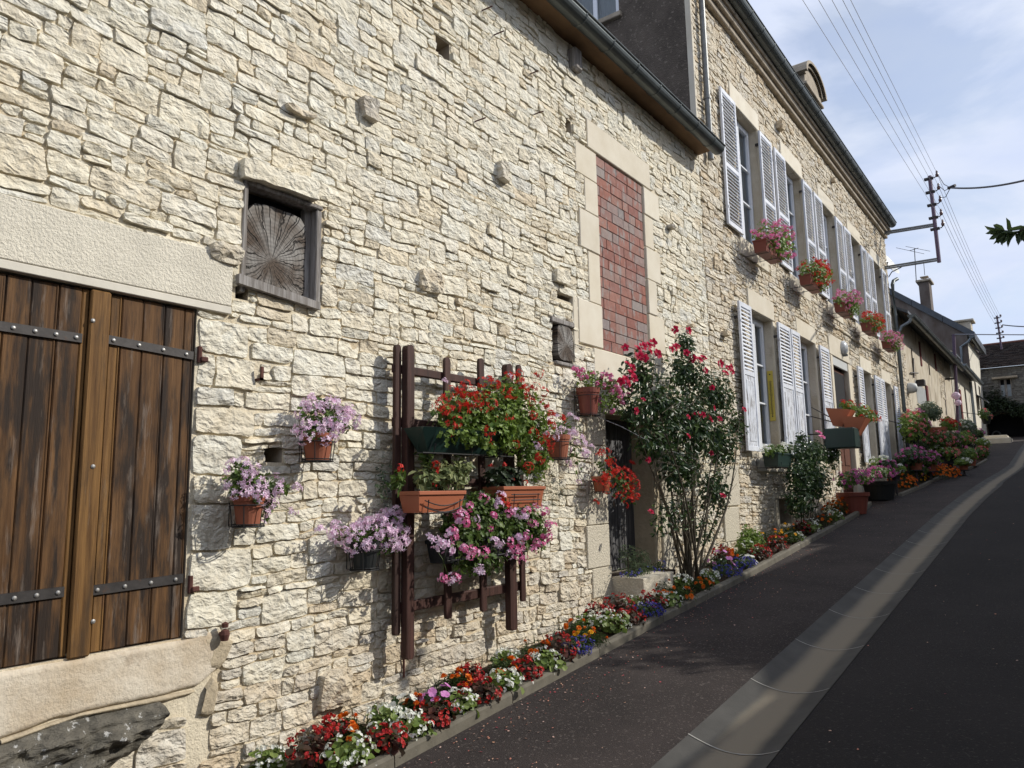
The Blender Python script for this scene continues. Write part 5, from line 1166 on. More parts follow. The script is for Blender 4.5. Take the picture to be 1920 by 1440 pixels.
def petal(mb, c, d, nrm, L_, W_, tn):
    c = Vector(c); d = Vector(d).normalized(); nrm = Vector(nrm).normalized(); s = d.cross(nrm).normalized()
    mb.add([c, c + d * L_ * .5 + s * W_ * .5 + nrm * L_ * .12, c + d * L_ * .9 + s * W_ * .32 + nrm * L_ * .02, c + d * L_ * .97, c + d * L_ * .9 - s * W_ * .32 + nrm * L_ * .02, c + d * L_ * .5 - s * W_ * .5 + nrm * L_ * .12], [(0, 1, 2, 3), (0, 3, 4, 5)], tn=tn)
def flower_mesh(kind, m, v=0):
    key = (kind, m, v)
    if key in FT: return FT[key]
    r = random.Random(hash_(kind + m) + v); mb = MB()
    def rv(): return Vector((r.gauss(0, 1), r.gauss(0, 1), r.gauss(0, 1))).normalized()
    if kind in ('umbel', 'star'):
        R_ = .030 if kind == 'umbel' else .032; nf = 13 if kind == 'umbel' else 9
        for i in range(nf):
            d = rv(); d.z = abs(d.z) * .8 + .1; d.normalize(); c = d * R_ * r.uniform(.55, 1.15); t = r.random()
            a = d.cross(rv()).normalized(); b = d.cross(a)
            for k in range(5):
                an = 2 * PI * k / 5 + r.uniform(-.2, .2); q = a * math.cos(an) + b * math.sin(an) + d * .25
                petal(mb, c, q, d, (.013 if kind == 'umbel' else .017) * r.uniform(.8, 1.15), .011 if kind == 'umbel' else .008, t if k < 3 else min(1, t + .25))
    elif kind == 'rose':
        for ring, (n, rad, L_, W_, lift) in enumerate(((5, .010, .034, .034, .35), (5, .006, .027, .028, .8), (5, .003, .022, .022, 1.5), (3, .001, .018, .016, 3))):
            for k in range(n):
                an = 2 * PI * (k + ring * .5) / n + r.uniform(-.2, .2); q = Vector((math.cos(an), math.sin(an), lift))
                petal(mb, (math.cos(an) * rad, math.sin(an) * rad, ring * .003), q, (-math.cos(an) * .5, -math.sin(an) * .5, 1), L_, W_, r.random() * .5 + .2 * ring)
    elif kind == 'pompom':
        for ring, (n, L_, lift) in enumerate(((9, .019, .15), (8, .015, .6), (6, .011, 1.3), (4, .008, 3))):
            for k in range(n):
                an = 2 * PI * (k + ring * .5) / n + r.uniform(-.2, .2); petal(mb, (0, 0, ring * .003), (math.cos(an), math.sin(an), lift), (0, 0, 1), L_, .011, r.random())
    elif kind == 'cluster':
        for i in range(5):
            c = rv() * .017; c.z = abs(c.z); d = (c.normalized() + Vector((0, 0, .4))).normalized(); a = d.cross(rv()).normalized(); b = d.cross(a); t = r.random()
            for k in range(4):
                an = PI / 2 * k; petal(mb, c, a * math.cos(an) + b * math.sin(an) + d * .3, d, .012 * (1 if k % 2 else .7), .012, t)
    elif kind == 'flat':
        for k in range(5):
            an = 2 * PI * k / 5; petal(mb, (0, 0, 0), (math.cos(an), math.sin(an), .12), (0, 0, 1), .021, .023, r.random())
    me = mb.mesh('flower', m); FT[key] = me; return me
def hash_(s): return sum(ord(c) * (i + 3) for i, c in enumerate(s))
def put_flower(root, kind, m, p, scale=1.0, nrm=None, name='flower_head'):
    p = Vector(p); base = Vector((0, 0, 0)); r = root
    while r is not None: base += Vector(r.location); r = r.parent
    n = Vector(nrm if nrm is not None else (.5, 0, .8)).normalized() + Vector((rnd.gauss(0, .3), rnd.gauss(0, .3), rnd.gauss(0, .3)))
    q = n.to_track_quat('Z', 'Y'); e = (q.to_matrix() @ Matrix.Rotation(rnd.uniform(0, 6.28), 3, 'Z')).to_euler()
    return link(name, flower_mesh(kind, m, rnd.randrange(3)), root, p - base, rot=e, scale=scale * rnd.uniform(.85, 1.15))
def surf_points(ells, n, bias=(.75, -.45, .6), mind=.045):
    out = []; vol = [(e[4] * e[5]) for e in ells]; tries = 0; b = Vector(bias)
    while len(out) < n and tries < n * 60:
        tries += 1; e = rnd.choices(ells, vol)[0]; d = Vector((rnd.gauss(0, 1), rnd.gauss(0, 1), rnd.gauss(0, 1))).normalized()
        if d.dot(b) < -.05: continue
        k = rnd.uniform(.85, 1.1); p = Vector((e[0] + d.x * e[3] * k, e[1] + d.y * e[4] * k, e[2] + d.z * e[5] * k)); p.x = max(p.x, .03)
        if all((p - o[0]).length > mind for o in out): out.append((p, d))
    return out
def joined_flowers(name, root, kind, m, pts, scale=1.0):
    mb = MB()
    for p, d in pts:
        me = flower_mesh(kind, m, rnd.randrange(3)); n = Vector(d) + Vector((0, 0, .5)); M3 = (n.to_track_quat('Z', 'Y').to_matrix() @ Matrix.Rotation(rnd.uniform(0, 6.28), 3, 'Z')) * scale
        t = me.attributes['tint'].data; mb_o = len(mb.v); mb.v += [tuple(Vector(p) + M3 @ v.co) for v in me.vertices]
        for f in me.polygons: mb.f.append(tuple(mb_o + i for i in f.vertices)); mb.fm.append(0); mb.t.append(t[f.index].value)
    if mb.v: part(name, mb, m, root, kind='stuff')
def basket(root, y, z, x, r0, r1, h, m='black_wire'):
    """wire ring holder: wall straps, base ring, uprights"""
    mb = MB(); ring = lambda r, zz, n=18: [(x + r * math.cos(2 * PI * k / n), y + r * math.sin(2 * PI * k / n), zz) for k in range(n + 1)]
    mb.tube(ring(r0, z), .0035, 5, cap=False); mb.tube(ring(r0 * .99, z + .012), .003, 5, cap=False); mb.tube(ring(r1, z + h * .72), .0035, 5, cap=False)
    for k in range(6):
        a = 2 * PI * k / 6 + .2; mb.tube([(x + r0 * math.cos(a), y + r0 * math.sin(a), z), (x + r1 * math.cos(a), y + r1 * math.sin(a), z + h * .72)], .0028, 4)
    mb.tube([(x - r0 * .7, y - r0 * .7, z), (x + r0 * .7, y + r0 * .7, z)], .003, 4); mb.tube([(x - r0 * .7, y + r0 * .7, z), (x + r0 * .7, y - r0 * .7, z)], .003, 4)
    for s_ in (-1, 1): mb.tube([(x - r0 * .5, y + s_ * .03, z), (.012, y + s_ * .03, z + .0), (.012, y + s_ * .03, z + h * 1.05), (.03, y + s_ * .03, z + h * 1.12), (.035, y + s_ * .03, z + h * 1.02)], .0035, 5)
    part('wire_basket', mb, m, root)
def round_pot(root, y, z, x, r0, r1, h, m):
    mb = MB(); mb.lathe([(0, .002), (r0, .002), (r0 + (r1 - r0) * .8, h * .8), (r1 * 1.0, h * .81), (r1 * 1.03, h), (r1 * .94, h), (r1 * .90, h * .9), (0, h * .9)], (x, y, z), 22)
    part('pot', mb, m, root, smooth=False)
# ---- pots in wire baskets on the barn wall
def wall_pot(cpx, cpy, potw, poth, m, petal_m, ells_px, nleaf, nflow, label, kind='star', x=.14, leafm_='leaf_geranium', lsz=.030, fs=1.0, sw=0, extra=()):
    c = wp(cpx, cpy, x); e = .05; ky = abs(proj(x, c[1] + e, c[2])[0] - proj(x, c[1] - e, c[2])[0]) / (2 * e); kx = abs(proj(x + e, c[1], c[2])[0] - proj(x - e, c[1], c[2])[0]) / (2 * e); kz = abs(proj(x, c[1], c[2] + e)[1] - proj(x, c[1], c[2] - e)[1]) / (2 * e)
    r = potw / 2 / math.hypot(ky, kx); h = poth / kz
    t = thing('hanging_geranium', (x, c[1], c[2] - h / 2), label, 'potted plant', 'potted geraniums hooked on the barn wall')
    round_pot(t, c[1], c[2] - h / 2, x, r * .72, r, h, m); basket(t, c[1], c[2] - h / 2 - .006, x, r * 1.0, r * 1.15, h)
    mb = MB(); mb.lathe([(0, .0), (r * .9, .0)], (x, c[1], c[2] + h * .36), 14); part('soil', mb, 'soil', t)
    E = [ell(*q) for q in ells_px]
    add_foliage('foliage', t, leafm_, E, nleaf, lsz, holes=.25)
    mb = MB()
    for p, d in surf_points(E, nflow, mind=.03):
        b = Vector((x + rnd.uniform(-.04, .04), c[1] + rnd.uniform(-.04, .04), c[2] + h * .4)); mid = b.lerp(p, .6) + Vector((0, 0, .02)); mb.tube([b, mid, p], .0016, 3, cap=False)
        put_flower(t, kind, petal_m, p, fs, d + Vector((.3, 0, .3)))
    for q in extra:
        p = Vector(wp(*q, x)); b = Vector((x, c[1], c[2] + h * .4)); mb.tube([b, b.lerp(p, .6) + Vector((0, 0, .03)), p], .0016, 3, cap=False); put_flower(t, kind, petal_m, p, fs)
    part('stems', mb, 'leaf_geranium', t, kind='stuff'); return t
wall_pot(466, 957, 62, 56, 'terracotta', 'petal_pale', [(470, 900, 50, 22, .14, .07), (455, 880, 30, 16, .14, .05), (515, 915, 30, 16, .14, .05), (500, 950, 14, 34, .12, .04), (470, 930, 34, 14, .18, .06)], 420, 30, 'terracotta pot with sparse pale pink geranium nearest the shutters', extra=((555, 915), (548, 960), (487, 983), (600, 995)))
wall_pot(596, 838, 60, 50, 'terracotta', 'petal_pale', [(612, 780, 48, 30, .14, .08), (600, 765, 34, 18, .14, .05), (600, 812, 40, 20, .18, .06), (645, 790, 26, 22, .14, .05)], 420, 48, 'terracotta pot of dense pale pink geranium above the square wall hole')
wall_pot(684, 1040, 56, 52, 'black_plastic', 'petal_pale', [(705, 1010, 52, 34, .15, .09), (735, 1000, 30, 42, .14, .07), (655, 1000, 30, 14, .13, .05), (728, 975, 20, 18, .13, .04)], 420, 75, 'black pot smothered in pale lilac geranium left of the trellis foot', extra=((628, 985), (625, 1000)))
wall_pot(1046, 838, 46, 44, 'terracotta', 'petal_pale', [(1058, 795, 34, 16, .14, .05), (1052, 815, 28, 12, .15, .05), (1080, 850, 20, 34, .12, .04)], 220, 26, 'terracotta pot with trailing lilac geranium between trellis and doorway', extra=((1108, 838), (1085, 905), (1100, 850)))
wall_pot(1103, 753, 44, 50, 'red_plastic', 'petal_pink', [(1120, 715, 40, 18, .16, .07), (1150, 745, 40, 36, .18, .09), (1100, 705, 28, 12, .14, .05), (1165, 725, 22, 30, .18, .06)], 620, 40, 'red plastic pot with pink geranium leaning into the rose', kind='umbel', leafm_='leaf_bright')
wall_pot(1128, 908, 36, 30, 'terracotta_plastic', 'petal_red', [(1160, 905, 36, 26, .20, .09), (1135, 870, 18, 26, .16, .05), (1180, 930, 18, 18, .20, .06)], 240, 42, 'small hanging pot with scarlet geranium beside the plank door', kind='star', extra=((1128, 848), (1118, 942), (1185, 868), (1172, 948), (1115, 905)))

# ---- trellis
TX = .13
tre = thing('trellis', (.1, 4.1, G(4.1)), 'dark red brown wooden trellis fixed to the barn wall and hung with flower boxes', 'trellis')
def bar(name, y0, y1, z0, z1, x0, x1, b=.008):
    mb = MB(); mb.box(x0, x1, y0, y1, z0, z1, b); part(name, mb, 'trellis_wood', tre, loc=(x0, (y0 + y1) / 2, z0))
def vbar(name, p0, p1, ty, tz0, tz1, x0, x1):
    a, b = WY(p0, ty, x1), WY(p1, ty, x1); w = (b - a); mb = MB(); n = 8; zt = tz1; r = w / 2
    pts = [(a, tz0 + r * .6), (a + r * .3, tz0 + r * .15), (b - r * .3, tz0 + r * .15), (b, tz0 + r * .6)] + [((a + b) / 2 + r * math.cos(PI * k / n), zt - r + r * math.sin(PI * k / n)) for k in range(n + 1)]
    m = len(pts); vs = [(x1, y, z) for y, z in pts] + [(x0, y, z) for y, z in pts]; i_ = [(x1 + .003, (a + b) / 2 + (y - (a + b) / 2) * .82, z) for y, z in pts]
    mb.add(vs + i_, [tuple(range(2 * m, 3 * m))] + [(k, (k + 1) % m, 2 * m + (k + 1) % m, 2 * m + k) for k in range(m)] + [(m + k, m + (k + 1) % m, (k + 1) % m, k) for k in range(m)]); part(name, mb, 'trellis_wood', tre, loc=(x0, a, tz0))
vbar('slat', 741, 752, 800, WZ(757, 1190, TX), WZ(747, 645, TX), .095, .12); vbar('post', 763, 777, 950, WZ(770, 1237, .16), WZ(768, 646, .16), .115, .165)
vbar('slat', 834, 845, 700, WZ(848, 1160, TX), WZ(840, 670, TX), .115, .135); vbar('slat', 898, 908, 700, WZ(909, 1147, TX), WZ(903, 672, TX), .115, .135)
vbar('post', 950, 962, 700, WZ(962, 1184, .16), WZ(956, 682, .16), .11, .16); vbar('slat', 971, 979, 750, WZ(984, 1128, TX), WZ(975, 684, TX), .115, .135)
for (py, w) in ((694, .030), (793, .032), (1138, .035), (905, .03)):
    z = WZ(765, py, .11); bar('rail', WY(738, py, .112), WY(982, py, .112), z - w, z + w, .085, .112)
mb = MB(); y = WY(757, 1250, .02); mb.tube([(.02, y, WZ(757, 1200, .02)), (.02, y, WZ(757, 1270, .02))], .008, 5); part('ground_spike', mb, 'rusty_iron', tre)

def trough_box(root, px0, px1, py0, py1, x0, x1, m, taper=.02, ribs=True):
    """window box: near end at px0, far end at px1 (front face), top py0, bottom py1"""
    A = wp(px0, py0, x1); B = wp(px1, py0, x1); z1 = float(A[2]); z0 = WZ(px0, py1, x1); y0, y1 = float(A[1]), float(B[1]); mb = MB()
    mb.frustum(x0, x1, y0, y1, z0, z1, taper, taper); mb.box(x0 - .006, x1 + .008, y0 - .008, y1 + .008, z1 - .022, z1 + .004, .004)
    if ribs: mb.frustum(x0 + .004 + taper, x1 + .004 - taper, y0 + .06, y1 - .06, z0 + .02, z1 - .05, .0, .0)
    part('box', mb, m, root)
    mb = MB(); mb.box(x0 + .01, x1 - .01, y0 + .01, y1 - .01, z1 - .01, z1 + .006); part('soil', mb, 'soil', root); return y0, y1, z0, z1
def plant_box(name, label, loc, group, cat='flower box'): return thing(name, loc, label, cat, group)
GB = 'flower boxes hung on the trellis'
# green trough with scarlet geraniums
c = wp(870, 850, .2); t = plant_box('flower_box', 'long dark green trough of scarlet geraniums high on the trellis', c, GB)
mb = MB(); a = wp(798, 800, .30); b_ = wp(940, 800, .34); z1 = WZ(800, 802, .3); z0 = WZ(830, 848, .32); y0, y1 = WY(799, 800, .37), WY(965, 800, .36)
n = 10; vs = []; fs = []
for i in range(n + 1):
    u = i / n; y = y0 + (y1 - y0) * u; e = 1 - abs(2 * u - 1) ** 6
    for (x, z) in ((.17, z1), (.19 + .02, z0 + .0), (.33 - .01 - .02 * (1 - e), z0), (.38 - .04 * (1 - e), z1 - .02), (.39 - .04 * (1 - e), z1), (.36 - .04 * (1 - e), z1 + .004)): vs.append((x, y + (.09 if i == 0 and z < z1 - .05 else (-.09 if i == n and z < z1 - .05 else 0)), z))
for i in range(n):
    for k in range(5): q = i * 6 + k; fs.append((q, q + 6, q + 7, q + 1))
fs += [(0, 1, 2, 3, 4, 5), tuple(n * 6 + k for k in range(6))[::-1]]; mb.add(vs, fs); part('box', mb, 'green_plastic', t)
mb = MB(); mb.box(.18, .34, y0 + .02, y1 - .02, z1 - .02, z1 - .004); part('soil', mb, 'soil', t)
mb = MB()
for yy in (y0 + .1, (y0 + y1) / 2, y1 - .1): mb.tube([(.12, yy, z1 + .08), (.14, yy, z1 + .02), (.14, yy, z0 - .01), (.34, yy, z0 - .01), (.36, yy, z0 + .05)], .005, 5)
mb.tube([(.34, y0, z0 - .01), (.34, y1, z0 - .01)], .005, 5); part('bracket', mb, 'black_wire', t)
E = [ell(*q) for q in ((875, 775, 62, 42, .30, .10), (930, 765, 50, 52, .32, .11), (985, 790, 50, 60, .30, .10), (1000, 850, 34, 50, .30, .09), (870, 815, 60, 20, .36, .07), (935, 815, 40, 38, .38, .06), (962, 730, 26, 26, .26, .06))]
add_foliage('foliage', t, 'leaf_bright', E, 3900, .036, holes=.34)
HP = [(838, 742), (828, 755), (848, 735), (862, 728), (872, 722), (868, 738), (882, 735), (893, 742), (905, 718), (918, 713), (928, 722), (936, 728), (912, 742), (898, 755), (880, 755), (862, 760), (842, 765), (905, 765), (922, 758), (950, 745), (960, 738), (832, 772), (822, 760),
      (843, 798), (858, 792), (850, 812), (926, 786), (955, 782), (917, 808), (917, 830), (913, 823), (998, 778), (1020, 760), (1032, 778), (1035, 795), (1018, 735), (1003, 728), (985, 730), (965, 710), (975, 718), (985, 745), (995, 755), (1000, 812), (1012, 825), (1022, 815), (1030, 830), (1028, 842), (1012, 863), (992, 875), (966, 833), (870, 770), (890, 768), (1052, 785), (1010, 700), (975, 700), (952, 706), (987, 880), (1012, 858)]
for (px, py) in HP: put_flower(t, 'star', 'petal_red', wp(px, py, .38 + rnd.uniform(-.04, .06)), 1.12, (.8, -.4, .4))
mb = MB()
for (px, py) in HP: p = Vector(wp(px, py, .38)); b = Vector((.28, p.y + rnd.uniform(-.1, .1), z1 + .02)); mb.tube([b, b.lerp(p, .55) + Vector((0, 0, .03)), p - Vector((.02, 0, .01))], .0018, 3, cap=False)
part('stems', mb, 'leaf_geranium', t, kind='stuff')
for (px, py) in ((833, 715), (955, 706), (1024, 815), (1005, 835), (1010, 842)): put_flower(t, 'star', 'petal_pale', wp(px, py, .38), .8)
# two terracotta plastic boxes
for (p0, p1, q0, q1, lab, dark) in ((786, 872, 922, 962, 'terracotta box of variegated leaves and red geranium low left on the trellis', 0), (944, 1021, 913, 953, 'terracotta box of wispy foliage low right on the trellis', 1)):
    c = wp((p0 + p1) / 2, q1, .3); t = plant_box('flower_box', lab, c, GB)
    y0, y1, z0, z1 = trough_box(t, p0, p1, q0, q1, .18, .36, 'terracotta_plastic', .022); ym = (y0 + y1) / 2
    mb = MB()
    for dz in (.0, -.04): mb.tube([(.372, ym - .18 + .36 * k / 8, z1 - .055 + dz - .035 * math.sin(PI * k / 8) * (1 - dark)) for k in range(9)], .004, 5)
    for yy in (ym - .15, ym + .15): mb.tube([(.10, yy, z1), (.14, yy, z0 - .006), (.365, yy, z0 - .006), (.376, yy, z1 - .05)], .004, 5)
    mb.tube([(.35, y0 + .05, z0 - .006), (.35, y1 - .05, z0 - .006)], .004, 5); part('bracket', mb, 'black_wire', t)
    if not dark:
        add_foliage('foliage', t, 'leaf_variegated', [ell(*q) for q in ((840, 890, 42, 26, .28, .10), (865, 880, 22, 24, .28, .08), (800, 895, 26, 20, .26, .08))], 420, .052, 'oval')
        add_foliage('tall_shoot', t, 'leaf_geranium', [ell(*q) for q in ((798, 850, 12, 40, .24, .05), (745, 900, 16, 20, .28, .05))], 110, .055, 'oval')
        for q in ((748, 878), (815, 882), (817, 872), (792, 810), (815, 908), (797, 812)): put_flower(t, 'umbel', 'petal_red', wp(*q, .30), .8)
        add_foliage('trailing_leaves', t, 'leaf_silver', [ell(720, 905, 20, 50, .06, .04)], 90, .03, 'oval')
    else:
        add_foliage('foliage', t, 'leaf_silver', [ell(*q) for q in ((1005, 890, 40, 26, .28, .10), (1040, 920, 26, 34, .24, .08))], 900, .022, 'strap')
        add_foliage('dark_leaves', t, 'leaf_ivy', [ell(*q) for q in ((945, 895, 34, 22, .26, .09),)], 220, .045, 'round')
        for q in ((945, 872), (920, 875), (985, 905), (960, 900), (932, 932)): put_flower(t, 'umbel', 'petal_red', wp(*q, .30), .7)
# the low mass of pink and white geraniums
t = plant_box('flower_box', 'dark trough overflowing with pink and white geraniums at the foot of the trellis', wp(930, 1060, .25), GB)
y0, y1, z0, z1 = trough_box(t, 835, 985, 1015, 1058, .17, .34, 'black_plastic', .02, False)
mb = MB(); mb.tube([(.355, y0, z0 + .02), (.355, y1, z0 + .02)], .005, 5)
for yy in (y0 + .1, (y0 + y1) / 2, y1 - .1): mb.tube([(.12, yy, z1), (.14, yy, z0 - .006), (.36, yy, z0 - .006), (.36, yy, z1)], .005, 5)
part('bracket', mb, 'black_wire', t)
E = [ell(*q) for q in ((900, 985, 70, 50, .30, .12), (970, 985, 56, 46, .30, .10), (870, 1010, 44, 40, .30, .10), (905, 1050, 50, 28, .32, .08), (1005, 1000, 26, 34, .28, .08), (905, 945, 44, 26, .28, .08))]
add_foliage('foliage', t, 'leaf_geranium', E, 3800, .034, holes=.34)
PP = [(906, 935), (880, 950), (868, 968), (860, 972), (872, 980), (890, 972), (925, 968), (893, 988), (918, 992), (843, 1000), (852, 1008), (833, 1018), (825, 1025), (850, 995), (810, 1012), (955, 963), (965, 960), (980, 968), (985, 958), (1008, 952), (1022, 960), (998, 982), (1028, 985), (1035, 990), (1030, 1005), (1020, 1010), (985, 1005), (975, 1010), (925, 1015), (935, 1022), (955, 1015), (870, 1030), (888, 1035), (882, 1040), (908, 1035), (965, 1030), (970, 1040), (980, 1050), (955, 1040), (1000, 1030), (1008, 1018), (840, 1030), (855, 1083), (848, 1086), (832, 1084), (900, 1072), (975, 1025), (858, 963), (1015, 1020), (940, 930), (935, 945)]
for (px, py) in PP: put_flower(t, rnd.choice(('umbel', 'star')), rnd.choice(('petal_pink', 'petal_pink', 'petal_pink', 'petal_pale') if px > 826 else ('petal_pale',)), wp(px, py, .40 + rnd.uniform(-.04, .05)), 1.15, (.8, -.4, .4))
for q in ((938, 933), (942, 945), (950, 950)): put_flower(t, 'umbel', 'petal_red', wp(*q, .36), 1.0)
mb = MB()
for (px, py) in PP: p = Vector(wp(px, py, .38)); b = Vector((.26, min(max(p.y, y0), y1) + rnd.uniform(-.1, .1), z1)); mb.tube([b, b.lerp(p, .55) + Vector((.0, 0, .02)), p - Vector((.02, 0, .01))], .0018, 3, cap=False)
part('stems', mb, 'leaf_geranium', t, kind='stuff')

# ---- roses
def cane_path(a, b, bow, n=7):
    a, b = Vector(a), Vector(b); side = Vector((rnd.uniform(0, 1), rnd.gauss(0, .6), rnd.gauss(0, .2))) * bow
    return [a.lerp(b, i / n) + side * math.sin(PI * i / n) + Vector((mnoise.noise(Vector((i, a.y, b.y))) * .02, mnoise.noise(Vector((i * .7, b.y, a.z + 3))) * .035, 0)) for i in range(n + 1)]
rose = thing('climbing_rose', (.3, 7.75, G(7.75)), 'tall climbing rose with crimson blooms trained beside the plank door', 'rose bush')
bx, by = .28, WY(1290, 1070, .28); bz = G(by) + .03; tips = [(1195, 660), (1230, 700), (1290, 640), (1255, 720), (1320, 680), (1365, 700), (1345, 780), (1385, 790), (1180, 760), (1215, 820), (1300, 770), (1275, 850), (1370, 870), (1160, 720), (1330, 900)]
mb = MB()
for k, q in enumerate(tips):
    x = rnd.uniform(.15, .42); e = Vector(wp(*q, x)); s = Vector((bx + rnd.uniform(-.06, .08), by + rnd.uniform(-.16, .16), bz)); pth = cane_path(s, e, rnd.uniform(.02, .12)); mb.tube(pth, rnd.uniform(.009, .019), 6, r1=.004)
    for j in (3, 4, 5, 6):
        p = pth[j]; mb.tube([p, p + Vector((rnd.uniform(-.05, .15), rnd.uniform(-.25, .25), rnd.uniform(.05, .25))), p + Vector((rnd.uniform(-.05, .2), rnd.uniform(-.35, .35), rnd.uniform(.15, .45)))], .005, 4, r1=.002)
for k in range(3):
    s = Vector((bx + rnd.uniform(-.1, .1), by + rnd.uniform(-.15, .2), bz)); e = s + Vector((rnd.uniform(-.1, .2), rnd.uniform(-.5, .5), rnd.uniform(.6, 1.1))); mb.tube(cane_path(s, e, .06), .010, 5, r1=.004)
part('canes', mb, 'cane', rose)
mb = MB(); mb.tube(cane_path((bx, by, bz - .02), (bx + .02, by + .02, bz + .55), .01), .032, 8, r1=.018); part('trunk', mb, 'cane', rose)
E = [ell(*q) for q in ((1200, 700, 36, 46, .30, .14), (1235, 760, 50, 60, .32, .16), (1290, 700, 42, 50, .30, .15), (1340, 740, 44, 50, .30, .15), (1300, 800, 60, 70, .34, .18), (1225, 830, 44, 40, .34, .15), (1350, 830, 34, 60, .30, .14), (1275, 880, 44, 40, .34, .15), (1190, 770, 34, 40, .32, .13), (1340, 920, 32, 50, .3, .12), (1285, 645, 20, 24, .26, .08), (1382, 800, 16, 40, .26, .07), (1265, 960, 40, 40, .34, .12), (1320, 990, 28, 40, .32, .1), (1240, 985, 26, 22, .32, .08))]
add_foliage('foliage', rose, 'leaf_rose', E[:12], 8200, .064, 'oval', holes=.30, shell=.2)
add_foliage('lower_foliage', rose, 'leaf_rose', E[12:], 380, .05, 'oval', holes=.0)
RS = [(1172, 652), (1185, 690), (1195, 655), (1205, 650), (1215, 648), (1224, 643), (1200, 667), (1208, 672), (1192, 668), (1218, 660), (1232, 662), (1176, 683), (1172, 712), (1183, 700), (1188, 710), (1178, 720), (1165, 715), (1205, 750), (1192, 770), (1233, 664), (1258, 655), (1265, 652), (1290, 620), (1287, 662), (1268, 650), (1298, 672), (1310, 675), (1318, 672), (1350, 682), (1365, 690), (1372, 697), (1360, 700), (1370, 688), (1322, 695), (1335, 727), (1290, 782), (1300, 778), (1318, 778), (1332, 788), (1345, 782), (1395, 768), (1338, 765), (1311, 790), (1333, 850), (1355, 930), (1215, 862), (1290, 818), (1220, 960), (1265, 618), (1310, 778), (1328, 782), (1349, 786)]
for (px, py) in RS: put_flower(rose, 'rose', 'petal_rose', wp(px, py, .42 + rnd.uniform(-.05, .06)), 1.12 if py < 720 else .85, (.8, -.45, .35), name='rose_bloom')
tie = thing('guy_wire', wp(1115, 780, .1), 'thin pale wire strung across the plank doorway in front of the rose', 'wire'); mb = MB(); mb.tube([wp(1112, 778, .05), wp(1165, 800, .3), wp(1240, 840, .42), wp(1340, 872, .3), wp(1385, 880, .1)], .003, 4); part('strand', mb, 'cable_light', tie)
def bush(name, lab, cat, base_px, ells_px, nl, sz, m, shape, flowers=(), fkind='rose', fm='petal_rose', fs=.9, stems=6, grp=None, x=.3, holes=.2):
    E = [ell(*q) for q in ells_px]; y = sum(e[1] for e in E) / len(E); y = WY(*base_px, x); t = thing(name, (x, y, G(y)), lab, cat, grp); mb = MB()
    for k in range(stems):
        e = rnd.choice(E); mb.tube(cane_path((x + rnd.uniform(-.05, .05), y + rnd.uniform(-.08, .08), G(y) + .02), (e[0], e[1] + rnd.uniform(-.5, .5) * e[4], e[2] + rnd.uniform(-.2, .6) * e[5]), .05), .009, 5, r1=.003)
    part('stems', mb, 'cane', t); add_foliage('foliage', t, m, E, nl, sz, shape, holes=holes)
    for f in flowers: put_flower(t, fkind, fm, wp(f[0], f[1], f[2] if len(f) > 2 else .45), fs)
    return t
bush('rose_bush', 'dark leafy rose bush with one pink bloom under the ground floor windows', 'rose bush', (1510, 960), [(1515, 850, 36, 30, .4, .2), (1505, 890, 34, 36, .42, .22), (1530, 900, 30, 40, .42, .22), (1500, 940, 30, 30, .42, .2), (1560, 850, 16, 30, .36, .12), (1500, 820, 10, 14, .35, .1)], 5200, .065, 'leaf_rose', 'oval',
     ((1541, 820), (1535, 812)), fs=1.5, fm='petal_pink')
bush('leafy_plant', 'bright green feathery plant standing against the pitted corner stones', 'plant', (1407, 1035), [(1405, 1005, 22, 20, .3, .13), (1420, 1020, 18, 20, .3, .1), (1395, 1020, 14, 16, .3, .1)], 900, .035, 'leaf_bright', 'lobed', stems=4)
bush('lavender', 'grey green lavender spilling over the stone trough', 'plant', (1180, 1080), [(1178, 1040, 16, 22, .12, .1), (1200, 1045, 14, 18, .12, .1), (1195, 1065, 30, 10, .15, .1)], 420, .07, 'leaf_silver', 'strap', stems=8, x=.12)
t = thing('trailing_lobelia', wp(1205, 1075, .2), 'low blue lobelia along the rim of the stone trough', 'flowers'); E = [ell(1200, 1072, 34, 7, .2, .08), ell(1235, 1062, 16, 12, .15, .07)]
add_foliage('foliage', t, 'leaf_feather', E, 380, .022, 'oval'); joined_flowers('flowers', t, 'cluster', 'petal_blue', surf_points(E, 26, mind=.02), .6)

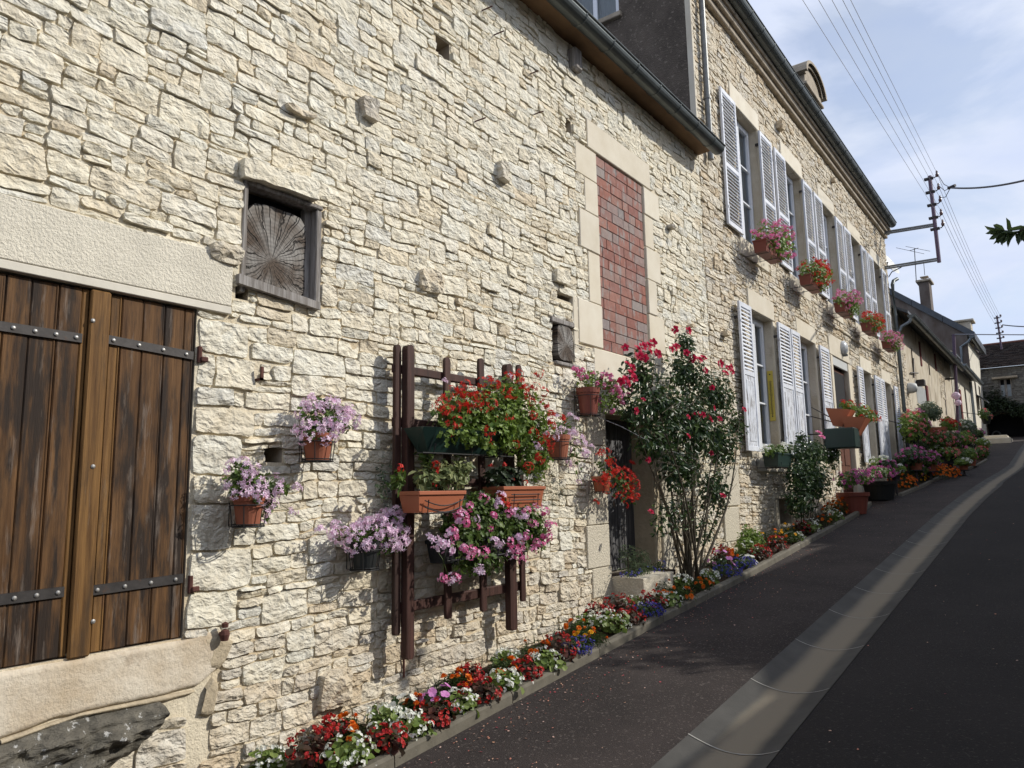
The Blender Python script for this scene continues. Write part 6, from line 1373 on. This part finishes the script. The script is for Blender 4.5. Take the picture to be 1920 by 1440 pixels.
# ---- bedding plants
KIND = {'wb': ('begonia', 'white begonia with lime leaves', 'leaf_lime', 'round', 'cluster', 'petal_white', 'begonia'), 'rb': ('begonia', 'dark red begonia with bronze leaves', 'leaf_bronze', 'round', 'cluster', 'petal_crimson', 'begonia'),
        'om': ('marigold', 'orange marigold', 'leaf_feather', 'strap', 'pompom', 'petal_orange', 'marigold'), 'ym': ('marigold', 'yellow and orange marigold', 'leaf_feather', 'strap', 'pompom', 'petal_yellow', 'marigold'),
        'lo': ('lobelia', 'deep blue lobelia', 'leaf_feather', 'oval', 'cluster', 'petal_blue', 'lobelia'), 'pi': ('impatiens', 'lilac pink impatiens', 'leaf_rose', 'oval', 'flat', 'petal_lilac', 'impatiens'), 'wi': ('impatiens', 'white impatiens', 'leaf_rose', 'oval', 'flat', 'petal_white', 'impatiens')}
BED = [(505, 1425, 'wb', 24), (590, 1400, 'rb', 40), (622, 1372, 'rb', 20), (652, 1368, 'om', 20), (655, 1405, 'wb', 38), (722, 1388, 'rb', 32), (718, 1345, 'wb', 28), (758, 1325, 'wi', 26), (775, 1375, 'wb', 28), (778, 1335, 'om', 14), (824, 1312, 'pi', 30), (815, 1350, 'rb', 36), (863, 1328, 'wb', 26), (855, 1278, 'om', 22), (900, 1295, 'rb', 34),
       (880, 1265, 'rb', 20), (945, 1285, 'wb', 26), (942, 1252, 'om', 24), (985, 1262, 'rb', 22), (1005, 1222, 'om', 26), (950, 1235, 'wb', 18), (1025, 1250, 'wb', 26), (1048, 1212, 'rb', 28), (1085, 1180, 'om', 22), (1108, 1195, 'ym', 26), (1082, 1225, 'lo', 26), (1105, 1165, 'wb', 18), (1122, 1150, 'rb', 22), (1150, 1162, 'wb', 24), (1182, 1165, 'rb', 26),
       (1160, 1135, 'rb', 24), (1215, 1158, 'lo', 24), (1192, 1132, 'wb', 18), (1222, 1125, 'rb', 20), (1252, 1132, 'wb', 24), (1245, 1104, 'om', 24), (1272, 1112, 'om', 24), (1278, 1092, 'wb', 16), (1308, 1095, 'om', 24), (1350, 1052, 'pi', 22), (1362, 1072, 'lo', 26), (1392, 1062, 'lo', 20), (1356, 1040, 'rb', 18), (1378, 1042, 'om', 16), (1402, 1052, 'wi', 14),
       (1398, 1030, 'wb', 18), (1424, 1035, 'rb', 20), (1445, 1008, 'ym', 18), (1455, 1018, 'rb', 20), (1478, 1000, 'ym', 20), (1490, 1012, 'wb', 16), (1502, 988, 'rb', 14), (1520, 985, 'wb', 18), (1545, 975, 'om', 18), (1565, 965, 'wb', 14), (1555, 955, 'om', 14), (1330, 1080, 'wb', 14)]
BED.sort(key=lambda b: WY(b[0], b[1], .35)); cnt = {}; ORD = ['first', 'second', 'third', 'fourth', 'fifth', 'sixth', 'seventh', 'eighth', 'ninth', 'tenth', 'eleventh', 'twelfth', 'thirteenth', 'fourteenth', 'fifteenth', 'sixteenth', 'seventeenth', 'eighteenth', 'nineteenth', 'twentieth']
for i, (px, py, k, rr) in enumerate(BED):
    nm, lab, lm, shp, fk, fm, cat = KIND[k]; cnt[k] = cnt.get(k, 0) + 1
    x = .35; 
    for _ in range(12):                      # put it at the depth where it stands on the soil
        c = wp(px, py, x); kz = abs(proj(x, c[1], c[2] + .1)[1] - proj(x, c[1], c[2])[1]) / .1; base = c[2] - rr * .85 / kz - G(c[1]) - .06
        x = min(.50, max(.06, x - base * .9))
    c = wp(px, py, x); k_ = abs(proj(x, c[1] + .05, c[2])[0] - proj(x, c[1] - .05, c[2])[0]) / .1; kx = abs(proj(x + .05, c[1], c[2])[0] - proj(x - .05, c[1], c[2])[0]) / .1
    r = min(.20, rr / math.hypot(k_, kx) * 1.15 + .015); h = 1.12 * max(.07, (c[2] - G(c[1]) - .05)); gz_ = G(c[1]) + .05
    other = [KIND[b[2]][1].split(' with ')[0] for b in BED[max(0, i - 1):i] + BED[i + 1:i + 2]]
    t = thing(nm, (x, c[1], gz_), ('%s clump, %s of its kind along the kerb from the near end' % (lab.split(' with ')[0], ORD[min(19, cnt[k] - 1)])), cat, '%s clumps along the kerb' % nm)
    E = [(x, c[1], gz_ + h * .75, r, r, h * .8)]
    n = {'wb': 120, 'rb': 130, 'om': 420, 'ym': 420, 'lo': 500, 'pi': 150, 'wi': 150}[k]; sz = {'wb': .045, 'rb': .040, 'om': .045, 'ym': .045, 'lo': .022, 'pi': .05, 'wi': .05}[k]
    add_foliage('foliage', t, lm, E, n, sz, shp, up=.7, shell=.45)
    if k == 'lo': joined_flowers('flowers', t, fk, fm, surf_points(E, 60, mind=.012), .62); continue
    nf = {'wb': 17, 'rb': 22, 'om': 9, 'ym': 8, 'pi': 13, 'wi': 8}[k]
    for p, d in surf_points([(x, c[1], gz_ + h * .8, r * .95, r * .95, h * .9)], nf, bias=(.4, -.3, .9), mind=.018):
        put_flower(t, fk, 'petal_orange' if (k == 'ym' and rnd.random() < .35) else fm, p, {'om': 1.35, 'ym': 1.2, 'pi': 1.4, 'wi': 1.5}.get(k, 1.0), d + Vector((0, 0, .6)), name='bloom')
mb = MB()
for i in range(260):                            # low weeds and grass along the wall foot
    y = rnd.uniform(2.4, 15); x = rnd.uniform(.02, .1); z = G(y) + .05; h = rnd.uniform(.04, .14); a = rnd.uniform(-.05, .05)
    mb.add([(x - .003, y, z), (x + .003, y + .004, z), (x + a * .6, y + a, z + h)], [(0, 1, 2)], tn=rnd.random())
link('grass_tufts', mb.mesh('grass_tufts', 'leaf_feather'), kind='stuff', label='thin grass blades along the foot of the barn wall', cat='grass')

# ---- house flower boxes
def sill_box(px0, px1, pyt, pyb, x0, x1, m, ells_px, petal_m, nf, nl, label, leaf_='leaf_bright', kind='star', grp='flower boxes on the house windows', fs=1.0, mind=.045, taper=.015):
    t = thing('window_box', wp(px0, pyb, x1), label, 'flower box', grp); trough_box(t, px0, px1, pyt, pyb, x0, x1, m, taper)
    mb = MB(); y0, z0 = WY(px0, pyb, x1), WZ(px0, pyb, x1)
    for yy in (y0 + .12, y0 + .5): mb.tube([(.0, yy, z0 + .1), (.01, yy, z0 - .01), (x1 + .01, yy, z0 - .01), (x1 + .01, yy, z0 + .06)], .005, 4)
    part('bracket', mb, 'black_wire', t)
    E = [ell(*q) for q in ells_px]; add_foliage('foliage', t, leaf_, E, nl, .045, 'lobed', holes=.3)
    for p, d in surf_points(E, nf, mind=mind): put_flower(t, kind, petal_m, p, fs, d)
    return t
W_ = ['nearest', 'second', 'third', 'fourth', 'fifth and farthest']
for k, (px, py, s, pm) in enumerate(((1411, 452, 1.0, 'petal_pink'), (1497, 516, .80, 'petal_red'), (1563, 569, .66, 'petal_pink'), (1613, 606, .56, 'petal_red'), (1652, 640, .50, 'petal_pink'))):
    x1 = .38; A = wp(px, py, .18)      # near top inner corner
    y0 = float(A[1]); z1 = float(A[2]); y1 = y0 + .72; pA = proj(x1, y0, z1); pB = proj(x1, y1, z1); pC = proj(x1, y0, z1 - .17)
    cx_, cy_ = (pA[0] + pB[0]) / 2, (pA[1] + pB[1]) / 2
    sill_box(pA[0], pB[0], pA[1], pC[1], .18, x1, 'red_plastic', [(px + 36 * s, py - 4 * s, 30 * s, 30 * s, .34, .15), (px + 52 * s, py + 6 * s, 26 * s, 30 * s, .42, .15), (px + 58 * s, py - 14 * s, 22 * s, 18 * s, .4, .12), (px + 14 * s, py - 8 * s, 16 * s, 9 * s, .25, .08)], pm, 44, 1000,
             '%s upstairs window box, terracotta red with %s geraniums' % (W_[k], 'bright pink' if pm == 'petal_pink' else 'scarlet'), fs=1.35, mind=.05)
A = wp(1432, 850, .14); y0, z1 = float(A[1]), float(A[2])
pA = proj(.34, y0, z1); pB = proj(.34, y0 + .62, z1); pC = proj(.34, y0, z1 - .19)
sill_box(pA[0], pB[0], pA[1], pC[1], .12, .34, 'green_plastic', [(1455, 846, 26, 12, .25, .1), (1470, 842, 16, 10, .25, .08)], 'petal_white', 18, 420, 'dark green window box of white geraniums under the nearest downstairs window', leaf_='leaf_geranium', kind='umbel', fs=1.1)
A = wp(1632, 872, .14); y0, z1 = float(A[1]), float(A[2]); pA = proj(.34, y0, z1); pB = proj(.34, y0 + .7, z1); pC = proj(.34, y0, z1 - .2)
sill_box(pA[0], pB[0], pA[1], pC[1], .12, .34, 'green_plastic', [(1643, 866, 16, 8, .25, .1), (1656, 864, 12, 8, .25, .1)], 'petal_white', 14, 420, 'green window box of white and red flowers beyond the front door', kind='umbel', fs=1.2)
# two angled terracotta boxes and a dark box beside the door
for q, (px, py, lab) in enumerate(((1578, 770, 'orange brown hanging box tilted beside the front door, the nearer one'), (1606, 785, 'orange brown hanging box tilted beside the front door, with trailing geranium'))):
    x = .5 if q == 0 else .75; c = wp(px, py, x); t = thing('hanging_box', c, lab, 'flower box', 'tilted boxes beside the front door')
    mb = MB(); mb.frustum(c[0] - .22, c[0] + .19, c[1] - .2, c[1] + .2, c[2] - .28, c[2] + .02, .13, .05); me = mb.mesh('box', 'terracotta_plastic'); me.transform(Matrix.Translation(-Vector(c))); me.transform(Matrix.Rotation(.15, 4, 'Y')); link('box', me, t)
    mb = MB(); mb.tube([c - np.array([.2, 0, .1]), (.0, c[1], c[2] + .1)], .01, 5); part('bracket', mb, 'iron', t)
    E = [ell(*e) for e in (((1590, 762, 16, 9, x, .12),) if q == 0 else ((1618, 772, 18, 14, x, .14), (1635, 782, 14, 9, x + .1, .1)))]
    add_foliage('foliage', t, 'leaf_bright', E, 260, .05, 'lobed')
    for p, d in surf_points(E, 9, mind=.06): put_flower(t, 'star', 'petal_red', p, 1.2, d)
c = wp(1586, 822, .62); t = thing('hanging_box', c, 'square dark green box hanging beside the front door', 'flower box', 'tilted boxes beside the front door')
mb = MB(); mb.box(c[0] - .30, c[0] + .18, c[1] - .2, c[1] + .2, c[2] - .17, c[2] + .17, .02); part('box', mb, 'green_plastic', t)
mb = MB(); mb.tube([(c[0] - .3, c[1], c[2] + .1), (.0, c[1], c[2] + .1)], .012, 5); part('bracket', mb, 'iron', t)
def floor_pot(px, pyb, x, r, h, m, ells_px, petal_m, nf, nl, label, kind='umbel', leaf_='leaf_geranium', fs=1.2, prof=None, cat='flower pot', nm='flower_pot'):
    y = WY(px, pyb, x); z = G(y); 
    t = thing(nm, (x, y, z), label, cat, 'pots standing along the house fronts'); mb = MB()
    mb.lathe(prof or [(0, 0), (r * .72, 0), (r * .92, h * .8), (r, h * .82), (r * 1.02, h), (r * .92, h), (0, h * .93)], (x, y, z), 24); part('pot', mb, m, t)
    E = [ell(*e) for e in ells_px]; add_foliage('foliage', t, leaf_, E, nl, .05, 'lobed', holes=.3, up=.6)
    pts = surf_points(E, nf, mind=.05)
    if nf <= 40:
        for p, d in pts: put_flower(t, kind, petal_m, p, fs, d)
    else: joined_flowers('flowers', t, kind, petal_m, pts, fs)
    return t
floor_pot(1600, 942, .50, .27, .37, 'red_plastic', [(1602, 896, 30, 14, .62, .2), (1582, 902, 14, 12, .6, .14), (1625, 892, 16, 10, .62, .14)], 'petal_magenta', 34, 700, 'big reddish pot of magenta geraniums in front of the door jamb', fs=1.15)
floor_pot(1650, 924, .50, .33, .37, 'black_plastic', [(1650, 886, 30, 10, .62, .26), (1675, 882, 12, 8, .62, .18)], 'petal_magenta', 36, 800, 'wide black tub of magenta geraniums beyond the front door', fs=1.15)
def low_bed(px, py, rx, ry, x, m, label, kind='pompom', nf=60, dep=.3, leaf_='leaf_feather', cat='marigold', nm='marigold_patch', fs=1.6):
    E = [ell(px, py, rx, ry, x, dep)]; e = E[0]; t = thing(nm, (e[0], e[1], G(e[1])), label, cat); E = [(e[0], e[1], G(e[1]) + .15, e[3], e[4], .20)]
    add_foliage('foliage', t, leaf_, E, 900, .05, 'strap' if leaf_ == 'leaf_feather' else 'lobed', up=.8); joined_flowers('flowers', t, kind, m, surf_points(E, nf, bias=(.3, -.3, 1), mind=.05), fs)
low_bed(1692, 905, 24, 10, .6, 'petal_orange', 'patch of orange marigolds in the middle raised bed', nf=80, dep=.28)
low_bed(1712, 892, 20, 8, .55, 'petal_yellow', 'yellow orange marigolds behind the middle raised bed', nf=60)
low_bed(1770, 872, 22, 7, 1.1, 'petal_orange', 'dense orange marigold patch in the farthest raised bed', nf=120, dep=.3)
low_bed(1570, 945, 18, 9, .35, 'petal_orange', 'orange marigolds at the end of the nearest bed', nf=22, dep=.15)
# crowd of pots and plants before the far houses
FARP = [(1710, 800, 24, 30, .55, 'petal_coral', 'leaf_bright', 'large hanging basket of red and green geranium by the downpipe'), (1728, 790, 12, 22, .6, 'petal_pink', 'leaf_bright', 'pink geranium trailing from the large basket'),
        (1745, 770, 22, 16, .3, None, 'leaf_silver', 'pale leaved shrub over the farmhouse door'), (1745, 830, 18, 26, .5, 'petal_coral', 'leaf_geranium', 'climbing red geranium on the farmhouse wall'),
        (1765, 822, 22, 18, .9, 'petal_coral', 'leaf_geranium', 'coral red geranium on the tall milk churn'), (1792, 825, 12, 16, .8, 'petal_pink', 'leaf_geranium', 'pink geranium right of the milk churn'),
        (1692, 862, 12, 12, .6, 'petal_magenta', 'leaf_rose', 'small magenta plant under the downpipe'), (1715, 855, 20, 16, .8, 'petal_magenta', 'leaf_rose', 'crimson geranium in the dark pot beyond the tub'), (1742, 860, 16, 14, .9, 'petal_magenta', 'leaf_geranium', 'magenta geranium beside the churn foot'),
        (1665, 873, 14, 8, .6, 'petal_magenta', 'leaf_rose', 'row of crimson flowers under the last downstairs window'), (1690, 882, 26, 12, .5, None, 'leaf_rose', 'dark leafy mound behind the middle raised bed'), (1735, 880, 28, 12, .7, 'petal_magenta', 'leaf_rose', 'dark foliage with a few pink flowers in the far bed'),
        (1800, 855, 18, 16, 1.2, None, 'leaf_geranium', 'green bush beside the far kerb end'), (1818, 852, 12, 14, 1.3, 'petal_pink', 'leaf_bright', 'pot of coral pink geraniums at the far kerb'), (1810, 822, 16, 14, .8, 'petal_coral', 'leaf_bright', 'red flowers in front of the narrow house'), (1840, 848, 14, 10, 1.3, 'petal_coral', 'leaf_geranium', 'last red flowers beside the bend'),
        (1826, 820, 14, 24, .9, None, 'leaf_ivy', 'dark upright shrub by the narrow house'), (1815, 800, 16, 14, .5, 'petal_white', 'leaf_silver', 'pale variegated shrub under the narrow house shutters'), (1848, 778, 13, 11, 1.0, 'petal_coral', 'leaf_geranium', 'high hanging basket of coral geraniums near the bend'), (1835, 812, 10, 7, 1.0, 'petal_magenta', 'leaf_geranium', 'red geraniums on a stand near the bend'),
        (1678, 880, 12, 8, .7, 'petal_white', 'leaf_bright', 'white and green clump just past the black tub'), (1722, 880, 12, 7, .8, None, 'leaf_geranium', 'low green cushion between the orange marigold beds'), (1755, 845, 9, 9, .8, 'petal_white', 'leaf_bright', 'small white flowers left of the churn'),
        (1782, 850, 12, 10, 1.1, 'petal_coral', 'leaf_bright', 'coral geraniums in front of the churn'), (1728, 842, 10, 12, .5, None, 'leaf_rose', 'leafy climber at the foot of the farmhouse'), (1806, 866, 8, 6, 1.4, 'petal_white', 'leaf_bright', 'little white pot at the end of the far kerb'),
        (1843, 830, 14, 8, 1.2, 'petal_white', 'leaf_bright', 'white flowers in a low trough near the bend')]
for (px, py, rx, ry, x, pm, lm, lab) in FARP:
    e = ell(px, py, rx, ry, x, .25 if rx > 15 else .18); t = thing('geranium' if pm else 'shrub', (e[0], e[1], max(G(e[1]), e[2] - e[5])), lab, 'plant')
    add_foliage('foliage', t, lm, [e], int(500 + 14 * rx * ry / 8), .065 if lm != 'leaf_silver' else .10, 'lobed' if pm else 'oval', holes=.3)
    if pm: joined_flowers('flowers', t, 'umbel', pm, surf_points([e], int(6 + rx * ry / 26), mind=.1), 1.35)
    hb_ = e[2] - e[5] - G(e[1])
    if pm and hb_ < .9:
        mb = MB(); r = min(.17, max(.11, e[4] * .3)); h = .26; k0 = max(0., hb_ + .14 - h) ; mb.lathe([(0, 0), (r * .7, 0), (r, h), (r * .9, h), (0, h * .95)], (e[0], e[1], G(e[1]) + k0), 14)
        if k0 > .02:
            mp_ = MB(); mp_.lathe([(0, k0), (r * 1.1, k0), (r * 1.1, k0 - .02), (r * .2, k0 - .03), (r * .2, .02), (r, 0), (0, 0)], (e[0], e[1], G(e[1])), 12); part('plant_stand', mp_, 'iron', t); part('pot', mb, rnd.choice(('terracotta', 'black_plastic', 'terracotta')), t)
    elif pm:
        mb = MB(); r = min(.2, max(.11, e[4] * .3)); mb.lathe([(0, -.3), (r * .6, -.3), (r, 0), (0, 0)], (e[0], e[1], e[2] - e[5] * .3), 12); mb.tube([(0.0, e[1], e[2] + .2), (e[0], e[1], e[2])], .012, 4); part('pot', mb, 'black_plastic', t)
y = WY(1767, 868, .9); churn = thing('milk_churn', (.9, y, G(y)), 'dark metal milk churn used as a plant stand', 'churn'); mb = MB(); mb.lathe([(0, 0), (.17, 0), (.18, .05), (.18, .42), (.11, .55), (.11, .62), (.15, .66), (0, .66)], (.9, y, G(y)), 18); part('body', mb, 'iron', churn)
c = wp(1760, 805, .9); t = thing('hanging_box', c, 'orange tilted box of geraniums in front of the farmhouse', 'flower box'); mb = MB(); mb.frustum(c[0] - .25, c[0] + .2, c[1] - .2, c[1] + .2, c[2] - .28, c[2] + .05, .14, .04); part('box', mb, 'terracotta_plastic', t)
E = [ell(1780, 796, 18, 10, .95, .2)]; add_foliage('foliage', t, 'leaf_bright', E, 400, .07, 'lobed'); joined_flowers('flowers', t, 'umbel', 'petal_red', surf_points(E, 14, mind=.1), 1.9)
# creeper over the gateway and on the cross barn
iv = thing('ivy', (1.0, 50, 6), 'dark creeper hanging over the black gateway at the end of the street', 'ivy')
E = [(gA[0] + .2 + .45 * i, 49.8, gA[2] + .25 + .25 * math.sin(i * 1.3), .5, .3, .45) for i in range(8)] + [(wA[0] - .2, 49.9, wB[2] - .2, .5, .2, .9), (-.1, 49.9, 6.0, .5, .3, 1.0)]
add_foliage('leaves', iv, 'leaf_ivy', E, 3500, .14, 'oval')
y = 44.5; st_ = thing('stone_step', (1.2, 43, G(43)), 'pale stone steps where the pavement ends at the bend', 'steps')
for k in range(2): mb = MB(); a = yp(1838 + 4 * k, 838 - 3 * k, 43.5 + k * 1.2); mb.box(.3, 1.5 - .2 * k, 42.5 + k * 1.3, 43.7 + k * 1.3, G(43) - .1, G(43) + .22 + .2 * k, .03); part('step', mb, 'dressed_stone', st_)

# ------------------------------------------------------------------ trees on the shaded side; one twig reaches into the frame
def tree(x, y, h, r, label, twig=None):
    t = thing('tree', (x, y, G(y)), label, 'tree', 'trees along the shaded side'); mb = MB(); z = G(y)
    mb.tube([(x, y, z), (x + .05, y, z + h * .25), (x - .05, y + .1, z + h * .5)], .16, 10, r1=.10); part('trunk', mb, 'bark', t)
    mb = MB(); E = []
    for k in range(9):
        a = 2 * PI * k / 9 + rnd.uniform(-.3, .3); e = Vector((x + r * .7 * math.cos(a), y + r * .8 * math.sin(a), z + h * rnd.uniform(.62, .9))); mb.tube(cane_path((x - .03, y + .05, z + h * rnd.uniform(.3, .48)), e, .2), .05, 6, r1=.012)
        E.append((e.x, e.y, e.z, r * rnd.uniform(.32, .48), r * rnd.uniform(.35, .5), h * rnd.uniform(.12, .19)))
    E.append((x, y, z + h * .85, r * .6, r * .6, h * .15))
    part('limbs', mb, 'bark', t); add_foliage('crown', t, 'leaf_tree', E, 5200, .15, 'oval', holes=.12, shell=.3)
    if twig:
        mb = MB(); P0 = Vector((x - .2, y, z + h * .62)); Q = [Vector(yp(*q, twig[1])) for q in twig[0]]; mb.tube([P0, P0.lerp(Q[0], .5) + Vector((0, 0, .25)), Q[0]] + Q[1:], .014, 5, r1=.004); V = []; Fc = []; T = []; k = 0; tv = np.array(TPL['oval'][0]) * np.array([1, .75, 1])
        for q in range(len(Q) - 1):
            for s_ in range(5):
                p = Q[q].lerp(Q[q + 1], s_ / 5); 
                for sd in (-1, 1):
                    d = (Q[q + 1] - Q[q]).normalized(); a = d * .35 + Vector((rnd.gauss(0, .3), rnd.gauss(0, .3), -.75 if sd < 0 else rnd.uniform(-.6, .15))); a.normalize(); n_ = Vector((rnd.gauss(0, 1), -1, rnd.gauss(0, 1))); n_ = (n_ - n_.dot(a) * a).normalized(); b = n_.cross(a)
                    for (u, v, w) in tv: V.append(p + (a * u + b * v + n_ * w) * .105 * rnd.uniform(.9, 1.1))
                    for f in TPL['oval'][1]: Fc.append(tuple(k + j for j in f)); T.append(rnd.random())
                    k += 6
        tw_ = part('twig', mb, 'bark', t); me = mkmesh('leaves', [Vector(v) - Vector(t.location) - Vector(tw_.location) for v in V], Fc, 'leaf_tree', tint=T); link('leaves', me, tw_, kind='stuff')
    return t
tree(5.7, 10.4, 4.3, 1.4, 'young walnut tree whose leafy twig hangs into the sky at the right edge', ([(1960, 415), (1925, 425), (1905, 437), (1888, 433), (1872, 431)], 6.4))
tree(5.7, 16.2, 4.7, 1.4, 'bushy tree behind the walnut tree on the shaded side')
tree(5.7, 22.8, 5.0, 1.45, 'tallest tree of the row on the shaded side')
